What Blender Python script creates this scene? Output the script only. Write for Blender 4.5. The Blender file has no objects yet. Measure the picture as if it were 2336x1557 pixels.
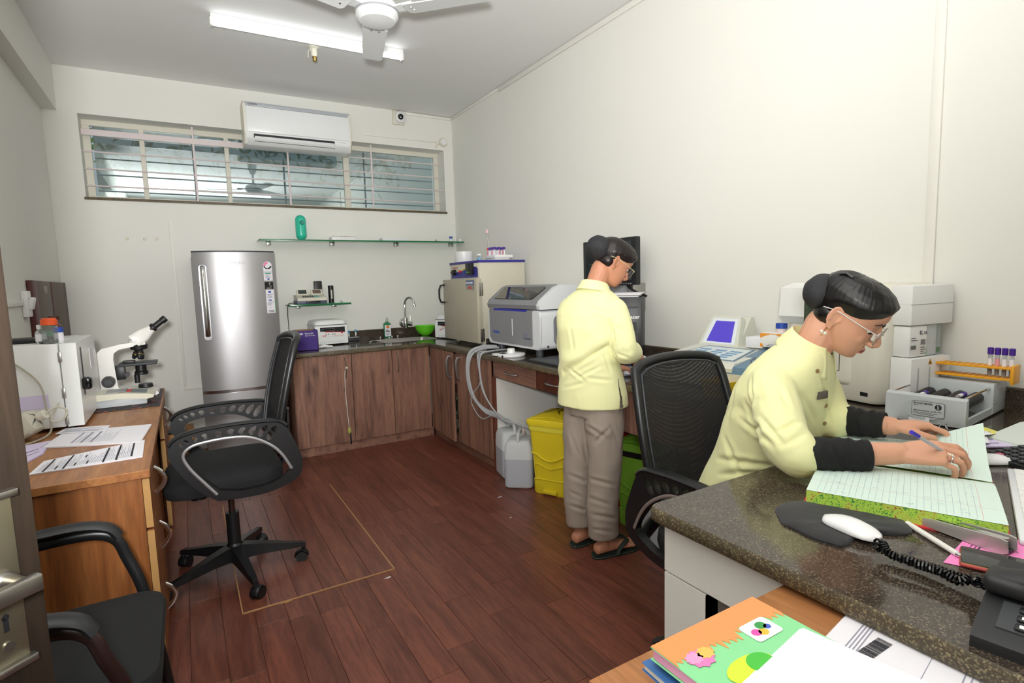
import bpy, bmesh, math, random
import numpy as np
from mathutils import Vector, Matrix, noise as mnoise
random.seed(7)
SC = bpy.context.scene
COL = SC.collection
PI = math.pi
R_ = math.radians
# ------------------------------------------------------------------ camera
FPX = 1262.0
YAW, PIT, ROL = .5325, -.1072, -.0291
CAMP = Vector((0, 0, 1.36))
_f = Vector((math.sin(YAW)*math.cos(PIT), math.cos(YAW)*math.cos(PIT), math.sin(PIT)))
_r = Vector((math.cos(YAW), -math.sin(YAW), 0)); _u = _r.cross(_f)
CR = _r*math.cos(ROL)+_u*math.sin(ROL); CU = -_r*math.sin(ROL)+_u*math.cos(ROL)
cam = bpy.data.cameras.new('camera'); camo = bpy.data.objects.new('camera', cam); COL.objects.link(camo)
cam.sensor_fit = 'HORIZONTAL'; cam.sensor_width = 36; cam.lens = 36*FPX/2336
cam.clip_start = .02; cam.clip_end = 200
mw = Matrix((CR, CU, -_f)).transposed().to_4x4(); mw.translation = CAMP
camo.matrix_world = mw
SC.camera = camo
# ------------------------------------------------------------------ world, lights, exposure
SC.view_settings.view_transform = 'Standard'; SC.view_settings.look = 'None'
SC.view_settings.gamma = 1; SC.view_settings.use_curve_mapping = False
SC.view_settings.exposure = 0.06
wd = bpy.data.worlds.new('world'); SC.world = wd; wd.use_nodes = True
bg = wd.node_tree.nodes['Background']; bg.inputs[0].default_value = (.72, .86, 1, 1); bg.inputs[1].default_value = 1.0
FLASH_W, LAMP_W = 530.0, 6.0
fl = bpy.data.lights.new('camera_flash', 'SPOT'); fl.energy = FLASH_W; fl.shadow_soft_size = .06; fl.color = (1, .997, .985); fl.spot_size = R_(165); fl.spot_blend = 1.0
flo = bpy.data.objects.new('camera_flash', fl); COL.objects.link(flo); flo.location = (-.08, -.12, 1.47)
flo.rotation_euler = Vector((-.02, .75, .66)).to_track_quat('-Z', 'Y').to_euler()
# ------------------------------------------------------------------ helpers
def W(px, py, x=None, y=None, z=None):
    d = _f + CR*((px-1168)/FPX) - CU*((py-778.5)/FPX)
    if x is not None: t = (x-CAMP.x)/d.x
    elif y is not None: t = (y-CAMP.y)/d.y
    else: t = (z-CAMP.z)/d.z
    return CAMP + d*t
def lin(c):
    if isinstance(c, str):
        c = [int(c[i:i+2], 16) for i in (0, 2, 4)]
    o = []
    for v in c:
        v /= 255.
        o.append(v/12.92 if v <= .04045 else ((v+.055)/1.055)**2.4)
    return (o[0], o[1], o[2], 1)
MATS = {}
def nodes(name):
    m = bpy.data.materials.new(name); m.use_nodes = True
    nt = m.node_tree
    return m, nt, nt.nodes['Principled BSDF']
def M(name, c, rough=.5, metal=0, noise=0, nscale=30, bump=0, bscale=80, spec=.5, alpha=1, trans=0, emit=None, estr=0, coat=0, sheen=0, ior=None, sss=0):
    if name in MATS: return MATS[name]
    m, nt, b = nodes(name); L = nt.links
    col = lin(c)
    b.inputs['Base Color'].default_value = col
    b.inputs['Roughness'].default_value = rough; b.inputs['Metallic'].default_value = metal
    b.inputs['Specular IOR Level'].default_value = spec
    b.inputs['Coat Weight'].default_value = coat
    b.inputs['Sheen Weight'].default_value = sheen
    if ior: b.inputs['IOR'].default_value = ior
    if trans: b.inputs['Transmission Weight'].default_value = trans
    if alpha < 1: b.inputs['Alpha'].default_value = alpha
    if sss:
        b.inputs['Subsurface Weight'].default_value = sss; b.inputs['Subsurface Radius'].default_value = (.012, .005, .003); b.inputs['Subsurface Scale'].default_value = .6
    if emit:
        b.inputs['Emission Color'].default_value = lin(emit); b.inputs['Emission Strength'].default_value = estr
    tc = nt.nodes.new('ShaderNodeTexCoord')
    n = nt.nodes.new('ShaderNodeTexNoise'); n.inputs['Scale'].default_value = nscale; n.inputs['Detail'].default_value = 4
    L.new(tc.outputs['Object'], n.inputs['Vector'])
    mx = nt.nodes.new('ShaderNodeMix'); mx.data_type = 'RGBA'
    a = max(noise, .015)
    mx.inputs[6].default_value = tuple(v*(1-a) for v in col[:3])+(1,); mx.inputs[7].default_value = tuple(min(1, v*(1+a)) for v in col[:3])+(1,)
    L.new(n.outputs['Fac'], mx.inputs[0]); L.new(mx.outputs[2], b.inputs['Base Color'])
    if bump:
        n2 = nt.nodes.new('ShaderNodeTexNoise'); n2.inputs['Scale'].default_value = bscale; n2.inputs['Detail'].default_value = 3
        L.new(tc.outputs['Object'], n2.inputs['Vector'])
        bp = nt.nodes.new('ShaderNodeBump'); bp.inputs['Strength'].default_value = bump; bp.inputs['Distance'].default_value = .002
        L.new(n2.outputs['Fac'], bp.inputs['Height']); L.new(bp.outputs[0], b.inputs['Normal'])
    MATS[name] = m
    return m
def ramp(nt, stops):
    r = nt.nodes.new('ShaderNodeValToRGB'); e = r.color_ramp.elements
    e[0].position, e[0].color = stops[0]; e[1].position, e[1].color = stops[-1]
    for p, c in stops[1:-1]:
        q = e.new(p); q.color = c
    return r
def wood(name, dark, mid, light, axis='z', rough=.45, scale=1.0, knots=.5, rnd=0.0, spec=.5):
    """laminate wood: stretched noise grain along axis, dark knots"""
    m, nt, b = nodes(name); L = nt.links
    tc = nt.nodes.new('ShaderNodeTexCoord'); mp = nt.nodes.new('ShaderNodeMapping')
    L.new(tc.outputs['Object'], mp.inputs[0])
    oi = nt.nodes.new('ShaderNodeObjectInfo')
    ad = nt.nodes.new('ShaderNodeVectorMath'); ad.operation = 'ADD'
    mu = nt.nodes.new('ShaderNodeMath'); mu.operation = 'MULTIPLY'; mu.inputs[1].default_value = 37.0
    L.new(oi.outputs['Random'], mu.inputs[0]); L.new(mp.outputs[0], ad.inputs[0]); L.new(mu.outputs[0], ad.inputs[1])
    s = {'x': (1.2, 14, 14), 'y': (14, 1.2, 14), 'z': (14, 14, 1.2)}[axis]
    mp.inputs['Scale'].default_value = tuple(v*scale for v in s)
    n = nt.nodes.new('ShaderNodeTexNoise'); n.inputs['Scale'].default_value = 1.3; n.inputs['Detail'].default_value = 7; n.inputs['Roughness'].default_value = .62; n.inputs['Distortion'].default_value = .8
    L.new(ad.outputs[0], n.inputs['Vector'])
    r = ramp(nt, [(.28, lin(dark)), (.5, lin(mid)), (.72, lin(light))])
    L.new(n.outputs['Fac'], r.inputs[0])
    # fine grain
    n2 = nt.nodes.new('ShaderNodeTexNoise'); n2.inputs['Scale'].default_value = 9; n2.inputs['Detail'].default_value = 5
    L.new(ad.outputs[0], n2.inputs['Vector'])
    r2 = ramp(nt, [(.35, (.72, .72, .72, 1)), (.62, (1, 1, 1, 1))]); L.new(n2.outputs['Fac'], r2.inputs[0])
    mx = nt.nodes.new('ShaderNodeMix'); mx.data_type = 'RGBA'; mx.blend_type = 'MULTIPLY'; mx.inputs[0].default_value = .8
    L.new(r.outputs[0], mx.inputs[6]); L.new(r2.outputs[0], mx.inputs[7])
    out = mx.outputs[2]
    if knots:
        mp2 = nt.nodes.new('ShaderNodeMapping'); s2 = {'x': (2.5, 5, 5), 'y': (5, 2.5, 5), 'z': (5, 5, 2.5)}[axis]
        mp2.inputs['Scale'].default_value = s2
        ad2 = nt.nodes.new('ShaderNodeVectorMath'); ad2.operation = 'ADD'
        L.new(tc.outputs['Object'], mp2.inputs[0]); L.new(mp2.outputs[0], ad2.inputs[0]); L.new(mu.outputs[0], ad2.inputs[1])
        v = nt.nodes.new('ShaderNodeTexVoronoi'); v.inputs['Scale'].default_value = 1.0
        L.new(ad2.outputs[0], v.inputs['Vector'])
        r3 = ramp(nt, [(.03, (.35, .33, .32, 1)), (.2, (1, 1, 1, 1))]); L.new(v.outputs['Distance'], r3.inputs[0])
        mx2 = nt.nodes.new('ShaderNodeMix'); mx2.data_type = 'RGBA'; mx2.blend_type = 'MULTIPLY'; mx2.inputs[0].default_value = knots
        L.new(out, mx2.inputs[6]); L.new(r3.outputs[0], mx2.inputs[7]); out = mx2.outputs[2]
    if rnd:
        mr = nt.nodes.new('ShaderNodeMapRange'); mr.inputs[3].default_value = 1-rnd; mr.inputs[4].default_value = 1+rnd
        L.new(oi.outputs['Random'], mr.inputs[0])
        vm = nt.nodes.new('ShaderNodeVectorMath'); vm.operation = 'SCALE'
        L.new(out, vm.inputs[0]); L.new(mr.outputs[0], vm.inputs['Scale']); out = vm.outputs[0]
    L.new(out, b.inputs['Base Color'])
    b.inputs['Roughness'].default_value = rough; b.inputs['Specular IOR Level'].default_value = spec
    bp = nt.nodes.new('ShaderNodeBump'); bp.inputs['Strength'].default_value = .08; bp.inputs['Distance'].default_value = .001
    L.new(n2.outputs['Fac'], bp.inputs['Height']); L.new(bp.outputs[0], b.inputs['Normal'])
    MATS[name] = m
    return m
def granite(name, base, spk, spk2, rough, scale=220):
    m, nt, b = nodes(name); L = nt.links
    tc = nt.nodes.new('ShaderNodeTexCoord')
    v = nt.nodes.new('ShaderNodeTexVoronoi'); v.inputs['Scale'].default_value = scale
    L.new(tc.outputs['Object'], v.inputs['Vector'])
    sep = nt.nodes.new('ShaderNodeSeparateColor'); L.new(v.outputs['Color'], sep.inputs[0])
    r = ramp(nt, [(0.0, lin(base)), (.55, lin(base)), (.78, lin(spk)), (.97, lin(spk2))]); L.new(sep.outputs[0], r.inputs[0])
    n = nt.nodes.new('ShaderNodeTexNoise'); n.inputs['Scale'].default_value = 14; n.inputs['Detail'].default_value = 4
    L.new(tc.outputs['Object'], n.inputs['Vector'])
    r2 = ramp(nt, [(.3, (.75, .75, .75, 1)), (.7, (1.15, 1.1, 1.05, 1))]); L.new(n.outputs['Fac'], r2.inputs[0])
    mx = nt.nodes.new('ShaderNodeMix'); mx.data_type = 'RGBA'; mx.blend_type = 'MULTIPLY'; mx.inputs[0].default_value = 1
    L.new(r.outputs[0], mx.inputs[6]); L.new(r2.outputs[0], mx.inputs[7]); L.new(mx.outputs[2], b.inputs['Base Color'])
    b.inputs['Roughness'].default_value = rough
    MATS[name] = m
    return m
class MB:
    def __init__(s): s.v = []; s.f = []
    def add(s, v, f):
        o = len(s.v); s.v += [tuple(p) for p in v]; s.f += [tuple(i+o for i in q) for q in f]; return s
    def box(s, x0, x1, y0, y1, z0, z1, mat=None):
        v = [(x, y, z) for z in (z0, z1) for y in (y0, y1) for x in (x0, x1)]
        if mat is not None: v = [mat @ Vector(p) for p in v]
        return s.add(v, [(0, 2, 3, 1), (4, 5, 7, 6), (0, 1, 5, 4), (2, 6, 7, 3), (0, 4, 6, 2), (1, 3, 7, 5)])
    def rbox(s, x0, x1, y0, y1, z0, z1, r=.005, seg=2, mat=None, only=None):
        bm = bmesh.new(); bmesh.ops.create_cube(bm, size=1)
        for v in bm.verts: v.co = Vector(((x0+x1)/2+v.co.x*(x1-x0), (y0+y1)/2+v.co.y*(y1-y0), (z0+z1)/2+v.co.z*(z1-z0)))
        ed = list(bm.edges)
        if only is not None:  # bevel only edges parallel to axis
            ax = 'xyz'.index(only)
            ed = [e for e in ed if abs((e.verts[0].co-e.verts[1].co)[ax]) > 1e-6]
        r = min(r, .49*min(abs(x1-x0), abs(y1-y0), abs(z1-z0))) if only is None else r
        bmesh.ops.bevel(bm, geom=ed, offset=r, segments=seg, profile=.5, affect='EDGES')
        return s.addbm(bm, mat)
    def addbm(s, bm, mat=None):
        bm.verts.index_update(); bm.verts.ensure_lookup_table()
        v = [(mat @ x.co if mat is not None else x.co.copy()) for x in bm.verts]
        f = [tuple(x.index for x in q.verts) for q in bm.faces]
        bm.free(); return s.add(v, f)
    def prism(s, poly, axis, d0, d1, mat=None):
        def P(a, b, d): return {'x': (d, a, b), 'y': (a, d, b), 'z': (a, b, d)}[axis]
        n = len(poly); v = [P(a, b, d0) for a, b in poly]+[P(a, b, d1) for a, b in poly]
        if mat is not None: v = [mat @ Vector(p) for p in v]
        f = [(i, (i+1) % n, n+(i+1) % n, n+i) for i in range(n)]+[tuple(range(n))[::-1], tuple(range(n, 2*n))]
        return s.add(v, f)
    def tube(s, path, r, n=10, caps=True, closed=False, flat=None, up=None):
        P = [Vector(p) for p in path]; m = len(P)
        rr = r if isinstance(r, (list, tuple)) else [r]*m
        rings = []; prev = None
        for i, p in enumerate(P):
            if closed: t = P[(i+1) % m]-P[i-1]
            else: t = P[min(i+1, m-1)]-P[max(i-1, 0)]
            if t.length < 1e-9: t = Vector((0, 0, 1))
            t.normalize()
            if prev is None:
                a = Vector(up) if up else (Vector((0, 0, 1)) if abs(t.z) < .9 else Vector((1, 0, 0)))
                a = (a-t*a.dot(t)).normalized()
            else:
                a = (prev-t*prev.dot(t))
                a = a.normalized() if a.length > 1e-6 else prev
            prev = a; b = t.cross(a)
            k = rr[i]; ka, kb = (k if isinstance(k, (tuple, list)) else (k, k))
            rings.append([p+a*(math.cos(2*PI*j/n)*ka)+b*(math.sin(2*PI*j/n)*kb) for j in range(n)])
        return s.loft(rings, caps and not closed, closed)
    def loft(s, rings, caps=True, closed=False):
        n = len(rings[0]); m = len(rings); v = [p for q in rings for p in q]; f = []
        for i in range(m if closed else m-1):
            for j in range(n):
                a = i*n+j; b = i*n+(j+1) % n; c = ((i+1) % m)*n+(j+1) % n; d = ((i+1) % m)*n+j
                f.append((a, b, c, d))
        if caps: f += [tuple(range(n))[::-1], tuple(range((m-1)*n, m*n))]
        return s.add(v, f)
    def cyl(s, p0, p1, r0, r1=None, n=20, caps=True):
        return s.tube([p0, p1], [r0, r0 if r1 is None else r1], n, caps)
    def lathe(s, prof, o=(0, 0, 0), n=28, mat=None):
        rings = []
        for r, z in prof:
            q = [Vector((o[0]+max(r, 1e-5)*math.cos(2*PI*j/n), o[1]+max(r, 1e-5)*math.sin(2*PI*j/n), o[2]+z)) for j in range(n)]
            if mat is not None: q = [mat @ p for p in q]
            rings.append(q)
        return s.loft(rings, True)
    def ell(s, c, r, n=20, m=12, mat=None):
        rings = []
        for i in range(m+1):
            a = -PI/2+PI*i/m; k = max(math.cos(a), .002)
            q = [Vector((r[0]*k*math.cos(2*PI*j/n), r[1]*k*math.sin(2*PI*j/n), r[2]*math.sin(a))) for j in range(n)]
            if mat is not None: q = [mat @ p for p in q]
            rings.append([p+Vector(c) for p in q])
        return s.loft(rings, True)
    def grid(s, fn, nu, nv):
        v = [fn(i/nu, j/nv) for j in range(nv+1) for i in range(nu+1)]
        f = [(j*(nu+1)+i, j*(nu+1)+i+1, (j+1)*(nu+1)+i+1, (j+1)*(nu+1)+i) for j in range(nv) for i in range(nu)]
        return s.add(v, f)
    def xf(s, mat):
        s.v = [tuple(mat @ Vector(p)) for p in s.v]; return s
    def build(s, name, mat, parent=None, sm=32, label=None, world=False):
        me = bpy.data.meshes.new(name)
        v = s.v
        if world and parent is not None:
            o = parent_origin(parent); v = [(p[0]-o[0], p[1]-o[1], p[2]-o[2]) for p in v]
        me.from_pydata(v, [], s.f); me.update()
        bm = bmesh.new(); bm.from_mesh(me); bmesh.ops.recalc_face_normals(bm, faces=bm.faces); bm.to_mesh(me); bm.free()
        if sm:
            me.shade_smooth(); me.set_sharp_from_angle(angle=R_(sm))
        ob = bpy.data.objects.new(name, me); COL.objects.link(ob)
        if mat is not None: me.materials.append(mat)
        if parent is not None: ob.parent = parent
        if label: ob['label'] = label
        return ob
def parent_origin(p):
    o = Vector((0, 0, 0))
    while p is not None:
        o += p.location; p = p.parent
    return o
def tag(o, label, cat, group=None):
    o['label'] = label; o['category'] = cat
    if group: o['group'] = group
    return o
def thing(name, label, cat, loc=(0, 0, 0), rz=0, group=None):
    o = bpy.data.objects.new(name, None); COL.objects.link(o); o.location = loc; o.rotation_euler = (0, 0, rz)
    o.empty_display_size = .05
    return tag(o, label, cat, group)
def struct(o):
    o['kind'] = 'structure'; return o
def dup(root, loc=None, rz=None, label=None):
    r = root.copy(); COL.objects.link(r)
    if loc is not None: r.location = loc
    if rz is not None: r.rotation_euler = (0, 0, rz)
    if label: r['label'] = label
    for ch in list(root.children):
        c = ch.copy(); COL.objects.link(c); c.parent = r
        for g in list(ch.children):
            d = g.copy(); COL.objects.link(d); d.parent = c
    return r
def text(s, size, mat, parent, loc, xdir, ydir, name='lettering', align='LEFT', ext=.0004, shear=0, sx=1, bold=0, world=True):
    """flat lettering as a mesh part; xdir = writing direction, ydir = up of the letters"""
    cu = bpy.data.curves.new('t', 'FONT'); cu.body = s; cu.size = size; cu.align_x = align; cu.extrude = ext; cu.shear = shear; cu.offset = bold; cu.resolution_u = 2
    to = bpy.data.objects.new('t', cu); COL.objects.link(to)
    dg = bpy.context.evaluated_depsgraph_get(); dg.update()
    me = bpy.data.meshes.new_from_object(to.evaluated_get(dg))
    bpy.data.objects.remove(to); bpy.data.curves.remove(cu)
    X = Vector(xdir).normalized(); Y = Vector(ydir); Y = (Y-X*Y.dot(X)).normalized(); Z = X.cross(Y)
    o = Vector(loc) - (parent_origin(parent) if (parent is not None and world) else Vector((0, 0, 0)))
    mt = Matrix((X*sx, Y, Z)).transposed().to_4x4(); mt.translation = o
    me.transform(mt); me.name = name
    ob = bpy.data.objects.new(name, me); COL.objects.link(ob); me.materials.clear(); me.materials.append(mat)
    if parent is not None: ob.parent = parent
    return ob
def frame(o, X, Y):
    X = Vector(X).normalized(); Y = Vector(Y); Y = (Y-X*Y.dot(X)).normalized(); Z = X.cross(Y)
    m = Matrix((X, Y, Z)).transposed().to_4x4(); m.translation = Vector(o); return m
def smooth_path(pts, n=6):
    P = [Vector(p) for p in pts]; out = []
    for i in range(len(P)-1):
        p0 = P[max(i-1, 0)]; p1 = P[i]; p2 = P[i+1]; p3 = P[min(i+2, len(P)-1)]
        for k in range(n):
            t = k/n
            out.append(.5*((2*p1)+(p2-p0)*t+(2*p0-5*p1+4*p2-p3)*t*t+(3*p1-p0-3*p2+p3)*t**3))
    out.append(P[-1]); return out
def rrect(w, h, r, n=5, cx=0, cy=0):
    o = []
    for k, (sx, sy) in enumerate(((1, 1), (-1, 1), (-1, -1), (1, -1))):
        for i in range(n+1):
            a = k*PI/2+i*PI/2/n
            o.append((cx+sx*(w/2-r)+r*math.cos(a), cy+sy*(h/2-r)+r*math.sin(a)))
    return o
def ink(rows, mat, parent, fr, name='printed_text', z=.0004):
    """printed marks: list of (u0,u1,v0,v1) rectangles in the frame fr"""
    b = MB()
    for u0, u1, v0, v1 in rows:
        b.add([fr @ Vector(p) for p in ((u0, v0, z), (u1, v0, z), (u1, v1, z), (u0, v1, z))], [(0, 1, 2, 3)])
    return b.build(name, mat, parent, 0, world=True)
# ------------------------------------------------------------------ shared materials
WALL = M('cream_wall_paint', 'eae9e2', .75, noise=.02, nscale=1.5, bump=.05, bscale=60)
CEIL = M('ceiling_paint', 'ebebe9', .8, noise=.02, nscale=1.2)
WHITE = M('white_plastic', 'eeeeec', .35)
WHITEM = M('white_enamel', 'eceeec', .3)
OFFW = M('ivory_plastic', 'dedac8', .4)
BLACK = M('black_plastic', '17181a', .42, noise=.06)
BLACKG = M('black_gloss', '101113', .12)
CHROME = M('chrome', 'd8d8d8', .12, 1)
STEEL = M('brushed_steel', 'b4b2ae', .33, 1, noise=.05, nscale=60)
GREYP = M('grey_plastic', '9c9ea0', .45)
LGREY = M('light_grey_enamel', 'c3c8ca', .4, noise=.03)
DGREY = M('dark_grey_plastic', '3a3d40', .5)
PAPER = M('white_paper', 'eeecf2', .8)
INK = M('black_ink', '303036', .8)
LINK = M('pale_ink', '9a9aac', .8)
RED = M('red_plastic', 'd8262c', .35)
PURPLE = M('purple_cap', '4a2494', .4)
BLUE = M('blue_plastic', '2a4fb4', .4)
CABW = wood('walnut_laminate', '684840', '966e5c', 'aa8068', 'z', .45, 1.0, .8, .06)
CABH = wood('walnut_laminate_cross', '684840', '966e5c', 'aa8068', 'y', .45, 1.0, .7, .06)
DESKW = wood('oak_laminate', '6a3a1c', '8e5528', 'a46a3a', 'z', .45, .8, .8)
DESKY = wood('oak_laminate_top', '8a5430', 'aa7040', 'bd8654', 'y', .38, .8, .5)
EDGEW = M('pale_ply_edge', 'b58a52', .6, noise=.1, nscale=60)
GRAN = granite('dark_granite', '3c342d', '4c433a', '726859', .1, 420)
GRANE = granite('granite_cut_edge', '4e4636', '6c624c', '948868', .5, 420)
GLASSG = M('green_glass', '9fd8b8', .05, trans=.92, ior=1.45)
CLEAR = M('clear_plastic', 'e8eeee', .12, trans=.85, ior=1.2)
# ================================================================== ROOM
RX, BY, CZ, LX, FY = 2.53, 5.40, 3.06, -.79, -1.4
WX0, WX1, WZ0, WZ1 = -.58, 2.43, 2.10, 2.725
FLOORM = wood('mahogany_plank_vinyl', '5a3026', '774234', '88503c', 'y', .36, 1.6, 0, .17)
GAPM = M('floor_gap', '38201a', .7)
fo = struct(MB().box(LX-.2, RX+.2, FY-.2, BY+.2, -.06, -.004).build('floor', GAPM, None, 0))
# planks: one mesh, many objects
pw, pl = .118, .62
pm = {}
def plank_mesh(l):
    k = round(l, 2)
    if k not in pm:
        o = MB().rbox(-pw/2+.0006, pw/2-.0006, -k/2+.0006, k/2-.0006, -.006, 0, .0006, 1).build('plank', FLOORM, None, 0)
        pm[k] = o.data; bpy.data.objects.remove(o)
    return pm[k]
xs = LX; ix = 0; cnt = 0; rest = MB()
while xs < RX:
    y = 1.0-random.random()*pl
    while y < 4.75:
        l = random.choice((.62, .62, .5, .74)); cx, cyy = xs+pw/2, y+l/2
        vis = cyy > .9 and -.75 < cx < 2.4 and not (cx < -.25 and cyy < 4.2 and cyy > 2.3) and not (cyy > 4.75) and not (cx > 1.3 and cyy < 1.0)
        if vis and cnt < 290:
            o = bpy.data.objects.new('plank', plank_mesh(l)); COL.objects.link(o); o.parent = fo; o.location = (cx, cyy, 0); cnt += 1
        else: rest.box(xs, xs+pw, y, y+l, -.006, 0)
        y += l
    xs += pw; ix += 1
rest.box(LX, RX, 4.7, BY, -.006, -.001); rest.box(LX, RX, FY, .4, -.006, -.001)
rest.build('plank', FLOORM, fo, 0)['kind'] = 'stuff'
struct(MB().box(LX-.2, RX+.2, FY-.2, BY+.35, CZ, CZ+.1).build('ceiling', CEIL, None, 0))
struct(MB().box(RX, RX+.15, FY-.2, BY+.3, -.05, CZ).build('wall_right', WALL, None, 0))
struct(MB().box(LX-.15, LX, FY-.2, BY+.3, -.05, CZ).build('wall_left', WALL, None, 0))
struct(MB().box(LX, RX, FY-.15, FY, 0, CZ).build('wall_front', WALL, None, 0))
wb = MB()
wb.box(LX, RX, BY, BY+.3, 0, WZ0); wb.box(LX, RX, BY, BY+.3, WZ1, CZ)
wb.box(LX, WX0, BY, BY+.3, WZ0, WZ1); wb.box(WX1, RX, BY, BY+.3, WZ0, WZ1)
struct(wb.build('wall_back', WALL, None, 0))
struct(MB().box(LX, -.70, FY, BY, 2.73, CZ).build('trim_1', WALL, None, 0, 'boxed beam under the ceiling'))
# conduit casings
TRIM = M('cable_casing', 'ebe9e1', .5)
def trim(n, b): return struct(b.build('trim_%d' % n, TRIM, None, 25))
trim(2, MB().rbox(RX-.014, RX, 1.0, 4.4, CZ-.04, CZ-.002, .003).rbox(RX-.012, RX, 4.38, BY, CZ-.027, CZ-.002, .003))
trim(3, MB().rbox(2.03, RX, BY-.014, BY, CZ-.03, CZ-.004, .003))
trim(4, MB().rbox(RX-.012, RX, 1.03, 1.065, .94, CZ-.03, .003))
trim(5, MB().rbox(-.055, -.03, BY-.012, BY, .55, 1.93, .003).rbox(-.055, .35, BY-.012, BY, .53, .555, .003))
trim(6, MB().rbox(1.586, 2.38, BY-.012, BY, 2.792, 2.812, .003))
trim(7, MB().rbox(LX, LX+.012, 2.9, 4.18, 1.305, 1.335, .003))
# window
wf = struct(bpy.data.objects.new('window_1', None)); COL.objects.link(wf); wf.location = (0, BY+.16, WZ0)
FRM = M('cream_window_frame', 'e2decf', .5, noise=.05, nscale=20)
GRILL = M('pinkish_white_rod', 'dfd2d2', .4, noise=.05)
y0, y1 = BY+.16, BY+.2
def wbx(nm, *a, mat=FRM): return MB().rbox(*a, .003, 1).build(nm, mat, wf, 25, world=True)
wbx('frame_rail', WX0, WX1, y0, y1, WZ0, WZ0+.035); wbx('frame_rail', WX0, WX1, y0, y1, WZ1-.045, WZ1)
wbx('frame_stile', WX0, WX0+.05, y0, y1, WZ0+.035, WZ1-.045); wbx('frame_stile', WX1-.05, WX1, y0, y1, WZ0+.035, WZ1-.045)
for xx in (-.19, .43, 1.455): wbx('mullion', xx-.018, xx+.018+(.02 if xx > 1 else 0), y0, y1, WZ0+.03, WZ1-.04)
def glassmat():
    m, nt, b = nodes('reflective_window_glass'); L = nt.links
    nt.nodes.remove(b); out = nt.nodes['Material Output']
    g = nt.nodes.new('ShaderNodeBsdfGlossy'); g.inputs['Roughness'].default_value = .015; g.inputs['Color'].default_value = (.76, .83, .84, 1)
    t = nt.nodes.new('ShaderNodeBsdfTransparent'); t.inputs['Color'].default_value = (.7, .8, .8, 1)
    n = nt.nodes.new('ShaderNodeTexNoise'); n.inputs['Scale'].default_value = 3
    tc = nt.nodes.new('ShaderNodeTexCoord'); L.new(tc.outputs['Object'], n.inputs['Vector'])
    mr = nt.nodes.new('ShaderNodeMapRange'); mr.inputs[3].default_value = .4; mr.inputs[4].default_value = .6
    L.new(n.outputs['Fac'], mr.inputs[0])
    mx = nt.nodes.new('ShaderNodeMixShader'); L.new(mr.outputs[0], mx.inputs[0])
    L.new(g.outputs[0], mx.inputs[2]); L.new(t.outputs[0], mx.inputs[1]); L.new(mx.outputs[0], out.inputs[0])
    return m
WG = glassmat()
xs = [WX0+.05, -.19, .43, 1.455, WX1-.05]
for i in range(4): MB().box(xs[i]+.015, xs[i+1]-.015, y0+.016, y0+.021, WZ0+.03, WZ1-.04).build('pane', WG, wf, 0, world=True)
for zz in (2.458, 2.328, 2.199): MB().tube([(WX0+.005, BY+.05, zz), (WX1-.005, BY+.05, zz)], .006, 8).build('grille_rod', GRILL, wf, 40, world=True)
MB().tube([(.95, BY+.05, 2.588), (WX1-.005, BY+.05, 2.588)], .006, 8).build('grille_rod', GRILL, wf, 40, world=True)
wbx('grille_flat_bar', WX0+.005, 1.18, BY+.038, BY+.05, 2.578, 2.626, mat=GRILL)
for xx in (.174, .914, 1.68): wbx('grille_upright', xx-.008, xx+.008, BY+.04, BY+.052, WZ0+.002, WZ1-.005, mat=GRILL)
MB().rbox(WX0-.01, WX1+.01, BY-.012, BY+.17, WZ0-.016, WZ0+.004, .002).build('window_sill', GRANE, wf, 25, world=True)
# outside: leafy branches beyond the glass, pale neighbouring wall
LEAF = M('tree_leaf', '5f7d34', .5, noise=.35, nscale=4)
br = thing('tree', 'leafy green tree branch outside behind the high window', 'tree', (1.1, 6.3, 2.5))
lm = MB()
for k in range(420):
    c = Vector((random.uniform(-1.9, 1.3), random.uniform(-.3, .35), random.gauss(.22, .16)))
    if c.z < -.28: continue
    a = Vector((random.uniform(-1, 1), random.uniform(-.6, .6), random.uniform(-1.2, .2))).normalized(); b = a.cross(Vector((random.random(), random.random(), random.random()))).normalized()
    l, w = random.uniform(.07, .14), random.uniform(.014, .024)
    lm.add([c, c+a*l*.5+b*w, c+a*l, c+a*l*.5-b*w], [(0, 1, 2, 3)])
o = lm.build('foliage', LEAF, br, 0); o['kind'] = 'stuff'
MB().tube([(-1.9, .05, .5), (-.6, .0, .42), (.5, .1, .36), (1.3, .05, .3)], [.03, .026, .02, .01], 8).tube([(-1.9, .05, .5), (-2.05, .06, .2), (-2.1, .06, -1.2)], [.03, .05, .07], 10).build('trunk', M('bark', '4e4034', .8), br)
tag(MB().box(-2.5, 4.5, 7.6, 7.7, 0, 3.6).build('boundary_wall', M('outside_render', 'c8ccc8', .9, noise=.1, nscale=3), None, 0), 'pale rendered boundary wall outside beyond the high window', 'wall')
tag(MB().box(-6, 9, 5.8, 7.58, 1.2, 1.3).build('outside_paving', M('outside_ground', '8a8a80', .9, noise=.2), None, 0), 'grey paved ground outside below the high window', 'paving')
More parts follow.
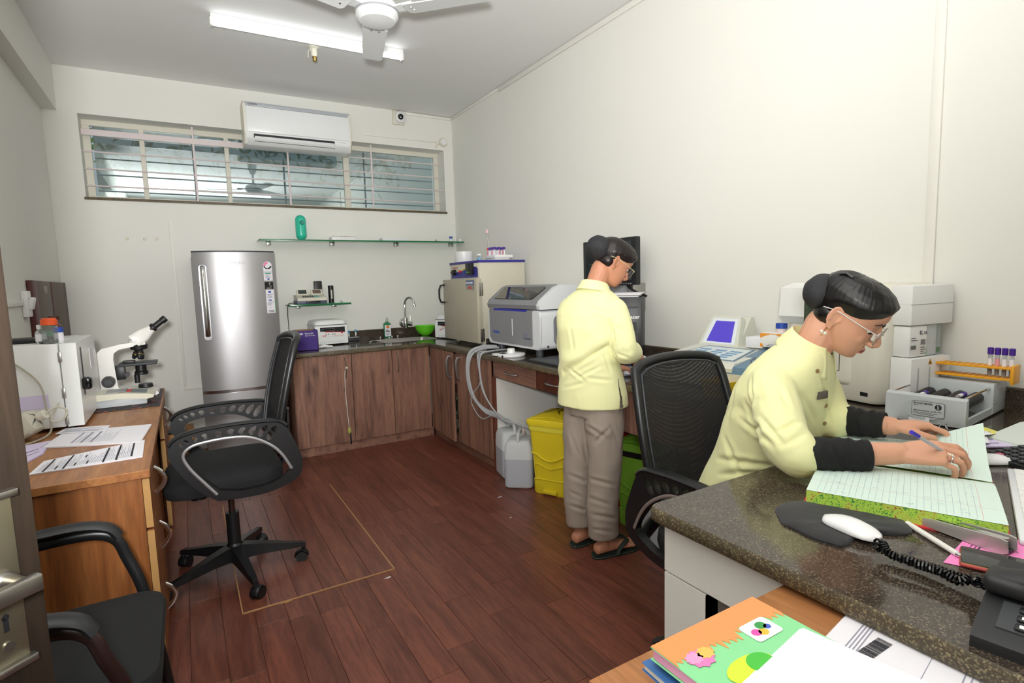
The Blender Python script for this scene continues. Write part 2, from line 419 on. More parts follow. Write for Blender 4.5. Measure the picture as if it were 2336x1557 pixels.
# air conditioner
ac = thing('air_conditioner', 'white wall-mounted split air conditioner above the window', 'air conditioner', (.99, BY, 2.55))
ACW = M('ac_white', 'eef0f0', .25)
ax0, ax1 = .545, 1.425
prof = [(BY, 2.57), (BY, 2.90), (BY-.02, 2.915), (BY-.19, 2.915), (BY-.215, 2.89), (BY-.225, 2.70), (BY-.215, 2.64), (BY-.17, 2.575), (BY-.12, 2.56)]
b = MB(); b.prism(prof, 'x', ax0+.012, ax1-.012); b.build('body', ACW, ac, 30, world=True)
for a0, a1 in ((ax0, ax0+.014), (ax1-.014, ax1)):
    MB().prism([(y-.002 if y < BY-.1 else y, z) for y, z in prof], 'x', a0, a1).build('end_cap', M('ac_cream', 'e4e0d0', .4), ac, 30, world=True)
MB().rbox(ax0+.02, ax1-.02, BY-.224, BY-.212, 2.872, 2.902, .003).build('top_strip', M('ac_grey', 'b2b6bc', .35), ac, 25, world=True)
MB().rbox(ax0+.02, ax1-.02, BY-.23, BY-.22, 2.665, 2.868, .004).build('front_panel', ACW, ac, 25, world=True)
MB().box(ax0+.07, ax1-.15, BY-.217, BY-.165, 2.59, 2.652).build('outlet_slot', BLACK, ac, 0, world=True)
mt = Matrix.Translation((0, BY-.21, 2.61)) @ Matrix.Rotation(R_(-38), 4, 'X')
MB().rbox(ax0+.075, ax1-.155, -.03, .03, -.004, .004, .003, mat=mt).build('louver', ACW, ac, 25, world=True)
mt = Matrix.Translation((0, BY-.20, 2.585)) @ Matrix.Rotation(R_(-38), 4, 'X')
MB().rbox(ax0+.02, ax1-.02, -.045, .03, -.004, .004, .003, mat=mt).build('lower_flap', ACW, ac, 25, world=True)
text('DAIKIN', .022, INK, ac, (ax0+.04, BY-.2255, 2.879), (1, 0, 0), (0, 0, 1))
for k in range(3): MB().box(ax1-.1+k*.018, ax1-.09+k*.018, BY-.2165, BY-.2145, 2.645, 2.652).build('indicator', GREYP, ac, 0, world=True)
# cctv dome
cc = thing('security_camera', 'white dome security camera on a square plate beside the air conditioner', 'camera', (1.955, BY, 2.99))
MB().rbox(-.06, .06, -.022, 0, -.065, .065, .004).build('mounting_plate', OFFW, cc)
mt = Matrix.Translation((.01, -.022, .0)) @ Matrix.Rotation(R_(90), 4, 'X')
MB().lathe([(.058, 0), (.058, .02), (.05, .04), (.046, .042)], mat=mt).build('housing', WHITE, cc)
mt2 = Matrix.Translation((.012, -.05, .0)) @ Matrix.Rotation(R_(102), 4, 'X') @ Matrix.Rotation(R_(-20), 4, 'Y')
e = MB().ell((0, 0, 0), (.043, .043, .043), 24, 14, mat=mt2.to_3x3().to_4x4()); e.xf(Matrix.Translation((.012, -.05, 0))); e.build('ball', WHITE, cc)
MB().lathe([(.026, .036), (.026, .043), (.022, .045), (0, .045)], mat=mt2).build('lens', BLACKG, cc)
jb = thing('ceiling_sensor', 'round white junction box at the end of a cable casing near the window corner', 'junction box', (2.424, BY, 2.805))
mt = Matrix.Rotation(R_(90), 4, 'X')
MB().lathe([(.045, 0), (.045, .014), (.04, .024), (.036, .026)], mat=mt).build('base', OFFW, jb)
MB().lathe([(.033, .024), (.03, .034), (0, .036)], mat=mt).build('cover', WHITE, jb)
MB().tube(smooth_path([(-.035, -.01, -.02), (-.07, -.012, -.035), (-.09, -.014, -.065)]), .002, 6).build('wire', M('brass_wire', 'b89a50', .4), jb)
# wall plugs
for k, (px, c) in enumerate(((-.346, 'leftmost'), (-.229, 'middle'), (-.145, 'rightmost'))):
    o = MB().lathe([(.0, 0), (.012, 0), (.009, .006), (0, .008)], mat=Matrix.Translation((px, BY, 1.79)) @ Matrix.Rotation(R_(90), 4, 'X'), n=10).build('wall_plug', OFFW)
    tag(o, c+' of three small painted wall plugs left of the refrigerator', 'wall plug', 'wall plugs above the desk')
# ceiling tube light
tl = thing('tube_light', 'lit white fluorescent tube batten on the ceiling', 'light', (.9, 4.03, CZ))
MB().rbox(.28, 1.52, 4.012, 4.05, CZ-.045, CZ, .004).build('batten', WHITE, tl, 25, world=True)
TUBE = M('lit_tube', 'ffffff', .4, emit='f4fbff', estr=LAMP_W)
MB().tube([(.29, 4.02, CZ-.058), (1.51, 4.02, CZ-.058)], .015, 14).build('tube', TUBE, tl, world=True)
for xx in (.282, 1.508): MB().rbox(xx-.008, xx+.008, 4.0, 4.04, CZ-.078, CZ-.03, .003).build('end_holder', WHITE, tl, 25, world=True)
t2 = dup(tl, (.9, .2, CZ), 0, 'added unseen fluorescent tube batten on the ceiling behind the camera for fill light')  # extra lamp added out of view to lift the room's ambient light
# bulb holder hanging by the tube
bh = thing('bulb_holder', 'old white bulb holder hanging under the ceiling by the tube light', 'bulb holder', W(716, 118, z=CZ-.0))
bh.location = (W(716, 106, z=CZ).x, W(716, 106, z=CZ).y, CZ)
MB().lathe([(.035, 0), (.035, -.012), (.022, -.02), (.022, -.05), (.018, -.07)][::-1]).build('holder', OFFW, bh)
MB().lathe([(.016, -.068), (.014, -.1), (0, -.104)][::-1]).build('contact', M('brass', 'a08850', .35, 1), bh)
MB().tube(smooth_path([(-.02, 0, -.02), (-.04, 0, -.04), (-.042, .005, -.08)]), .003, 6).build('wire', OFFW, bh)
# fan
FANW = M('fan_white', 'e9ecec', .3)
fn = thing('ceiling_fan', 'white three-blade ceiling fan', 'fan', (.936, 2.811, 2.7))
MB().lathe([(0, -.05), (.04, -.05), (.085, -.042), (.103, -.02), (.106, .01), (.1, .035), (.08, .055), (.03, .065), (.0, .066)], n=40).build('motor', FANW, fn)
MB().lathe([(.1075, -.004), (.1085, 0), (.1075, .004)], n=40).build('motor_band', GREYP, fn)
MB().cyl((0, 0, .06), (0, 0, .3), .014).build('downrod', FANW, fn)
MB().lathe([(.03, .2), (.055, .27), (.06, .36), (.0, .36)]).build('canopy', FANW, fn)
for k in range(3):
    a = R_(75.5+120*k)
    m3 = Matrix.Rotation(a, 4, 'Z')
    arm = MB(); arm.prism([(.08, -.025), (.2, -.04), (.2, .04), (.08, .025)], 'z', .005, .012, mat=m3)
    ao = arm.build('blade_arm', FANW, fn)
    pts = [(.17, -.062), (.55, -.055), (.578, -.04), (.582, .04), (.555, .058), (.17, .066), (.155, .05), (.155, -.045)]
    m4 = m3 @ Matrix.Rotation(R_(7), 4, 'X')
    MB().prism(pts, 'z', -.004, .0, mat=m4).build('blade', FANW, fn)
    for q in (-.02, .02): MB().lathe([(.006, -.004), (.005, -.008), (0, -.009)][::-1], (.19, q, 0), 8, mat=m4).build('screw', STEEL, ao)
# left wall panel: brown shutter board, switch
PB = wood('dark_shutter_wood', '4a3b30', '5c4b3c', '66533f', 'z', .5, 1, .2)
MAR = M('maroon_edge', '552420', .5, noise=.1)
dp = thing('shutter_board', 'brown double panel shutter board standing in the corner by the left wall', 'board', (LX, 4.85, .765))
MB().rbox(LX+.002, LX+.03, 4.27, 4.40, .765, 1.452, .002).build('edge_stile', MAR, dp, 25, world=True)
MB().rbox(LX+.004, LX+.026, 4.40, 4.83, .765, 1.452, .002).build('panel', PB, dp, 25, world=True)
MB().rbox(LX+.002, LX+.03, 4.83, 4.87, .765, 1.452, .002).build('meeting_stile', MAR, dp, 25, world=True)
MB().rbox(LX+.004, LX+.026, 4.87, 5.385, .765, 1.452, .002).build('panel', PB, dp, 25, world=True)
MB().rbox(LX+.026, LX+.028, 4.58, 4.70, 1.37, 1.42, .001).build('sticker', M('faded_label', '9c948a', .6), dp, 25, world=True)
sw = thing('wall_switch', 'white rocker switch box on the left wall', 'switch', (LX, 4.16, 1.32))
MB().rbox(0, .03, -.045, .045, -.08, .07, .005).build('switch_plate', WHITE, sw)
MB().rbox(.025, .05, -.02, .03, -.03, .04, .006, mat=Matrix.Rotation(R_(12), 4, 'Y')).build('rocker', WHITE, sw)
# open door in the left foreground
dr = struct(bpy.data.objects.new('door_1', None)); COL.objects.link(dr)
DW = wood('dark_door_wood', '1e1712', '2a211a', '32281f', 'z', .6, 1, .1, 0, .2)
dpos = CAMP+(_f+CR*((72-1168)/FPX)-CU*((1100-778.5)/FPX))*.75
ld = Vector((-.75, -.66, 0)).normalized(); dn = Vector((.66, -.75, 0)).normalized()
dm = frame((dpos.x, dpos.y, 0), ld, (0, 0, 1)); # x=leaf dir, y=up, z=ld x up
dr.location = (dpos.x, dpos.y, 0)
zs = 1 if dm.to_3x3().col[2].dot(dn) > 0 else -1
def dbx(nm, u0, u1, v0, v1, w0, w1, mat, r=.002):
    return MB().rbox(u0, u1, v0, v1, *sorted((zs*w0, zs*w1)), r, 2, mat=dm).build(nm, mat, dr, 30, world=True)
dbx('leaf', 0, .8, .01, 2.05, -.04, 0, DW, .004)
PLM = M('satin_plate', '8d8672', .35, .9, noise=.1)
hz = W(40, 1290, y=dpos.y).z
plo = dbx('lock_plate', .027, .072, hz-.118, hz+.108, 0, .003, PLM)
dbx('plate_end_bar', .022, .077, hz+.104, hz+.114, .0, .012, STEEL); dbx('plate_end_bar', .022, .077, hz-.126, hz-.116, 0, .012, STEEL)
def dP(u, v, w): return dm @ Vector((u, v, zs*w))
for vv in (.07, -.092): MB().cyl(dP(.05, hz+vv, .003), dP(.05, hz+vv, .005), .0065).build('screw', STEEL, dr, world=True)
MB().cyl(dP(.05, hz-.052, .0031), dP(.05, hz-.052, .0036), .0045).box(.047, .053, hz-.072, hz-.052, *sorted((zs*.003, zs*.0036)), mat=dm).build('keyhole', BLACK, dr, world=True)
MB().cyl(dP(.05, hz, .003), dP(.05, hz, .016), .013).cyl(dP(.05, hz, .012), dP(.05, hz, .06), .0095).build('handle_neck', STEEL, dr, world=True)
dbx('lever', .036, .175, hz-.011, hz+.011, .05, .064, STEEL, .003)
# ================================================================== CABINETS, WORKTOP
CT = .85
def cabinet(name, label, loc):
    return thing(name, label, 'cabinet', loc)
def handle_arch(p, axis, L, out, mat=STEEL, r=.006):
    """bow handle: p centre, axis unit vector of the length, out unit vector away from the front"""
    p = Vector(p); a = Vector(axis); o = Vector(out)
    pts = [p-a*L/2, p-a*L*.47+o*.014, p-a*L*.3+o*.026, p+o*.03, p+a*L*.3+o*.026, p+a*L*.47+o*.014, p+a*L/2]
    side = a.cross(o)
    return MB().tube(smooth_path(pts, 5), [(r*.7, r*1.3)]*31, 8, up=side)
bu = cabinet('base_cabinet', 'walnut base cabinet with three doors under the sink beside the refrigerator', (1.27, 4.57, 0))
MB().box(.695, 1.838, 4.592, 5.385, .08, .81).build('carcass', CABW, bu, 0, world=True)
MB().box(.70, 1.86, 4.60, 4.62, 0, .08).build('plinth', CABH, bu, 0, world=True)
for k, (a, b_) in enumerate(((.695, 1.151), (1.151, 1.496), (1.496, 1.838))):
    d = MB().rbox(a+.002, b_-.002, 4.57, 4.59, .08, .812, .0015, 1).build('door', CABW, bu, 0, world=True)
    hx = (b_-.055, b_-.04, a+.045)[k]
    handle_arch((hx, 4.57, .70), (0, 0, 1), .16, (0, -1, 0)).build('handle', STEEL, d, world=True)
    if k == 0: MB().cyl((1.085, 4.569, .52), (1.085, 4.566, .52), .011).build('lock', M('brass_lock', '8a7a50', .4, 1), d, world=True)
# key on a cord
kc = thing('hanging_key', 'key with yellow and black fob hanging on a white cord from a cabinet handle', 'key', (1.095, 4.54, .2))
MB().tube(smooth_path([(1.1, 4.538, .70), (1.088, 4.55, .66), (1.085, 4.555, .5), (1.09, 4.556, .35), (1.097, 4.556, .2)]), .0025, 6).build('cord', WHITE, kc, world=True)
MB().tube([(1.1, 4.534, .694), (1.092, 4.533, .702), (1.1, 4.533, .71), (1.108, 4.533, .702)], .005, 6, closed=True).build('knot', WHITE, kc, world=True)
MB().ell((1.098, 4.553, .175), (.014, .006, .03)).build('fob', M('lime_fob', 'b0b45a', .3), kc, world=True)
MB().rbox(1.099, 1.111, 4.548, 4.558, .06, .16, .003).build('key_grip', BLACK, kc, world=True)
# right run
bu2 = cabinet('base_cabinet', 'walnut corner base cabinet with its first door slightly ajar beside the hoses', (1.84, 4.0, 0))
c = MB(); c.box(1.885, 2.5, 3.43, 3.45, .08, .81); c.box(1.885, 2.5, 4.55, 4.57, .08, .81); c.box(1.885, 2.5, 3.43, 4.57, .08, .1); c.box(2.48, 2.5, 3.43, 4.57, .08, .81)
c.box(1.885, 2.45, 3.45, 4.55, .44, .455)
c.build('carcass', CABW, bu2, 0, world=True)
MB().box(1.88, 1.9, 3.43, 4.6, 0, .08).build('plinth', CABH, bu2, 0, world=True)
mtd = Matrix.Translation((1.862, 4.566, 0)) @ Matrix.Rotation(R_(-3.5), 4, 'Z')
d = MB().rbox(-.02, 0, -.535, 0, .08, .812, .0015, 1, mat=mtd).build('door', CABW, bu2, 0, world=True)
hp = mtd @ Vector((-.02, -.50, .69)); handle_arch(hp, (0, 0, 1), .17, (-1, 0, 0), r=.011).build('handle', STEEL, d, world=True)
d = MB().rbox(1.845, 1.865, 3.46, 4.02, .08, .812, .0015, 1).build('door', CABW, bu2, 0, world=True)
handle_arch((1.845, 3.96, .69), (0, 0, 1), .17, (-1, 0, 0), r=.011).build('handle', STEEL, d, world=True)
MB().box(1.862, 2.5, 3.40, 3.425, 0, .812).build('end_panel', M('white_laminate', 'e8e6e0', .5), bu2, 0, world=True)
MB().box(1.842, 1.862, 3.398, 3.43, 0, .812).build('end_lipping', M('red_brown_panel', '6a3a2a', .5, noise=.1), bu2, 0, world=True)
ct_ = tag(MB().rbox(1.92, 2.3, 3.9, 4.4, .1, .42, .01).build('floral_bundle', granite('floral_cloth', '2c3a2a', '5c6c50', 'b0b89c', .9, 40)), 'dark floral cloth bundle glimpsed through the gap of the ajar cabinet door', 'bundle')
for k, (a, b_, lab) in enumerate(((3.42, 2.853, 'walnut under-counter drawer nearest the corner cabinet'), (2.85, 2.2, 'red-brown under-counter drawer beside the standing person'), (2.197, 1.55, 'walnut under-counter drawer behind the empty side of the mesh chair'))):
    dt = cabinet('drawer_unit', lab, (1.84, (a+b_)/2, .69))
    MB().box(1.862, 2.4, b_+.01, a-.01, .70, .81).build('drawer_box', CABH, dt, 0, world=True)
    zb = .695 if k < 2 else .60
    fr_ = MB().rbox(1.842, 1.861, b_+.002, a-.002, zb, .812, .0015, 1).build('front', (CABH, wood('red_walnut', '3e1f16', '5c2e20', '74402c', 'z', .42, 1, .3), CABW)[k], dt, 0, world=True)
    handle_arch((1.842, (a+b_)/2+(.0, .12, 0)[k], .752), (0, 1, 0), .15, (-1, 0, 0), r=.007).build('handle', STEEL, fr_, world=True)
ped = thing('wooden_pedestal', 'narrow walnut pedestal panel under the counter behind the mesh chair', 'cabinet', (2.0, 1.3, 0))
MB().rbox(1.90, 2.45, 1.36, 1.72, .02, .59, .002, 1).build('body', CABW, ped, 0, world=True)
MB().rbox(1.885, 1.90, 1.362, 1.718, .06, .58, .0015, 1).build('door', CABW, ped, 0, world=True)
# worktop, one L plus the peninsula
wt = thing('granite_worktop', 'dark speckled granite worktop running round the room to the front desk', 'worktop', (2.2, 3.0, .815))
PX, PYF = .868, .885
top = MB()
SKX0, SKX1, SKY0, SKY1 = 1.52, 2.02, 4.80, 5.12
zt0, zt1 = .817, CT
for bx_ in ((.66, SKX0, 4.55, BY-.002), (SKX1, RX-.002, 4.55, BY-.002), (SKX0, SKX1, 4.55, SKY0), (SKX0, SKX1, SKY1, BY-.002), (1.82, RX-.002, PYF, 4.55)):
    top.box(*bx_, zt0, zt1)
top.build('slab', GRAN, wt, 0, world=True)
MB().rbox(.655, 1.822, 4.545, 4.552, zt0, zt1-.001, .002).build('front_edge', GRANE, wt, 25, world=True)
MB().rbox(1.814, 1.822, PYF, 4.553, zt0, zt1-.001, .002).build('front_edge', GRANE, wt, 25, world=True)
pn = MB(); pn.prism([(PX+.02, PYF), (PX+.006, PYF-.006), (PX, PYF-.02), (PX, -.75), (RX-.002, -.75), (RX-.002, PYF)], 'z', zt0, zt1)
pn.build('peninsula_slab', GRAN, wt, 0, world=True)
rg = []
for (x_, y_) in [(PX+.9, PYF), (PX+.02, PYF), (PX+.006, PYF-.006), (PX, PYF-.02), (PX, .4), (PX, -.75)]:
    rg.append((x_, y_))
eb = MB()
for i in range(len(rg)-1):
    a_, b_ = Vector((*rg[i], 0)), Vector((*rg[i+1], 0)); t_ = (b_-a_).normalized(); n_ = Vector((t_.y, -t_.x, 0))*-1
    n_ = Vector((-t_.y, t_.x, 0))
    if n_.dot(Vector((-1, 1, 0))) < 0: n_ = -n_
    eb.add([a_+Vector((0, 0, zt0)), b_+Vector((0, 0, zt0)), b_+n_*.004+Vector((0, 0, zt0+.004)), a_+n_*.004+Vector((0, 0, zt0+.004)), b_+n_*.004+Vector((0, 0, zt1-.006)), a_+n_*.004+Vector((0, 0, zt1-.006)), b_+Vector((0, 0, zt1+.0003)), a_+Vector((0, 0, zt1+.0003))], [(0, 1, 2, 3), (3, 2, 4, 5), (5, 4, 6, 7)])
eb.build('peninsula_edge', GRANE, wt, 60, world=True)
sp = MB(); sp.box(.66, RX, BY-.02, BY-.001, CT, .93); sp.build('splash_strip', GRAN, wt, 0, world=True)
MB().box(.66, RX, BY-.022, BY-.0005, .928, .934).build('splash_cap', GRANE, wt, 0, world=True)
MB().box(RX-.02, RX-.001, -.7, BY-.02, CT, .93).build('splash_strip', GRAN, wt, 0, world=True)
MB().box(RX-.022, RX-.0005, -.7, BY-.02, .928, .934).build('splash_cap', GRANE, wt, 0, world=True)
# sink
sk = thing('steel_sink', 'stainless steel sink bowl set into the back worktop', 'sink', (1.77, 4.96, CT))
def rr3(w, h, r, z): return [Vector((x, y, z)) for x, y in rrect(w, h, r, 6)]
sw_, sh_ = SKX1-SKX0, SKY1-SKY0
MB().loft([rr3(sw_+.03, sh_+.03, .05, .0015), rr3(sw_+.01, sh_+.01, .045, .003), rr3(sw_-.015, sh_-.015, .04, 0), rr3(sw_-.04, sh_-.04, .04, -.03), rr3(sw_-.05, sh_-.05, .045, -.15), rr3(.1, .08, .03, -.158)], False).build('basin', STEEL, sk)
MB().lathe([(0, -.158), (.045, -.158), (.05, -.155), (.04, -.15), (0, -.152)]).build('drain', CHROME, sk)
# faucet
fc = thing('faucet', 'chrome swan-neck faucet on the back wall over the sink', 'faucet', (W(923, 742, y=5.36).x, 5.36, .93))
fx = 0; 
MB().lathe([(.045, 0), (.04, .008), (.02, .012)], mat=Matrix.Translation((0, .035, .05)) @ Matrix.Rotation(R_(90), 4, 'X')).cyl((0, .03, .05), (0, -.03, .05), .02).build('wall_flange', CHROME, fc)
MB().lathe([(.022, .0), (.026, .03), (.026, .09), (.016, .11), (.014, .115)], (0, -.03, 0)).build('body', CHROME, fc)
MB().tube(smooth_path([(0, -.03, .1), (0, -.03, .2), (.0, -.03, .25), (.012, -.05, .29), (.035, -.075, .305), (.058, -.1, .29), (.066, -.112, .25), (.07, -.115, .225)], 6), .011, 12).build('spout', CHROME, fc)
MB().cyl((.068, -.115, .232), (.072, -.117, .215), .014).build('aerator', CHROME, fc)
MB().cyl((.02, -.03, .045), (.06, -.06, .04), .022, .024).build('lever_hub', CHROME, fc)
MB().tube([(.045, -.045, .06), (.048, -.04, .1), (.05, -.035, .125)], [.006, .005, .004], 8).build('lever', CHROME, fc)
# ------------------------------------------------------------------ fridge
FRS = M('fridge_steel', 'b0afb1', .4, .72, noise=.04, nscale=4)
fg = thing('refrigerator', 'silver single-door refrigerator with stickers and a long chrome handle', 'refrigerator', (.36, 5.0, 0))
fx0, fx1 = .075, .645
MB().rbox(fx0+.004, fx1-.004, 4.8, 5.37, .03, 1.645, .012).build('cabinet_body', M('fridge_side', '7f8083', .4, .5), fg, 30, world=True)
def bowfront(z0, z1, y=4.80, bow=.06, n=18, lip=.0):
    pts = [(fx0, y)]
    for i in range(n+1):
        t = i/n; u = 2*t-1
        pts.append((fx0+(fx1-fx0)*t, y-.028-bow*(1-abs(u)**2.6)-lip))
    pts.append((fx1, y)); return pts
MB().prism(bowfront(0, 0), 'z', .60, 1.645).build('door', FRS, fg, 40, world=True)
MB().prism(bowfront(0, 0, lip=.002), 'z', 1.645, 1.656).build('door_cap', DGREY, fg, 40, world=True)
MB().prism(bowfront(0, 0), 'z', .04, .575).build('lower_door', FRS, fg, 40, world=True)
MB().prism(bowfront(0, 0, lip=-.004), 'z', .575, .60).build('door_seam', M('bright_strip', 'd8d8da', .2, 1), fg, 40, world=True)
MB().box(fx0+.03, fx1-.03, 4.83, 5.3, 0, .04).build('feet_rail', BLACK, fg, 0, world=True)
def fy(x, bow=.06):
    u = 2*(x-fx0)/(fx1-fx0)-1; return 4.80-.028-bow*(1-abs(u)**2.6)
hx = fx0+.065
MB().rbox(hx-.026, hx+.026, fy(hx)-.008, fy(hx)+.012, .99, 1.55, .02, 4, only='y').build('handle_recess', M('handle_recess_grey', '77777a', .25, .9), fg, 40, world=True)
hp_ = smooth_path([(hx, fy(hx)-.004, 1.54), (hx, fy(hx)-.03, 1.5), (hx, fy(hx)-.038, 1.3), (hx, fy(hx)-.03, 1.08), (hx, fy(hx)-.004, 1.02)], 6)
MB().tube(hp_, [(.012, .018)]*len(hp_), 12).build('handle', CHROME, fg, world=True)
text('SAMSUNG', .03, M('grey_logo', '8f9094', .4, .5), fg, (.30, fy(.34)-.0022, 1.553), (1, -.0, 0), (0, 0, 1), sx=.95)
# stickers
def sticker(x0, x1, z0, z1, mat, par, nm='sticker', off=.0012, n=6):
    b = MB(); b.grid(lambda u, v: (x0+(x1-x0)*u, fy(x0+(x1-x0)*u)-off, z0+(z1-z0)*v), n, 1); return b.build(nm, mat, par, 60, world=True)
SX0, SX1 = .555, .622
s1 = sticker(SX0, SX1, 1.49, 1.545, PAPER, fg); s1['label'] = 'energy rating sticker'
b = MB()
cx_, cz_ = (SX0+SX1)/2, 1.545
def disc(x, z, r0, r1, a0, a1, n=14):
    v = []; f = []
    for i in range(n+1):
        a = a0+(a1-a0)*i/n
        for r in (r0, r1):
            xx_ = x+r*math.cos(a); v.append((xx_, fy(xx_)-.0016, z+r*math.sin(a)))
    for i in range(n): f.append((2*i, 2*i+1, 2*i+3, 2*i+2))
    return v, f
MB().add(*disc(cx_, cz_-.004, .0, .034, 0, PI)).build('sticker', PAPER, s1, 0, world=True)
MB().add(*disc(cx_, cz_-.004, .014, .032, PI*.45, PI)).build('sticker_arc', M('pink_print', 'f08cb4', .6), s1, 0, world=True)
bt = MB()
for (a_, c_) in (((SX0+.004, 1.538), (SX1-.004, 1.538)),):
    v = [(a_[0], 1.54), (c_[0], 1.54), (c_[0], 1.53), (cx_+.012, 1.515), (cx_-.012, 1.515), (a_[0], 1.53)]
    bt.add([(x, fy(x)-.0018, z) for x, z in v], [(0, 1, 2, 3, 4, 5)])
bt.build('sticker_print', INK, s1, 0, world=True)
sticker(SX0, SX1, 1.425, 1.495, PAPER, s1, 'sticker')
sticker(SX0+.01, SX1-.012, 1.478, 1.485, M('green_print', '2c9a78', .6), s1, 'sticker_print', .0018)
def frz(x, z, par, off=.002):
    return [(x, fy(x)-off, z)]
def rows(x0, x1, z0, z1, n, par, mat=INK, fill=.45, seed=1):
    rd = random.Random(seed); b = MB()
    dz = (z1-z0)/n
    for i in range(n):
        xx = x0+rd.random()*.006; ww = (x1-x0)*rd.uniform(.5, 1)
        za = z0+i*dz; zb = za+dz*fill
        b.grid(lambda u, v: (xx+min(ww, x1-xx)*u, fy(xx+min(ww, x1-xx)*u)-.0019, za+(zb-za)*v), 3, 1)
    b.build('sticker_print', mat, par, 0, world=True)
rows(SX0+.01, SX1-.01, 1.445, 1.473, 6, s1, LINK)
sticker(SX0+.026, SX1-.026, 1.432, 1.442, BLUE, s1, 'sticker_print', .0018)
s2 = sticker(SX0+.003, SX1+.0, 1.36, 1.415, BLACK, fg); s2['label'] = 'black warranty sticker'
text('10', .022, WHITE, s2, (SX0+.024, fy(.59)-.003, 1.394), (1, .12, 0), (0, 0, 1), 'sticker_print')
text('warranty', .011, WHITE, s2, (SX0+.016, fy(.59)-.003, 1.38), (1, .12, 0), (0, 0, 1), 'sticker_print')
rows(SX0+.015, SX1-.012, 1.365, 1.374, 1, s2, WHITE)
s3 = sticker(SX0+.006, SX1+.003, 1.17, 1.355, PAPER, fg); s3['label'] = 'tall white feature sticker'
sticker(SX0+.026, SX1-.022, 1.33, 1.345, BLUE, s3, 'sticker_print', .0018)
rows(SX0+.014, SX1-.006, 1.29, 1.322, 4, s3, LINK, seed=3)
sticker(SX0+.024, SX1-.02, 1.268, 1.276, BLUE, s3, 'sticker_print', .0018)
rows(SX0+.014, SX1-.004, 1.232, 1.262, 4, s3, LINK, seed=4)
text('21', .02, INK, s3, (SX0+.02, fy(.59)-.003, 1.205), (1, .14, 0), (0, 0, 1), 'sticker_print')
rows(SX0+.014, SX1-.004, 1.178, 1.198, 2, s3, INK, seed=5)
sticker(SX1+.0025, SX1+.0055, 1.18, 1.27, M('green_sheen', '38d860', .3), s3, 'sticker_print', .0018)
# ------------------------------------------------------------------ glass shelves on the back wall
SZ = 1.785
gs = thing('glass_shelf', 'long green-edged glass shelf on the back wall below the window', 'shelf', (1.6, BY, SZ))
GEDGE = M('green_glass_edge', '12703f', .2)
MB().box(.60, RX-.005, BY-.2, BY-.002, SZ-.009, SZ-.001).build('glass_plate', GLASSG, gs, 0, world=True)
MB().rbox(.60, RX-.005, BY-.206, BY-.2, SZ-.012, SZ+.001, .001).build('polished_edge', GEDGE, gs, 25, world=True)
MB().rbox(.596, .60, BY-.2, BY-.002, SZ-.010, SZ, .001).build('polished_edge', GLASSG, gs, 25, world=True)
for px in (612, 757, 903, 1028):
    x = W(px, 555, y=BY-.03).x
    b = MB().rbox(x-.018, x+.018, BY-.06, BY-.001, SZ-.04, SZ-.010, .003).cyl((x-.01, BY-.04, SZ-.055), (x-.01, BY-.04, SZ-.035), .006)
    b.build('bracket', STEEL, gs, 30, world=True)
TEAL = M('teal_translucent', '30c4a4', .25)
cp = thing('capsule_dispenser', 'teal capsule-shaped dispenser standing on the glass shelf', 'dispenser', (W(688, 545, y=BY-.12).x, BY-.12, SZ))
h_ = .222; r_ = .046
prof = [(0, .002)]+[(r_*math.sin(a), r_-r_*math.cos(a)) for a in [PI/2*k/8 for k in range(1, 9)]]+[(r_, h_-r_)]+[(r_*math.cos(a), h_-r_+r_*math.sin(a)) for a in [PI/2*k/8 for k in range(1, 9)]]
MB().lathe(prof).build('shell', TEAL, cp)
MB().lathe([(.014, 0), (.02, .004), (.016, .008), (.0, .006)], mat=Matrix.Translation((.003, -.043, .152)) @ Matrix.Rotation(R_(90), 4, 'X')).build('nozzle', M('teal_dark', '168a72', .3), cp)
def carton(name, label, cat, x0, x1, y0, y1, z0, h, mat, rz=0, r=.002, group=None, lid=None):
    t = thing(name, label, cat, ((x0+x1)/2, (y0+y1)/2, z0), rz, group)
    w, d = (x1-x0)/2, (y1-y0)/2
    MB().rbox(-w, w, -d, d, 0, h, r).build('carton', mat, t)
    if lid: MB().rbox(-w-.001, w+.001, -d-.001, d+.001, h*.7, h+.001, r).build('lid', lid, t)
    return t
bx0 = W(757, 546, y=5.25); bx1 = W(812, 546, y=5.25)
t = carton('shelf_box', 'flat white box with torn brown top edge on the glass shelf', 'box', bx0.x, bx1.x, 5.24, 5.36, SZ, .036, WHITE)
b = MB()
for k in range(9): b.box(-.1+k*.024, -.085+k*.024, -.061, -.055, .036, .038+random.random()*.003)
b.build('torn_edge', M('brown_card', '8a6848', .8), t)['kind'] = 'stuff'
bx0 = W(872, 548, y=5.25); bx1 = W(927, 548, y=5.25)
carton('shelf_box', 'plain flat white box lying further right on the glass shelf', 'box', bx0.x, bx1.x, 5.24, 5.35, SZ, .032, M('white_card', 'e8e8ea', .7))
def bottle(name, label, cat, loc, prof, bmat, cap=None, capm=None, lab=None, labm=None, group=None, fill=None, fillm=None, n=20):
    t = thing(name, label, cat, loc, 0, group)
    MB().lathe(prof, n=n).build('bottle_body', bmat, t)
    if cap: MB().lathe(cap, n=n).build('cap', capm, t)
    if lab: MB().lathe([(lab[0], lab[1]), (lab[0], lab[2])], n=n).build('label_sheet', labm or PAPER, t)
    if fill: MB().lathe([(0, fill[1]), (fill[0], fill[1]), (fill[0], fill[2]), (0, fill[2])], n=n).build('contents', fillm, t)
    return t
p = W(1029, 551, y=5.3)
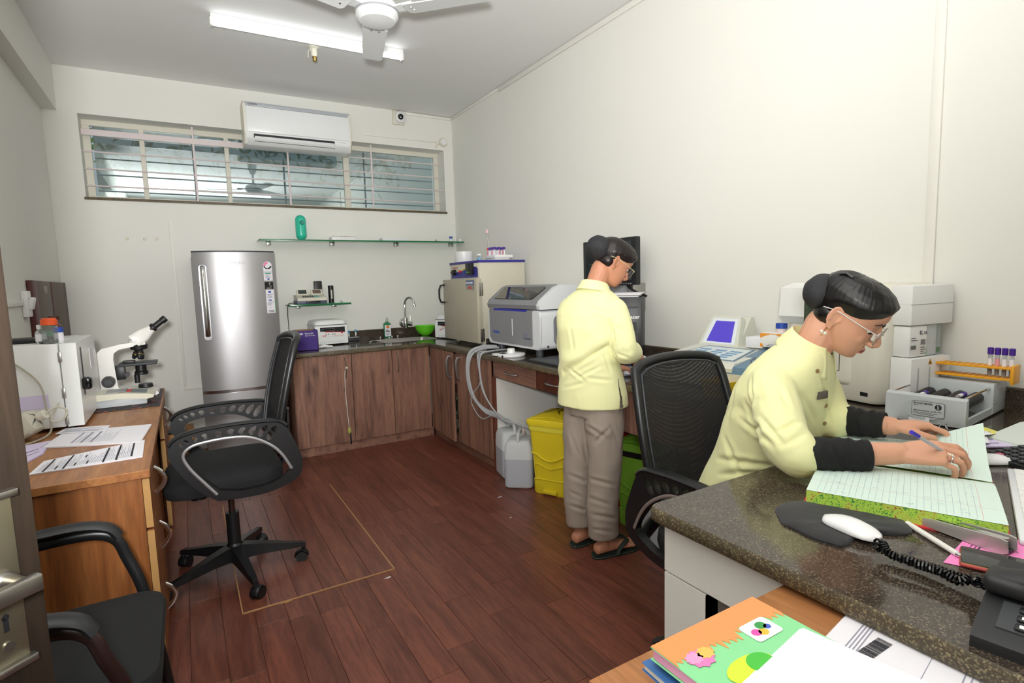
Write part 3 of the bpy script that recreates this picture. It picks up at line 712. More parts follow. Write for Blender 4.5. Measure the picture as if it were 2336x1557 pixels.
bottle('sample_bottle', 'small clear bottle with blue cap on the glass shelf end', 'bottle', (p.x, 5.3, SZ), [(0, 0), (.015, 0), (.016, .035), (.014, .04)], CLEAR, [(.0175, .04), (.0175, .058), (0, .06)], BLUE, (.0162, .008, .03))
p = W(995, 550, y=5.3)
bottle('tiny_vial', 'tiny yellow-filled vial on the glass shelf', 'vial', (p.x, 5.3, SZ), [(0, 0), (.012, 0), (.012, .022), (.008, .026)], CLEAR, None, None, None, None, None, (.0105, .002, .014), M('amber_fluid', 'd0a850', .3))
p = W(1048, 548, y=5.3)
carton('shelf_box', 'tiny white carton at the right end of the glass shelf', 'box', p.x-.02, p.x+.02, 5.27, 5.33, SZ, .03, M('white_card', 'e8e8ea', .7))
# small shelf with the colorimeter
S2 = 1.215
g2 = thing('glass_shelf', 'short green-edged glass shelf carrying the grey colorimeter', 'shelf', (1.07, BY, S2))
MB().box(.80, 1.33, BY-.24, BY-.002, S2-.011, S2-.001).build('glass_plate', GLASSG, g2, 0, world=True)
MB().rbox(.80, 1.33, BY-.246, BY-.24, S2-.014, S2+.001, .001).build('polished_edge', GEDGE, g2, 25, world=True)
MB().rbox(.796, .80, BY-.24, BY-.002, S2-.012, S2, .001).build('polished_edge', GEDGE, g2, 25, world=True)
for x in (.90, 1.22): MB().rbox(x-.018, x+.018, BY-.06, BY-.001, S2-.04, S2-.012, .003).build('bracket', STEEL, g2, 25, world=True)
cm = thing('colorimeter', 'grey desktop colorimeter with keypad and two small displays on the short glass shelf', 'instrument', (.99, BY-.14, S2))
NAVY = M('slate_blue_plastic', '5a6078', .45)
MB().rbox(-.13, .13, -.085, .1, .002, .035, .006).build('base', NAVY, cm)
MB().prism([(-.1, .03), (-.1, .055), (-.03, .075), (.1, .085), (.1, .03)], 'x', -.125, .125).build('upper_case', OFFW, cm, 25)
for x in (-.06, .065):
    mt = Matrix.Translation((x, .02, .085)) @ Matrix.Rotation(R_(62), 4, 'X')
    hd = MB().rbox(-.05, .05, -.005, .05, -.02, .006, .004, mat=mt).build('display_head', OFFW, cm)
    MB().box(-.036, .036, .004, .042, .006, .0075, mat=mt).build('display', M('dim_display', '2c3434', .2) if x < 0 else M('brown_display', '6a5a50', .3), hd, 0)
for r in range(3):
    for k in range(7): MB().rbox(-.075+k*.02, -.061+k*.02, -.085+r*.018, -.073+r*.018, .058+r*.005, .066+r*.005, .001, 1).build('key', DGREY if k < 5 else M('teal_key', '4a9a94', .4), cm, 0)
MB().rbox(-.05, .07, -.098, -.08, .012, .032, .003).build('slot', BLACK, cm)
o = MB().tube(smooth_path([(.86, BY-.1, S2+.012), (.81, BY-.12, S2+.01), (.792, BY-.15, S2-.02), (.795, BY-.1, 1.1), (.80, BY-.08, 1.0), (.805, BY-.06, .93), (.81, BY-.06, .86)]), .003, 6).build('power_cable', BLACK)
tag(o, 'thin black cable hanging from the colorimeter down to the worktop', 'cable')
bb = thing('black_canister', 'tall black canister standing on the short glass shelf right of the colorimeter', 'canister', (1.185, BY-.1, S2))
MB().lathe([(0, 0), (.024, 0), (.024, .125), (.025, .125), (.025, .16), (0, .163)], n=18).build('tube_body', BLACK, bb)
MB().box(-.006, .006, -.0255, -.0235, .04, .12).build('label_sheet', OFFW, bb, 0)
bb = thing('black_adapter', 'black wall adapter with a white bottle before it behind the colorimeter', 'adapter', (1.085, BY-.03, S2+.06))
MB().rbox(-.033, .033, -.03, .028, .0, .145, .004).build('case', BLACK, bb)
MB().lathe([(0, 0), (.018, 0), (.018, .085), (.01, .095), (0, .097)], (.005, -.05, -.05), n=14).build('bottle_front', WHITE, bb)
b = MB()
tg = thing('clear_container', 'clear plastic container lying at the right of the short glass shelf', 'cap', (1.27, BY-.12, S2))
MB().lathe([(0, 0), (.014, 0), (.012, .022), (0, .024)], n=12).build('cap_shell', CLEAR, tg)
# ------------------------------------------------------------------ things on the back worktop
VIO = M('violet_carton', '3a1a78', .55)
BRC = M('brown_card', '8a6848', .8)
p = W(669, 797, z=CT)
sb = thing('syringe_carton', 'open purple syringe carton next to the refrigerator', 'box', (.845, 4.80, CT))
w, d, h = .083, .085, .165
MB().box(-w, w, -d, -d+.003, 0, h).build('front_flap', VIO, sb, 0)
MB().box(-w, w, d-.003, d, 0, h).build('back_wall', BRC, sb, 0)
MB().box(-w, -w+.003, -d, d, 0, h).build('side_wall', M('grey_lilac_card', '9a94a4', .7), sb, 0); MB().box(w-.003, w, -d, d, 0, h).build('side_wall', VIO, sb, 0)
MB().box(-w, w, -d, d, 0, .004).build('bottom', BRC, sb, 0); MB().box(-w+.003, w-.003, -d+.003, d-.003, .13, .135).build('inner_flap', BRC, sb, 0)
text('BD', .02, WHITE, sb, (.845-.058, 4.80-d-.0006, CT+.132), (1, 0, 0), (0, 0, 1), bold=.0006)
text('Emerald', .02, WHITE, sb, (.845-.018, 4.80-d-.0006, CT+.134), (1, 0, 0), (0, 0, 1))
text('Single Use Syringe', .0105, WHITE, sb, (.845-.018, 4.80-d-.0006, CT+.119), (1, 0, 0), (0, 0, 1))
MB().cyl((.845-.068, 4.80-d-.0003, CT+.14), (.845-.068, 4.80-d-.0009, CT+.14), .006, n=10).build('emblem', WHITE, sb, world=True)
o = thing('maroon_box', 'dark maroon box tucked between refrigerator and syringe carton', 'box', (.715, 5.12, CT)); MB().rbox(-.045, .045, -.06, .06, 0, .07, .004).build('carton', M('maroon_card', '5a1a2c', .6), o); MB().rbox(-.046, .046, -.061, .061, .055, .072, .004).build('lid', M('maroon_lid', '4c1626', .6), o)
# gloves, tissue
def crumple(name, label, cat, loc, size, mat, seed, n=26, fing=0):
    t = thing(name, label, cat, loc)
    rd = random.Random(seed)
    def fn(u, v):
        a = 2*PI*u; b_ = PI*(v-.5)
        k = 1+.28*mnoise.noise(Vector((math.cos(a)*2+seed, math.sin(a)*2, v*4)))
        return (size[0]*math.cos(a)*math.cos(b_)*k, size[1]*math.sin(a)*math.cos(b_)*k, max(0, size[2]*(.5+.5*math.sin(b_))*(1+.5*mnoise.noise(Vector((math.cos(a)*3, math.sin(a)*3+seed, v*3))))))
    MB().grid(fn, n, 10).build('crumpled_body', mat, t, 50)
    for k in range(fing):
        x = size[0]*(.6+.2*k); q = smooth_path([(x*.6, size[1]*(.5-k*.5), size[2]*.4), (x*1.1, size[1]*(.4-k*.6), size[2]*.45), (x*1.5, size[1]*(.1-k*.5), .008)], 4)
        MB().tube(q, [.008]*(len(q)-1)+[.004], 8).build('glove_finger', mat, t)
    return t
LATEX = M('latex_white', 'f2f2f0', .5)
q = W(737, 793, z=CT); crumple('latex_glove', 'crumpled white latex glove before the white centrifuge', 'glove', (q.x, q.y, CT+.001), (.05, .03, .022), LATEX, 3, fing=3)
q = W(683, 797, z=CT); crumple('tissue', 'crumpled white tissue at the foot of the purple syringe carton', 'tissue', (q.x, q.y-.03, CT+.001), (.04, .025, .045), LATEX, 9)
# centrifuge
def centrifuge(label, loc, rz):
    t = thing('centrifuge', label, 'centrifuge', loc, rz)
    MB().prism([(-.15, .012), (-.152, .12), (-.135, .178), (.15, .178), (.15, .012)], 'x', -.14, .14).build('case', WHITEM, t, 25)
    rg_ = []
    for z, ins in ((.18, 0), (.2, .003), (.215, .012), (.222, .03)): rg_.append([Vector((x, y+.008, z)) for x, y in rrect(.285-2*ins, .29-2*ins, .04, 5)])
    MB().loft(rg_).build('lid', WHITEM, t, 40)
    MB().box(-.139, .139, -.142, .148, .1765, .181).build('lid_gap', DGREY, t, 0)
    mt = frame((0, -.1535, .05), (1, 0, 0), (0, .0, 1))
    MB().box(-.1, .115, .028, .11, 0, .002, mat=mt).build('control_panel', WHITE, t, 0)
    pb = MB().prism([(-.1, .075), (.115, .062), (.115, .11), (-.1, .11)], 'z', .002, .003, mat=mt).build('display_band', BLACK, t, 0)
    MB().prism([(-.06, .068), (.03, .064), (.115, .0585), (.115, .0625), (.03, .068), (-.06, .074)], 'z', .0022, .0032, mat=mt).build('red_stripe', RED, t, 0)
    MB().prism(rrect(.11, .018, .008, 4, -.03, .088), 'z', .003, .0036, mat=mt).build('display_outline', GREYP, pb, 0)
    MB().prism(rrect(.106, .014, .006, 4, -.03, .088), 'z', .0035, .004, mat=mt).build('display', BLACKG, pb, 0)
    for x in (-.05, -.03, .005, .025): MB().rbox(x-.006, x+.006, .044, .054, .002, .005, .001, 1, mat=mt).build('button', GREYP, t, 0)
    MB().rbox(.08, .095, .05, .062, .002, .007, .002, 1, mat=mt).build('power_switch', RED, t, 0)
    text('REMI', .013, RED, t, (-.08, -.1562, .082), (1, 0, 0), (0, 0, 1), world=False, bold=.0005)
    text('Revolutionary Centrifuge', .008, RED, t, (.015, -.1562, .082), (1, 0, 0), (0, 0, 1), world=False)
    for x in (-.11, .11):
        for y in (-.12, .12): MB().cyl((x, y, 0), (x, y, .013), .014, n=10).build('rubber_foot', BLACK, t)
    for k in range(14): MB().box(-.1+k*.0155, -.096+k*.0155, -.1515, -.149, .018, .04).build('vent_slot', LGREY, t, 0)
    return t
centrifuge('white centrifuge with black and red panel beside the purple carton', (1.098, 5.15, CT), R_(2))
centrifuge('white centrifuge half hidden behind the hot air oven', (2.22, 4.80, CT), R_(-62))
# tube rack with two tubes
q = W(806, 777, z=CT)
tr = thing('tube_rack', 'small black tube rack by the white centrifuge', 'rack', (q.x, q.y, CT))
MB().rbox(-.05, .05, -.02, .02, .0, .028, .003).build('rack_base', BLACK, tr); MB().rbox(-.055, .055, -.022, .022, .03, .036, .002).build('rack_top', GREYP, tr)
for k in range(6): MB().box(-.045+k*.016, -.036+k*.016, -.0215, -.019, .003, .024).build('slot', DGREY, tr, 0)
TUBEM = M('tube_clear', 'dfe4e6', .15, trans=.6, ior=1.15)
def sample_tube(loc, capm, label, group, h=.075, r=.0065, lab=PAPER, blood=None, tilt=None, cat='tube', capr=.0085, caph=.018, lz=(.02, .05)):
    t = thing('sample_tube', label, cat, loc, 0, group)
    if tilt: t.rotation_euler = tilt
    MB().lathe([(0, 0), (r*.7, .001), (r, .006), (r, h)], n=12).build('tube_body', TUBEM, t)
    MB().lathe([(capr, h-.006), (capr, h-.006+caph), (capr*.8, h-.004+caph), (0, h-.006+caph)], n=12).build('cap', capm, t)
    if lab: MB().lathe([(r+.0003, lz[0]), (r+.0003, lz[1])], n=12).build('label_sheet', lab, t)
    if blood: MB().lathe([(0, .002), (r*.9, .006), (r*.9, lz[0]), (0, lz[0])], n=12).build('contents', blood, t)
    return t
CYAN = M('cyan_cap', '30a4d4', .4)
g_ = 'two blue-topped tubes in the black rack'
t1 = sample_tube((q.x-.035, q.y+.01, CT+.025), CYAN, 'left of the two blue-capped tubes in the small black rack', g_, h=.06)
t2_ = sample_tube((q.x+.03, q.y+.012, CT+.03), CYAN, 'right of the two blue-capped tubes in the small black rack', g_, h=.06)
# soap bottle
so = thing('handwash_bottle', 'green handwash pump bottle with white label beside the sink', 'bottle', (W(883, 768, z=CT).x-.01, 5.33, CT))
GSO = M('green_soap', '5aa878', .15, trans=.5, ior=1.2)
MB().loft([[Vector((x, y, z)) for x, y in rrect(w_, d_, .012, 4)] for w_, d_, z in ((.066, .036, 0), (.07, .04, .005), (.07, .04, .13), (.062, .034, .142), (.03, .024, .15), (.028, .024, .156))]).build('bottle_body', GSO, so)
MB().box(-.03, .03, -.0212, -.02, .012, .122).build('label_sheet', PAPER, so, 0)
MB().cyl((0, -.0212, .105), (0, -.0222, .105), .016, n=16).build('label_logo', M('orange_print', 'e8823a', .6), so)
ink([(-.022, .01, .07, .076), (-.024, .02, .056, .064), (-.022, .018, .044, .047), (-.022, .015, .034, .037), (-.022, .02, .024, .027)], INK, so, frame((so.location.x, 5.33-.0213, CT), (1, 0, 0), (0, 0, 1)), 'label_print')
MB().lathe([(.014, .156), (.015, .18), (.01, .184), (.006, .2), (.006, .205), (0, .206)], n=14).build('pump', CLEAR, so); MB().rbox(-.006, .018, -.006, .006, .2, .208, .002).build('pump_spout', WHITE, so)
# bowl
q = W(970, 762, z=CT+.004)
bo = thing('plastic_bowl', 'bright green plastic bowl at the sink edge', 'bowl', (2.06, 5.2, CT+.003))
MB().lathe([(0, 0), (.035, 0), (.07, .025), (.092, .06), (.102, .098), (.106, .1), (.104, .094), (.088, .06), (.066, .03), (.03, .008), (0, .008)], n=40).build('bowl_shell', M('green_translucent', '6ad42c', .3), bo)
# cotton balls
for k, (px, py) in enumerate(((868, 769), (888, 770), (894, 767), (907, 766))):
    q = W(px, py, z=CT+.006); o = MB().ell((0, 0, 0), (.008, .007, .0065), 10, 6).build('cotton_ball', LATEX); o.location = (q.x, min(q.y, 5.36), CT+.006)
    tag(o, ('leftmost white cotton ball by the handwash bottle', 'second white cotton ball by the handwash bottle', 'third white cotton ball by the handwash bottle', 'rightmost white cotton ball by the sink')[k], 'cotton ball', 'cotton balls by the sink')
# tweezers / forceps
q = W(858, 778, z=CT+.004); tw = thing('forceps', 'small metal forceps lying on the back worktop', 'forceps', (q.x, q.y, CT))
for s in (-1, 1):
    MB().tube([(-.06*s, -.02, .005), (0, 0, .012), (.05*s, .02, .006)], [.004, .004, .002], 8).build('arm', STEEL, tw)
    MB().tube([(-.06*s+.014*math.cos(a), -.02+.012*math.sin(a), .005) for a in [2*PI*k/12 for k in range(12)]], .003, 6, closed=True).build('finger_ring', STEEL, tw)
# ================================================================== RIGHT WORKTOP
OVM = M('beige_oven_paint', 'b8b19e', .45, noise=.06, nscale=6)
INDIGO = M('indigo_paint', '3a3590', .45)
ov = thing('hot_air_oven', 'beige laboratory hot air oven with blue rim and black door handle', 'oven', (2.27, 4.27, CT))
ox0, ox1, oy0, oy1 = 2.06, 2.49, 3.98, 4.54
MB().rbox(ox0, ox1, oy0, oy1, .905, 1.525, .004).build('cabinet_body', M('cream_oven_side', 'd2ccba', .5, noise=.03), ov, 25, world=True)
MB().rbox(ox0-.004, ox1+.002, oy0-.006, oy1+.004, 1.522, 1.542, .003).build('top_rim', INDIGO, ov, 25, world=True)
od = MB().rbox(ox0-.05, ox0-.004, oy0-.04, oy1+.06, .875, 1.395, .004).build('door', OVM, ov, 25, world=True)
hp_ = [(ox0-.05, oy1+.03, 1.35), (ox0-.085, oy1+.035, 1.345), (ox0-.1, oy1+.035, 1.31), (ox0-.1, oy1+.035, 1.235), (ox0-.085, oy1+.035, 1.2), (ox0-.05, oy1+.03, 1.195)]
MB().tube(hp_, [(.008, .012)]*6, 8).build('handle', BLACK, od, 40, world=True)
for z in (1.33, .96):
    h = MB(); h.rbox(ox0-.03, ox0-.012, oy0-.046, oy0-.04, z-.075, z+.03, .001).rbox(ox0-.006, ox0+.026, oy0-.006, oy0, z-.075, z+.03, .001).cyl((ox0-.006, oy0-.03, z-.07), (ox0-.006, oy0-.03, z+.025), .006, n=10)
    hh = h.build('hinge', STEEL, ov, 30, world=True)
    for dz in (-.06, -.03, 0, .02):
        MB().cyl((ox0+.016, oy0-.006, z+dz), (ox0+.016, oy0-.009, z+dz), .004, n=8).build('screw', STEEL, hh, world=True)
pc = MB().rbox(ox0-.003, ox0, oy0+.01, oy1-.01, 1.405, 1.515, .001).build('control_panel', M('cream_panel_print', 'e0dcc8', .5), ov, 25, world=True)
fr = frame((ox0-.0032, oy1-.01, 1.405), (0, -1, 0), (0, 0, 1))
MB().prism([(.02, .0), (.02, .045), (.2, .055), (.36, .085), (.5, .088), (.53, .07), (.53, 0)], 'z', 0, .0006, mat=fr).build('panel_print', INDIGO, pc, 0, world=True)
MB().prism([(.14, .054), (.2, .06), (.36, .093), (.36, .082), (.2, .05)], 'z', .0003, .0009, mat=fr).build('panel_print', M('yellow_print', 'd8c23a', .5), pc, 0, world=True)
text('INCUBATOR', .02, M('red_print', 'b02838', .5), pc, (ox0-.0044, oy1-.06, 1.487), (0, -1, 0), (0, 0, 1), sx=.9)
def fP(u, v, w): return fr @ Vector((u, v, w))
MB().cyl(fP(.1, .05, .0), fP(.1, .05, .03), .026, .022).rbox(.07, .13, .044, .056, .02, .036, .004, mat=fr).build('knob', BLACK, ov, world=True)
MB().cyl(fP(.21, .055, .0), fP(.21, .055, .014), .011).build('indicator_lamp', RED, ov, world=True)
MB().cyl(fP(.3, .05, .0), fP(.3, .05, .014), .013).build('indicator_lamp', BLUE, ov, world=True)
tcn = MB().rbox(.36, .46, .022, .118, 0, .03, .003, mat=fr).build('temperature_controller', BLACK, ov, 25, world=True)
for k in range(4): MB().box(.372+k*.02, .382+k*.02, .042, .047, .03, .0306, mat=fr).build('led', M('green_led', '3a9a48', .4, emit='30d050', estr=.5), tcn, 0, world=True)
np_ = MB().box(ox0-.0515, ox0-.05, oy0+.0, oy0+.15, 1.305, 1.385).build('name_plate', STEEL, od, 0, world=True)
MB().box(ox0-.052, ox0-.0512, oy0+.004, oy0+.146, 1.345, 1.382).build('plate_band', M('slate_print', '5a6a9a', .5), np_, 0, world=True)
text('APOLLO HOT AIR OVEN', .021, WHITE, np_, (ox0-.0524, oy0+.143, 1.355), (0, -1, 0), (0, 0, 1), sx=.52, bold=.0006)
MB().box(ox0-.052, ox0-.0512, oy0+.05, oy0+.11, 1.312, 1.335).build('plate_band', M('red_print2', 'c85a5a', .5), np_, 0, world=True)
for x in (ox0+.02, ox1-.04):
    for y in (oy0+.02, oy1-.06): MB().box(x, x+.03, y, y+.03, CT, .906).build('leg', M('cream_oven_side', 'd2ccba'), ov, 0, world=True)
OT = 1.543
rl = thing('cotton_roll', 'large white cotton roll lying upright on the hot air oven', 'roll', (W(1059, 597, x=2.15).x, W(1059, 597, x=2.15).y, OT))
MB().lathe([(0, 0), (.078, 0), (.08, .004), (.08, .088), (.077, .092), (.02, .092), (.018, .085), (0, .085)], n=36).build('roll_body', WHITE, rl)
q = W(1093, 594, x=2.1); bottle('small_jar', 'small clear jar with white lid on the hot air oven', 'jar', (q.x, q.y, OT), [(0, 0), (.017, 0), (.018, .035), (.016, .04)], CLEAR, [(.019, .038), (.019, .05), (0, .051)], WHITE, (.0182, .006, .02), M('cyan_label', '70b8d8', .6))
# foam rack with tubes
q0 = W(1112, 590, x=2.2); q1 = W(1172, 588, x=2.35)
fk = thing('foam_rack', 'white foam tube rack on the hot air oven', 'rack', (2.28, 4.08, OT))
MB().rbox(-.06, .08, -.08, .1, 0, .016, .003).build('lower_tray', WHITE, fk); MB().rbox(-.07, .1, -.095, .07, .016, .042, .003).build('block', WHITE, fk)
ROSE = M('rose_label', 'd890a0', .6)
idx = 0
for i in range(3):
    for j in range(6):
        x = 2.225+i*.045; y = 4.13-j*.024
        red = (j == 0)
        tn = 'red' if red else 'purple'
        sample_tube((x, y, OT+.03), RED if red else PURPLE, ('red-capped sample tube in the %s row of the foam rack on the oven' % ('front', 'middle', 'back')[i]) if red else ('%s purple-capped tube in the %s row of the foam rack on the oven' % (('', 'first', 'second', 'third', 'fourth', 'last')[j], ('front', 'middle', 'back')[i])), tn+' tubes on the oven', h=.062, r=.0062, lab=(PAPER if (i+j) % 3 else ROSE), lz=(.012, .05)); idx += 1
dpk = thing('dropper_stick', 'slim glass stick with a pink bulb standing in the foam rack', 'dropper', (2.235, 4.12, OT+.03))
MB().cyl((0, 0, 0), (-.012, .012, .2), .003, n=8).build('stem', STEEL, dpk); MB().cyl((-.012, .012, .195), (-.014, .013, .225), .012, n=12).build('bulb', M('pink_bulb', 'f0c8d0', .4), dpk)
# ------------------------------------------------------------------ haematology analyser
hm = thing('blood_analyzer', 'white and grey benchtop blood analyzer with dark window lid', 'analyzer', (2.25, 3.38, CT))
HG = M('silver_grey_plastic', '8e8f92', .4, noise=.03); HW = M('bright_white_plastic', 'e8eaec', .3)
hx0, hx1, hy0, hy1 = 2.0, 2.48, 3.03, 3.74
low = MB(); low.prism(rrect(hy1-hy0, .265, .035, 5, (hy0+hy1)/2, .9+.1325), 'x', hx0+.012, hx1); low.build('lower_case', HW, hm, 40, world=True)
MB().prism(rrect(hy1-hy0-.0, .255, .035, 5, (hy0+hy1)/2, .9+.1325), 'x', hx0, hx0+.014).build('front_bezel', HW, hm, 40, world=True)
fpn = MB(); fpn.prism([(hy0+.085, .935), (hy0+.1, .92), (hy1-.07, .92), (hy1-.03, .955), (hy1-.03, 1.165), (hy0+.085, 1.165)], 'x', hx0-.006, hx0+.004); fp_ = fpn.build('front_panel', HG, hm, 30, world=True)
MB().box(hx0-.007, hx0+.003, hy0+.15, hy1-.1, 1.155, 1.168).build('blue_strip', M('indigo_strip', '3036b0', .4), hm, 0, world=True)
MB().rbox(hx0-.008, hx0-.005, 3.37, 3.378, .98, 1.1, .001).build('slot_light', WHITE, fp_, 0, world=True)
text('HORIBA', .026, M('blue_print', '3058b8', .5), fp_, (hx0-.0066, hy1-.085, .985), (0, -1, 0), (0, 0, 1), bold=.001)
text('Yumizen', .028, M('slate_print2', '3a4a68', .5), fp_, (hx0-.0066, hy0+.2, .965), (0, -1, 0), (0, 0, 1))
MB().tube([(hx0-.0066, hy0+.195-.05*t, .992+.012*math.sin(PI*t)) for t in (0, .2, .4, .6, .8, 1)], .0012, 5).build('logo_swoosh', M('blue_print', '3058b8'), fp_, world=True)
# side panel of lower case
MB().prism(rrect(.36, .2, .04, 5, hx0+.29, 1.03), 'y', hy0-.004, hy0+.002).build('side_panel', HG, hm, 30, world=True)
MB().box(hx0+.19, hx0+.27, hy0-.006, hy0-.003, 1.075, 1.1).build('side_display', BLACK, hm, 0, world=True)
text('88', .022, M('red_led', 'd02030', .4, emit='ff2040', estr=1.2), hm, (hx0+.2, hy0-.0064, 1.079), (1, 0, 0), (0, 0, 1))
MB().cyl((hx0+.06, hy0-.004, .925), (hx0+.06, hy0-.008, .925), .008, n=12).build('side_screw', STEEL, hm, world=True)
# upper lid: slanted
lp = [(hx0+.004, 1.172), (hx0-.004, 1.2), (hx0+.012, 1.23), (hx0+.13, 1.318), (hx0+.17, 1.332), (hx1-.03, 1.325), (hx1, 1.3), (hx1, 1.172)]
MB().prism(lp, 'y', hy0, hy1).build('lid_core', HW, hm, 40, world=True)
lp2 = [(x-.004 if i < 4 else x, z+.004 if i in (3, 4) else z) for i, (x, z) in enumerate(lp[:5])]+[(hx0+.17, 1.322), (hx0+.13, 1.305), (hx0+.03, 1.2), (hx0+.03, 1.172)]
MB().prism(lp2, 'y', hy0+.03, hy1-.002).build('lid_frame', HG, hm, 40, world=True)
a = Vector((hx0+.008, 0, 1.234)); b_ = Vector((hx0+.126, 0, 1.322)); n_ = Vector((-(b_-a).z, 0, (b_-a).x)).normalized()
o_ = a-n_*-.001; 
wv = MB(); d_ = (b_-a)
def wpt(u, v, w): return a+d_*v+Vector((0, u, 0))+n_*w
v8 = []
wp = [(hy1-.10, .12), (hy1-.085, .05), (hy0+.125, .05), (hy0+.11, .1), (hy0+.085, .9), (hy0+.1, .97), (hy1-.075, .97), (hy1-.06, .9)]
wv.add([wpt(u, v, .0045) for u, v in wp]+[wpt(u, v, -.004) for u, v in wp], [tuple(range(8))]+[(i, (i+1) % 8, 8+(i+1) % 8, 8+i) for i in range(8)])
SMK = M('smoked_window', '1c1c1a', .06, coat=.5)
wv.build('smoked_window', SMK, hm, 0, world=True)
for x in (2.075, 2.42):
    for y in (3.15, 3.68): MB().cyl((x, y, CT), (x, y, .905), .026, n=16).build('foot', M('slate_foot', '4e5258', .5), hm, world=True)
# round white disc
q = W(1177, 803, z=CT)
dk = thing('round_dispenser', 'flat round white dispenser with a raised hub before the blood analyzer', 'dispenser', (q.x-.13, q.y-.15, CT))
MB().lathe([(0, 0), (.095, 0), (.1, .006), (.1, .016), (.094, .02), (.03, .024), (.026, .05), (.022, .054), (0, .054)], n=36).build('disc', WHITE, dk)
MB().rbox(-.075, -.03, -.015, .045, .018, .024, .004).build('dark_window', BLACK, dk); MB().rbox(-.102, -.096, -.06, -.045, .002, .018, .002).build('notch', BLACK, dk)
MB().rbox(-.1, -.05, .04, .1, .002, .018, .006).build('tab', WHITE, dk)
tag(MB().rbox(1.88, 2.3, 2.62, 2.99, CT, .866, .006).build('black_tray', DGREY), 'flat dark tray lying on the worktop behind the standing person', 'tray')
# ------------------------------------------------------------------ monitor, tower
mo = thing('computer_monitor', 'black computer monitor on the right wall behind the standing person', 'monitor', (2.4, 2.77, 1.3))
MB().rbox(2.36, 2.40, 2.51, 3.02, 1.32, 1.612, .006).build('bezel', M('monitor_black', '1a1c1e', .4), mo, 25, world=True)
scn = MB().box(2.3585, 2.361, 2.545, 2.99, 1.352, 1.59).build('screen', M('dim_screen', '1e2226', .15, emit='2a3432', estr=.12), mo, 0, world=True)
ink([(.03, .1, .19, .2), (.03, .12, .17, .176), (.03, .09, .1, .106), (.3, .42, .18, .215), (.28, .4, .12, .13), (.03, .14, .04, .05), (.2, .38, .05, .06)], M('screen_rows', '39453c', .3), scn, frame((2.3583, 2.985, 1.355), (0, -1, 0), (0, 0, 1)), 'screen_rows')
MB().rbox(2.40, 2.528, 2.66, 2.8, 1.2, 1.44, .006).build('wall_bracket', GREYP, mo, 25, world=True)
MB().rbox(2.42, 2.528, 2.60, 2.66, 1.15, 1.33, .004).build('bracket_plate', STEEL, mo, 25, world=True)
for k in range(5): MB().box(2.3588, 2.36, 2.55+k*.02, 2.56+k*.02, 1.328, 1.333).build('button', GREYP, mo, 0, world=True)
o = MB().tube(smooth_path([(2.42, 2.66, 1.33), (2.41, 2.62, 1.3), (2.42, 2.55, 1.27), (2.44, 2.5, 1.25)]), .007, 8).build('monitor_cable', BLACK)
tag(o, 'black cable dropping from the wall monitor to the computer tower', 'cable')
tw_ = thing('computer_tower', 'black desktop computer tower standing on the worktop by the wall', 'computer', (2.35, 2.38, CT))
MB().rbox(2.205, 2.505, 2.285, 2.475, CT+.008, 1.252, .004).build('case', M('tower_black', '1d1e20', .45), tw_, 25, world=True)
tf = MB().rbox(2.195, 2.207, 2.282, 2.478, CT+.008, 1.254, .003).build('front_panel', M('tower_front', '232426', .4), tw_, 25, world=True)
MB().prism([(2.30, CT+.02), (2.47, CT+.02), (2.47, 1.03), (2.34, 1.04), (2.33, 1.035), (2.30, 1.035)], 'x', 2.189, 2.196).build('lower_cover', M('tower_front2', '2b2c2e', .35), tw_, 25, world=True)
MB().box(2.1935, 2.196, 2.30, 2.46, 1.19, 1.2).build('drive_slot', BLACK, tf, 0, world=True); MB().box(2.1935, 2.196, 2.31, 2.46, 1.06, 1.11).build('drive_bay', M('tower_black', '1d1e20'), tf, 0, world=True)
text('acer', .03, WHITE, tf, (2.1945, 2.345, 1.13), (0, -1, 0), (0, 0, 1), bold=.0008)
for k in range(3): MB().box(2.1935, 2.196, 2.40-k*.012-.005, 2.40-k*.012, 1.125, 1.15).build('port', GREYP, tf, 0, world=True)
for x in (2.23, 2.48):
    for y in (2.30, 2.46): MB().box(x-.012, x+.012, y-.01, y+.01, CT, CT+.01).build('foot', BLACK, tw_, 0, world=True)
pk = thing('paper_pile', 'white paper pile on top of the black computer tower', 'papers', (2.35, 2.39, 1.254))
for k in range(4): MB().rbox(2.205+k*.004, 2.5, 2.30-k*.006, 2.475-k*.004, 1.254+k*.0055, 1.259+k*.0055, .001).build('sheet', PAPER if k != 1 else M('grey_sheet', 'a09a94', .8), pk, 0, world=True)
TWR = Matrix.Translation((2.295, 2.52, 0)) @ Matrix.Rotation(R_(42), 4, 'Z') @ Matrix.Translation((-2.35, -2.38, 0))
for o_t in (tw_, pk):
    o_t.matrix_world = TWR @ Matrix.Translation(o_t.location)
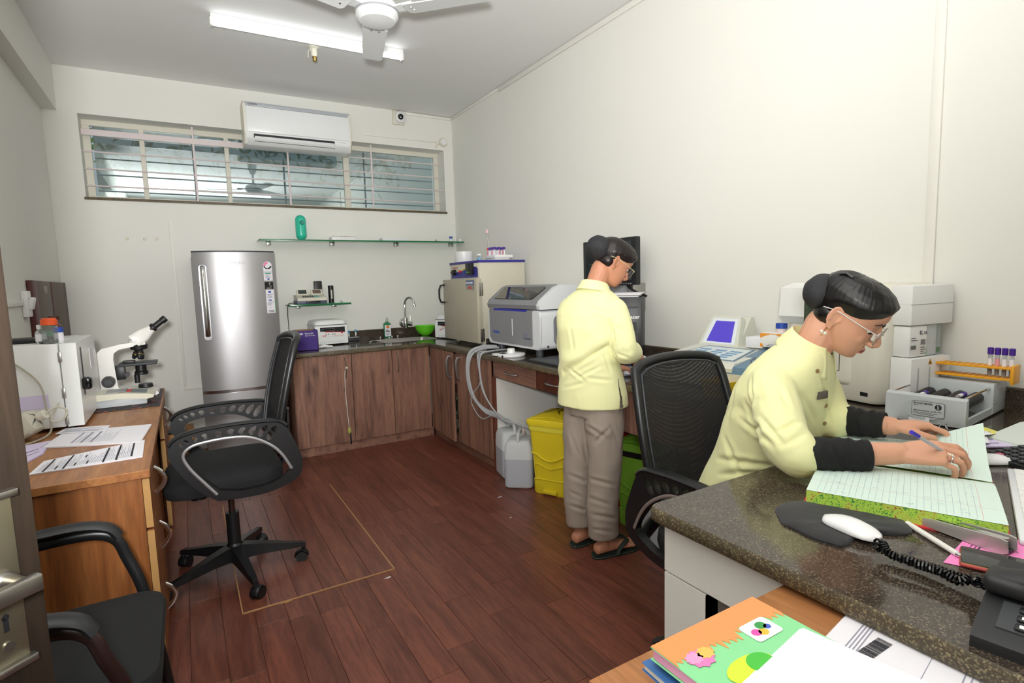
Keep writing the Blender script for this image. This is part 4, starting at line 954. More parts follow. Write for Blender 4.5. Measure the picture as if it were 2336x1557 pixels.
# ------------------------------------------------------------------ work area of the standing person
pp_ = thing('worksheet', 'white worksheet on the worktop in front of the standing person', 'paper', (1.95, 2.05, CT))
c4 = [W(1415, 852, z=CT+.002), W(1462, 858, z=CT+.002), W(1500, 846, z=CT+.002), W(1450, 838, z=CT+.002)]
pm_ = MB(); pm_.add([(v.x, v.y, CT+.001) for v in c4]+[(v.x, v.y, CT+.003) for v in c4], [(3, 2, 1, 0), (4, 5, 6, 7)]+[(i, (i+1) % 4, 4+(i+1) % 4, 4+i) for i in range(4)])
pm_.build('sheet', M('lilac_paper', 'dcd0ee', .8), pp_, 0, world=True)
AMBER = M('amber_glass', '5a2418', .15)
q = W(1450, 853, z=CT); q.x = 1.98; q = Vector((1.95, W(1450, 853, x=1.95).y, CT))
bottle('reagent_vial', 'small brown vial with red cap and pink label before the standing person', 'vial', (q.x, q.y, CT+.003), [(0, 0), (.012, 0), (.0125, .036), (.008, .042), (.008, .045)], AMBER, [(.0105, .042), (.0105, .058), (0, .059)], RED, (.0128, .008, .034), M('pink_label', 'e89aa6', .6))
q = Vector((1.98, W(1432, 845, x=1.98).y, CT))
bottle('reagent_bottle', 'clear reagent bottle with navy cap beside the red-capped vial', 'bottle', (q.x, q.y, CT+.003), [(0, 0), (.022, 0), (.023, .045), (.014, .055)], CLEAR, [(.016, .053), (.016, .072), (0, .073)], M('navy_cap', '1e2a70', .4), (.0232, .01, .035))
yr = thing('yellow_tip_box', 'yellow pipette tip box lid on the worktop behind the sample tubes', 'box', (2.3, 2.0, CT))
MB().rbox(2.22, 2.34, 1.88, 2.19, CT+.001, CT+.06, .004).build('tip_box', M('clear_tip_box', 'd8dcdc', .3), yr, world=True); MB().rbox(2.215, 2.345, 1.875, 2.195, CT+.06, CT+.075, .004).build('lid', M('lemon_plastic', 'e0d234', .4), yr, world=True)
for k in range(12): MB().box(2.213, 2.2155, 1.885+k*.0255, 1.893+k*.0255, CT+.061, CT+.074).build('lid_rib', M('lemon_plastic2', 'd2c430', .4), yr, 0, world=True)
tg = thing('tube_stand', 'white foam tube stand before the standing person', 'rack', (2.12, 2.0, CT)); MB().rbox(2.04, 2.18, 1.86, 2.14, CT+.001, CT+.04, .004).build('block', WHITE, tg, world=True)
for k, cm_ in enumerate((None, None, RED, None, 'Y', 'Y', None, None)):
    c_ = {None: CLEAR, 'Y': M('yellow_cap', 'e8b818', .4)}.get(cm_, cm_)
    yv = 2.12-k*.033
    sample_tube((2.09+.02*(k % 2), yv, CT+.02), c_, ('clear-capped', 'red-capped', 'yellow-capped')[0 if cm_ is None else (1 if cm_ is RED else 2)]+' tube, number %s from the left, in the white stand before the standing person' % ('one', 'two', 'three', 'four', 'five', 'six', 'seven', 'eight')[k], 'tubes in the white stand', h=.05, r=.008, lab=None, capr=.0105)
ck = tag(MB().rbox(2.33, 2.5, 1.95, 2.24, CT, CT+.05, .012).build('foil_pack', M('grey_mottled_pack', '8c8c90', .4, noise=.3, nscale=60)), 'grey mottled pack lying against the wall behind the yellow tip box', 'pack')
# ------------------------------------------------------------------ semi-auto analyser with violet screen
sa = thing('chemistry_analyzer', 'cream chemistry analyzer with violet screen and keypad against the right wall', 'analyzer', (2.25, 1.8, CT))
CRM = M('cream_instrument', 'd9dace', .4); BLG = M('blue_grey_instrument', '64839a', .4)
sz = .985
MB().prism([(2.03, CT+.01), (2.02, sz-.03), (2.04, sz-.008), (2.34, sz+.03), (2.5, sz+.03), (2.5, CT+.01)], 'y', 1.56, 1.985).build('case', CRM, sa, 30, world=True)
MB().prism([(2.02, sz-.05), (2.03, sz-.02), (2.34, sz+.045), (2.48, sz+.045), (2.48, sz-.05)], 'y', 1.40, 1.60).build('sample_cover', BLG, sa, 30, world=True)
MB().prism([(2.03, CT+.01), (2.02, sz-.05), (2.48, sz-.05), (2.48, CT+.01)], 'y', 1.42, 1.565).build('lower_side', CRM, sa, 30, world=True)
ka = math.atan2(.038, .3)
fk_ = frame((2.04, 1.965, sz-.0075), (0, -1, 0), (math.cos(ka), 0, math.sin(ka)))
kp = MB().prism([(.02, .03), (.06, .25), (.33, .25), (.38, .03)], 'z', .0002, .0012, mat=fk_).build('keypad_border', BLG, sa, 0, world=True)
MB().prism([(.035, .04), (.07, .235), (.32, .235), (.365, .04)], 'z', .0008, .002, mat=fk_).build('keypad_sheet', M('keypad_pale', 'dfe6e2', .5), sa, 0, world=True)
for gi, u0 in enumerate((.075, .165, .25)):
    for r in range(4):
        for c in range(3): MB().rbox(u0+c*.022, u0+c*.022+.016, .06+r*.035, .06+r*.035+.02, .0018, .004, .0008, 1, mat=fk_).build('key', M('key_blue', '6f9cc0', .4), kp, 0, world=True)
sf = frame((2.31, 2.0, sz+.022), (0, -1, 0), (.42, 0, .9))
MB().prism([(.01, 0), (.045, .165), (.215, .165), (.25, 0)], 'z', -.03, .0, mat=sf).build('screen_housing', CRM, sa, 25, world=True)
MB().prism([(.03, .012), (.058, .15), (.205, .15), (.225, .012)], 'z', 0, .002, mat=sf).build('screen_bezel', M('bezel_pale', 'e6ecf2', .4), sa, 0, world=True)
MB().prism([(.055, .022), (.078, .135), (.19, .135), (.205, .022)], 'z', .0018, .003, mat=sf).build('screen', M('violet_screen', '4a3ab0', .3, emit='5a48c8', estr=.35), sa, 0, world=True)
MB().prism([(2.33, sz+.02), (2.43, sz+.165), (2.45, sz+.165), (2.5, sz+.02)], 'y', 1.765, 1.98).build('screen_back', CRM, sa, 30, world=True)
MB().tube([(2.08, 1.49, sz-.04), (2.06, 1.495, sz+.01), (2.055, 1.47, sz+.03), (2.05, 1.465, sz-.01)], .003, 6).build('aspirator_probe', STEEL, sa, world=True)
gb = thing('glove_box', 'white and orange printed glove box on the chemistry analyzer', 'box', (2.36, 1.5, sz+.046))
MB().rbox(2.27, 2.46, 1.475, 1.60, sz+.046, sz+.11, .002).build('carton', M('white_orange_print', 'f0eee6', .5), gb, 25, world=True)
ORG = M('orange_flame_print', 'f09a30', .5)
fg1 = frame((2.2695, 1.60, sz+.046), (0, -1, 0), (0, 0, 1)); fg2 = frame((2.27, 1.4745, sz+.046), (1, 0, 0), (0, 0, 1))
MB().prism([(0, .063), (0, .04), (.02, .05), (.05, .06), (.075, .06), (.1, .05), (.125, .035), (.125, .063)], 'z', 0, .0004, mat=fg1).build('print_flame', ORG, gb, 0, world=True)
MB().prism([(0, 0), (0, .016), (.014, .014), (.014, 0)], 'z', 0, .0004, mat=fg1).build('print_flame', ORG, gb, 0, world=True); MB().prism([(.11, 0), (.11, .016), (.125, .014), (.125, 0)], 'z', 0, .0004, mat=fg1).build('print_flame', ORG, gb, 0, world=True)
MB().prism([(0, 0), (0, .03), (.03, .026), (.06, .012), (.1, .004), (.1, 0)], 'z', 0, .0004, mat=fg2).build('print_flame', M('red_orange_print', 'e0602a', .5), gb, 0, world=True)
ink([(.04, .09, .012, .014), (.03, .1, .007, .009), (.035, .09, .003, .005)], LINK, gb, fg1, 'box_print', .0005); text('i.', .02, INK, gb, fg2 @ Vector((.07, .025, .0006)), (1, 0, 0), (0, 0, 1))
q = (2.33, 1.535, sz+.11)
bottle('sample_jar', 'jar with bright blue lid standing on the orange glove box', 'jar', q, [(0, 0), (.022, 0), (.023, .018), (.022, .02)], M('pinkish_jar', 'e8d4d2', .4), [(.0245, .02), (.0245, .042), (.022, .044), (0, .044)], BLUE)
wbx_ = carton('small_carton', 'small plain white carton beside the orange glove box', 'box', 2.3, 2.4, 1.61, 1.70, sz+.032, .05, M('white_card', 'e8e8ea', .7))
# yellow funnel/bin behind the seated person's chair
yb = thing('yellow_tray', 'yellow plastic tray partly hidden behind the mesh chair', 'tray', (1.97, 1.55, CT)); MB().loft([[Vector((1.97+x, 1.55+y, z)) for x, y in rrect(w_, d_, .02, 4)] for w_, d_, z in ((.16, .1, CT), (.2, .13, CT+.07), (.19, .12, CT+.07), (.15, .09, CT+.006))]).build('tray_shell', M('strong_yellow', 'e8c420', .4), yb, world=True)
# ------------------------------------------------------------------ big analyser behind the seated person
BW = M('warm_white_case', 'e4e0d2', .35)
ba = thing('large_analyzer', 'large cream and white benchtop analyzer behind the seated person', 'analyzer', (2.21, 1.06, CT), R_(-8))
# local: x depth to the wall, y along the front (left = +y)
prof = []
def fr_r(z): return None
rg_ = []
for z, ins, fx in ((.008, .006, .0), (.02, 0, 0), (.2, 0, -.004), (.38, .0, .006), (.42, .004, .02), (.455, .015, .045), (.462, .03, .06)):
    rg_.append([Vector((fx+.15+x-(0), .21+y, z)) for x, y in rrect(.30-2*ins+(0), .44-2*ins, .05, 6)])
MB().loft(rg_).build('main_case', BW, ba, 45)
MB().rbox(-.012, .06, .10, .34, .06, .30, .03, 4).build('front_bulge', BW, ba, 45)
MB().rbox(-.0145, -.011, .15, .215, .12, .285, .004).build('door_outline', M('dark_seam', '6a6254', .5), ba, 30); MB().rbox(-.0165, -.012, .152, .213, .1225, .283, .004).build('door_panel', BW, ba, 30)
MB().prism([(-.005, .30), (-.03, .33), (-.02, .45), (.05, .47), (.05, .3)], 'y', .30, .43).build('screen_hood', WHITE, ba, 40)
MB().rbox(-.035, -.02, .28, .42, .32, .45, .004, mat=Matrix.Rotation(R_(6), 4, 'Y')).build('screen_bezel', WHITE, ba, 30)
MB().rbox(-.037, -.03, .25, .30, .27, .42, .004).build('touch_screen', M('dim_green_screen', '3c4a40', .15), ba, 30)
MB().rbox(-.002, .004, .04, .07, .035, .05, .001).build('usb_port', BLACK, ba, 25)
# reagent bay on the right side
MB().rbox(.05, .29, -.075, .0, .31, .455, .004).build('bay_hood', WHITE, ba, 30); MB().box(.05, .2905, -.0762, -.0, .385, .387).build('hood_seam', GREYP, ba, 0)
MB().rbox(.045, .27, -.085, -.01, .01, .19, .003).build('bay_front', WHITE, ba, 30)
for x in (.085, .15, .215): MB().rbox(x-.005, x+.005, -.0865, -.08, .03, .155, .003).build('bay_slot', M('slot_grey', 'b4b4b4', .5), ba, 25)
tri = frame((.15, -.0858, .165), (1, 0, 0), (0, 0, 1)); MB().prism([(-.011, 0), (.011, 0), (0, .021)], 'z', 0, .0008, mat=tri).build('warning_triangle', M('hazard_yellow', 'd8a030', .5), ba, 0)
MB().prism([(-.005, .003), (.005, .003), (0, .012)], 'z', .0006, .0012, mat=tri).build('warning_mark', INK, ba, 0)
MB().box(.05, .285, -.006, .0, .02, .42).build('bay_back', DGREY, ba, 0)
rb = thing('reagent_pack', 'white one litre reagent pack in the analyzer side bay', 'reagent pack', (2.3, .98, CT+.19))
m8 = Matrix.Translation((2.21, 1.06, CT)) @ Matrix.Rotation(R_(-8), 4, 'Z')
def b8(nm, *a, mat, par, r=.003): return MB().rbox(*a, r, mat=m8).build(nm, mat, par, 30, world=True)
b8('pack_body', .055, .155, -.07, -.008, .192, .308, mat=WHITE, par=rb, r=.008)
def t8(s, size, x, z, par, m=INK): p = m8 @ Vector((x, -.0712, z)); d = m8.to_3x3() @ Vector((1, 0, 0)); text(s, size, m, par, p, d, (0, 0, 1))
t8('1L', .022, .105, .275, rb); t8('CE', .014, .133, .276, rb)
f8 = frame(m8 @ Vector((.055, -.0711, .192)), m8.to_3x3() @ Vector((1, 0, 0)), (0, 0, 1))
ink([(.06+k*.004, .062+k*.004, .045, .065) for k in range(7)]+[(.005+k*.005, .008+k*.005, .03, .045) for k in range(6)]+[(.06, .085, .035, .037), (.06, .09, .027, .029), (.06, .08, .02, .022), (.06, .09, .012, .014), (.005, .03, .07, .073), (.005, .04, .062, .065)], INK, rb, f8, 'label_print')
r2 = thing('reagent_pack', 'narrow grey reagent pack with green tag in the analyzer side bay', 'reagent pack', (2.38, .97, CT+.19))
b8('pack_body', .165, .225, -.06, -.008, .192, .31, mat=LGREY, par=r2); b8('green_tag', .158, .168, -.062, -.05, .195, .215, mat=M('tag_green', '4cb020', .4), par=r2)
r3 = thing('reagent_pack', 'slim translucent reagent pack furthest right in the analyzer side bay', 'reagent pack', (2.44, .96, CT+.19)); b8('pack_body', .232, .26, -.055, -.008, .192, .31, mat=M('smoky_clear', '9aa4a4', .3), par=r3)
b8('pack_cap', .235, .255, -.058, -.05, .2, .22, mat=M('dull_green', '5a7a5a', .4), par=r3)
# ------------------------------------------------------------------ roller mixer
mx_ = thing('roller_mixer', 'grey blood roller mixer with black rollers on the worktop', 'mixer', (2.092, .972, CT), R_(5))
# local: x depth, y -> left ; right = -y
WM = .225
MB().prism([(-.012, .004), (-.02, .03), (-.016, .092), (.0, .098), (.006, .098), (.006, .004)], 'y', -WM, 0).build('front_plate', LGREY, mx_, 30)
MB().prism([(WM/2+.06*math.cos(2*PI*k/28)-WM, .05+.034*math.sin(2*PI*k/28)) for k in range(28)], 'x', -.0205, -.0165).build('oval_relief', M('oval_grey', 'bcc2c4', .4), mx_, 30)
MB().box(0, .27, -WM+.004, -.004, .008, .014).build('base_tray', LGREY, mx_, 0)
MB().box(0, .26, -WM+.002, -WM+.01, .006, .03).build('tray_wall', LGREY, mx_, 0); MB().box(.06, .2, -WM+.03, -WM+.1, .014, .02).build('tray_label', CLEAR, mx_, 0)
MB().rbox(.26, .41, -WM, 0, .006, .112, .003).build('motor_housing', LGREY, mx_, 25)
for y in (-.012, -WM+.012): MB().cyl((0, y, .095), (.262, y, .098), .0035, n=10).build('guide_rod', CHROME, mx_)
for k in range(4):
    y = -.045-k*.046
    MB().cyl((.004, y, .055), (.25, y, .062), .019, n=20).build('roller', M('roller_black', '1e1e1e', .5), mx_)
lb = frame((-.0212, -.07, .028), (0, -1, 0), (0, 0, 1))
lo = MB().prism(rrect(.092, .05, .006, 4, .055, .025), 'z', 0, .0004, mat=lb); lo = lo.build('plate_border', INK, mx_, 0)
MB().prism(rrect(.0895, .0475, .005, 4, .055, .025), 'z', .0002, .0008, mat=lb).build('plate_sheet', LGREY, lo, 0)
def t9(s, size, u, v, **k): text(s, size, INK, lo, lb @ Vector((u, v, .001)), (0, -1, 0), (0, 0, 1), 'plate_text', world=False, **k)
t9('BLOOD MIXER', .0075, .014, .04, bold=.0002, sx=1.1); t9('MRX-02', .004, .014, .034); t9('Labline Equipments Pvt. Ltd.', .0048, .014, .017, bold=.0001); t9('B-37, MIDC Industrial Estate, Mumbai - 400705', .0035, .014, .011); t9('Tel. +91-22-27601234, Fax 22-27601235', .0035, .014, .006); t9('LAB LINE', .006, .068, .018)
MB().cyl(lb @ Vector((.083, .035, .0008)), lb @ Vector((.083, .035, .0012)), .0095, n=20).build('plate_logo', INK, lo); MB().box(.0805, .082, .028, .043, .0012, .0015, mat=lb).box(.0835, .085, .028, .04, .0012, .0015, mat=lb).build('plate_logo', LGREY, lo, 0)
for (x, y, z) in ((.275, -WM-.0005, .045), (.395, -WM-.0005, .075)): MB().cyl((x, y, z), (x, y-.003, z), .004, n=10).build('screw', STEEL, mx_)
for k in range(8): MB().box(.31+k*.007, .313+k*.007, -WM-.001, -WM+.001, .065, .09).build('vent_slot', M('slot_grey', 'b4b4b4'), mx_, 0)
m9 = Matrix.Translation(mx_.location) @ Matrix.Rotation(mx_.rotation_euler.z, 4, 'Z')
for k, (x, y, fl_) in enumerate(((.06, -.068, 1), (.08, -.114, -1), (.12, -.16, 1))):
    p = m9 @ Vector((x, y, .078)); ang = mx_.rotation_euler.z
    sample_tube(p, PURPLE, ('left', 'middle', 'right')[k]+' purple-capped blood tube lying across the mixer rollers', 'tubes on the roller mixer', h=.07, r=.006, lab=PAPER, blood=M('dark_blood', '6a1018', .3), tilt=(0, R_(90), ang+(0 if fl_ > 0 else PI)))
# yellow rack
ry = thing('yellow_tube_rack', 'orange-yellow two-tier tube rack on the roller mixer housing', 'rack', (2.415, .868, CT+.113), R_(3))
YO = M('orange_yellow_plastic', 'f0a818', .4)
for y in (.115, -.135): MB().rbox(-.035, .035, y-.005, y+.005, 0, .065, .003).build('end_plate', YO, ry)
for z in (.012, .05):
    t_ = MB(); t_.rbox(-.03, .03, -.135, .115, z, z+.008, .001); tier = t_.build('tier', YO, ry)
    for r in range(3):
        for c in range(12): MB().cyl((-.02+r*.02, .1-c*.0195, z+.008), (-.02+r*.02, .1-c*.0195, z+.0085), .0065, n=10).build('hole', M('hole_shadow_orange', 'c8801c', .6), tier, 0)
mr = Matrix.Translation(ry.location) @ Matrix.Rotation(ry.rotation_euler.z, 4, 'Z')
for k in range(4):
    p = mr @ Vector((-.0, -.066-k*.0195, .021))
    sample_tube(p, PURPLE, ('first', 'second', 'third', 'last')[k]+' purple-capped tube from the left in the orange rack', 'tubes in the orange rack', h=.082, r=.0065, lab=(PAPER if k != 1 else M('pink_frame_label', 'e8a0a8', .6)), blood=M('dark_blood', '6a1018', .3), lz=(.026, .062), capr=.009, caph=.022)
o = MB().tube(smooth_path([(2.5, .70, .93), (2.45, .66, .89), (2.42, .6, .87), (2.45, .5, .858)]), .006, 8).build('mixer_cable', BLACK); tag(o, 'black power cable on the worktop right of the roller mixer', 'cable')
# ================================================================== LEFT DESK AND ITS THINGS
DT = .76
dk_ = thing('writing_desk', 'oak-coloured wooden desk with drawers along the left wall', 'desk', (-.46, 3.1, 0))
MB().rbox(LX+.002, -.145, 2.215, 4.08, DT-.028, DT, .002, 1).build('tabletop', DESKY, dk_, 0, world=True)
MB().box(LX+.004, -.172, 2.225, 2.245, 0, DT-.028).build('side_panel', DESKW, dk_, 0, world=True)
MB().box(LX+.004, -.172, 4.05, 4.07, 0, DT-.028).build('side_panel', DESKW, dk_, 0, world=True)
MB().box(LX+.004, -.185, 2.72, 2.74, 0, DT-.028).build('divider_panel', DESKW, dk_, 0, world=True)
MB().box(LX+.004, -.185, 3.55, 3.57, 0, DT-.028).build('divider_panel', DESKW, dk_, 0, world=True)
MB().box(LX+.004, LX+.02, 2.25, 4.05, .1, DT-.03).build('back_panel', DESKW, dk_, 0, world=True)
def bow2(p, L, r=.006):
    pts = [Vector(p)+Vector((0, 0, -L/2)), Vector(p)+Vector((.022, 0, -L*.3)), Vector(p)+Vector((.034, 0, 0)), Vector(p)+Vector((.022, 0, L*.3)), Vector(p)+Vector((0, 0, L/2))]
    q = smooth_path(pts, 5); return MB().tube(q, [(.005, .009)]*len(q), 8, up=(0, 1, 0))
for k, (z0, z1) in enumerate(((.55, .73), (.30, .545), (.05, .295))):
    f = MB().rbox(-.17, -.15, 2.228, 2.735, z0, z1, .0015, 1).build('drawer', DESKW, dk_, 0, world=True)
    MB().box(-.1705, -.1495, 2.2265, 2.2285, z0+.004, z1-.004).build('ply_edge', EDGEW, f, 0, world=True)
    bow2((-.15, 2.46, (z0+z1)/2+.01), .1).build('handle', CHROME, f, world=True)
for k, (z0, z1) in enumerate(((.55, .73), (.05, .545))):
    f = MB().rbox(-.17, -.15, 3.565, 4.065, z0, z1, .0015, 1).build('drawer', DESKW, dk_, 0, world=True)
    MB().box(-.1705, -.1495, 3.5635, 3.5655, z0+.004, z1-.004).build('ply_edge', EDGEW, f, 0, world=True)
    bow2((-.15, 3.78, (z0+z1)/2+(.0, .12)[k]), .1).build('handle', CHROME, f, world=True)
# incubator
ib = thing('bench_incubator', 'white box-shaped bench incubator with black latch on the left desk', 'incubator', (-.6, 3.38, DT))
iy0, iy1, iz0, iz1 = 3.085, 3.68, DT+.018, 1.148
MB().rbox(LX+.01, -.488, iy0, iy1, iz0, iz1, .006).build('cabinet_body', WHITEM, ib, 30, world=True)
idr = MB(); idr.prism([(iy0-.002, iz0), (iy0-.002, iz1), (iy1-.06, iz1), (iy1-.01, iz1-.1), (iy1, iz1-.2), (iy1, iz0)], 'x', -.484, -.425); idd = idr.build('door', WHITEM, ib, 25, world=True)
for z in (1.09, .93, .81): MB().rbox(-.492, -.478, iy0-.008, iy0, z-.022, z+.022, .002).build('hinge', STEEL, ib, 25, world=True)
MB().box(-.4255, -.4235, 3.17, 3.2, .9, 1.12).build('door_slot', BLACK, idd, 0, world=True)
MB().rbox(-.425, -.39, 3.12, 3.175, .93, .985, .01, 3).build('latch', BLACKG, idd, 30, world=True)
MB().box(-.4255, -.4235, 3.44, 3.56, .99, 1.09).build('sticker', PAPER, idd, 0, world=True)
ink([(.01+k*.03, .03+k*.03, .06-j*.025, .075-j*.025) for k in range(3) for j in range(2)], RED, idd, frame((-.4233, 3.56, 1.0), (0, -1, 0), (0, 0, 1)), 'sticker_print')
for x in (-.74, -.47):
    for y in (3.12, 3.64): MB().cyl((x, y, DT), (x, y, iz0+.002), .014, n=10).build('foot', BLACK, ib, world=True)
MB().box(-.72, -.54, iy0-.0015, iy0-.0005, .87, .93).build('notice_sheet', M('lilac_paper', 'dcd0ee', .8), ib, 0, world=True)
nt_ = MB().box(-.745, -.60, iy0-.0018, iy0-.0008, .80, .862).build('notice_sheet', PAPER, ib, 0, world=True)
ink([(.01, .12, .05-k*.012, .055-k*.012) for k in range(4)], RED, ib, frame((-.745, iy0-.002, .80), (1, 0, 0), (0, 0, 1)), 'notice_print')
# bottles on the incubator
tp = iz1
bottle('reagent_bottle', 'small clear bottle with white cap on the incubator', 'bottle', (-.552, 3.16, tp), [(0, 0), (.02, 0), (.022, .01), (.022, .05), (.012, .064), (.012, .07)], CLEAR, [(.0145, .066), (.0145, .084), (0, .085)], WHITE, (.0224, .012, .044))
bottle('bead_jar', 'clear jar of steel beads with bright orange cap on the incubator', 'jar', (-.518, 3.14, tp), [(0, 0), (.028, 0), (.03, .008), (.03, .075), (.022, .082)], CLEAR, [(.03, .082), (.031, .104), (.026, .106), (.026, .112), (0, .112)], M('orange_cap', 'f4602c', .4), None, None, None, (.027, .003, .02), granite('steel_beads', '4a4a4c', '8a8a8c', 'd8d8d8', .3, 200))
bottle('amber_bottle', 'dark brown bottle with green label behind the orange-capped jar', 'bottle', (-.515, 3.24, tp), [(0, 0), (.024, 0), (.025, .07), (.013, .085), (.013, .095)], AMBER, [(.022, .098), (.022, .118), (0, .119)], M('brown_cap', '4a2418', .5), (.0254, .03, .055), M('green_label', '3a9a5a', .5))
bottle('reagent_bottle', 'small jar with royal blue cap at the incubator edge', 'bottle', (-.492, 3.15, tp), [(0, 0), (.018, 0), (.019, .045), (.016, .05)], M('milky_plastic', 'dfe2e0', .4), [(.0195, .048), (.0195, .07), (0, .071)], BLUE, (.0192, .01, .04))
bt_ = thing('black_box_lid', 'flat black tray on the incubator behind the clear bottles', 'tray', (-.64, 3.28, tp)); MB().rbox(-.08, .08, -.06, .06, 0, .022, .006).build('tray_shell', BLACK, bt_)
# wash bottle with tubing on the desk
wb_ = thing('wash_bottle', 'translucent plastic bottle lying with tubing beside the incubator', 'bottle', (-.62, 2.97, DT))
mt = Matrix.Translation((-.63, 2.98, DT+.055)) @ Matrix.Rotation(R_(-18), 4, 'Z') @ Matrix.Rotation(R_(62), 4, 'Y')
MILK = M('milky_pe', 'dcd8c8', .4, trans=.15, ior=1.1)
MB().loft([[mt @ Vector((x, y, z)) for x, y in rrect(w_, d_, .02, 4)] for w_, d_, z in ((.08, .09, -.08), (.1, .1, -.07), (.1, .1, .05), (.08, .08, .07), (.03, .03, .082), (.03, .03, .095))]).build('bottle_body', MILK, wb_, world=True)
MB().lathe([(.02, .09), (.02, .115), (0, .116)], mat=mt, n=16).build('cap', M('milky_cap', 'e4dfd0', .5), wb_, world=True)
e_ = mt @ Vector((0, 0, .11))
MB().tube(smooth_path([e_, e_+Vector((.04, 0, .025)), e_+Vector((.075, 0, .01)), e_+Vector((.06, 0, -.03)), e_+Vector((.02, .01, -.03)), e_+Vector((.05, .02, .04))]), .004, 8).build('tubing', MILK, wb_, world=True)
o = MB().tube(smooth_path([(-.70, 3.078, 1.12), (-.62, 3.07, 1.06), (-.56, 3.06, .98), (-.545, 3.05, .88), (-.53, 3.02, .80), (-.545, 2.97, .768), (-.6, 2.86, .766), (-.68, 2.78, .766)]), .004, 8).build('probe_cable', M('grey_cable', 'b0aa98', .5)); tag(o, 'grey cable running down the incubator side onto the papers', 'cable')
# papers
def paper(name, label, corners, z, mat=PAPER, n=1, dz=.0006, text_rows=None, bars=None, wave=0):
    """corners: four (x,y) in order bottom-left, bottom-right, top-right, top-left of the sheet as read"""
    t = thing(name, label, 'paper', (corners[0][0], corners[0][1], z))
    c = [Vector((a, b, z)) for a, b in corners]
    for k in range(n):
        j = Vector((random.uniform(-.004, .004), random.uniform(-.004, .004), k*dz)) if k < n-1 else Vector((0, 0, k*dz))
        m = MB(); v = [p+j for p in c]; m.add(v+[p+Vector((0, 0, dz*.8)) for p in v], [(3, 2, 1, 0), (4, 5, 6, 7)]+[(i, (i+1) % 4, 4+(i+1) % 4, 4+i) for i in range(4)])
        m.build('sheet', mat, t, 0, world=True)
    zt = z+n*dz+.0004
    def bl(u, v): p = (c[0]*(1-u)+c[1]*u)*(1-v)+(c[3]*(1-u)+c[2]*u)*v; return Vector((p.x, p.y, zt))
    for rws, mt_ in ((text_rows, LINK), (bars, INK)):
        if rws:
            m = MB()
            for u0, u1, v0, v1 in rws: m.add([bl(u0, v0), bl(u1, v0), bl(u1, v1), bl(u0, v1)], [(0, 1, 2, 3)])
            m.build('printed_text', mt_, t, 0, world=True)
    return t
rd = random.Random(3)
def txt(v0, v1, n, u0=.08, u1=.92, th=.4):
    return [(u0, u0+(u1-u0)*rd.uniform(.35, 1), v0+(v1-v0)*i/n, v0+(v1-v0)*(i+th)/n) for i in range(n)]
P2 = lambda *ps, z=DT+.004: [(W(px, py, z=z).x, W(px, py, z=z).y) for px, py in ps]
paper('report_sheets', 'stack of printed reports nearest the incubator on the left desk', P2((95, 1022), (320, 1008), (345, 968), (150, 985)), DT+.001, n=5, dz=.0012, text_rows=[(.25+.1*i, .27+.1*i+.0, .15, .8) for i in range(3)]+[(.3+i*.022, .304+i*.022, .15, rd.uniform(.4, .85)) for i in range(18)])
fm = P2((65, 1083), (325, 1041), (330, 1003), (100, 1052), z=DT+.004)
paper('test_form', 'printed test form with black bars at the near edge of the left desk', fm, DT+.001, n=4, dz=.0012,
      text_rows=[(.05+i*.018, .055+i*.018, .1, rd.uniform(.3, .9)) for i in range(48)], bars=[(.10, .12, .02, .95), (.27, .29, .02, .95), (.62, .64, .02, .95), (.74, .76, .02, .95), (.88, .9, .1, .9)]+[(.2, .215, .05, .3), (.42, .435, .55, .75), (.36, .375, .1, .3), (.47, .485, .1, .3)])
paper('lab_form', 'partly hidden forms at the wall side of the left desk', P2((45, 1062), (95, 1035), (115, 1005), (40, 1020)), DT+.001, n=4, dz=.0012, mat=M('lilac_paper', 'dcd0ee'), bars=[(.2, .7, .5, .53), (.2, .8, .3, .32)])
paper('lab_form', 'small printed slip beside the incubator foot', P2((125, 992), (240, 985), (252, 971), (150, 978)), DT+.008, n=1, text_rows=txt(.2, .8, 4))
# cell counter device
cc_ = thing('cell_counter', 'ivory handheld-style cell counter unit before the microscope', 'counter', (-.33, 3.6, DT))
IV = M('ivory_instrument', 'd6d3c0', .4)
MB().rbox(-.11, .12, -.07, .07, .006, .05, .006).build('base', LGREY, cc_)
MB().prism([(-.15, .045), (-.15, .082), (.02, .077), (.13, .062), (.155, .055), (.15, .04), (.12, .036), (0, .05)], 'y', -.09, .09).build('upper_shell', IV, cc_, 30)
MB().box(-.06, .03, -.05, .06, .0795, .0815).build('display', GREYP, cc_, 0); kb = MB().prism([(.045, .0745), (.12, .065), (.12, .0665), (.045, .076)], 'y', -.06, .06).build('keypad', M('grey_keypad', '7c8688', .5), cc_, 0)
MB().box(.03, .05, -.04, .04, .0765, .0785).build('red_mark', RED, cc_, 0)
pd = tag(MB().rbox(-.47, -.15, 3.44, 4.03, DT+.0005, DT+.005, .002).build('bench_pad', granite('dark_pad', '2e2e30', '45454a', '8a4a4a', .6, 60)), 'dark patterned bench pad under the microscope and cell counter', 'mat')
# microscope
mi = thing('microscope', 'white and black binocular microscope on the left desk', 'microscope', (-.33, 3.88, DT+.006))
MW = M('microscope_white', 'ebe9e4', .3)
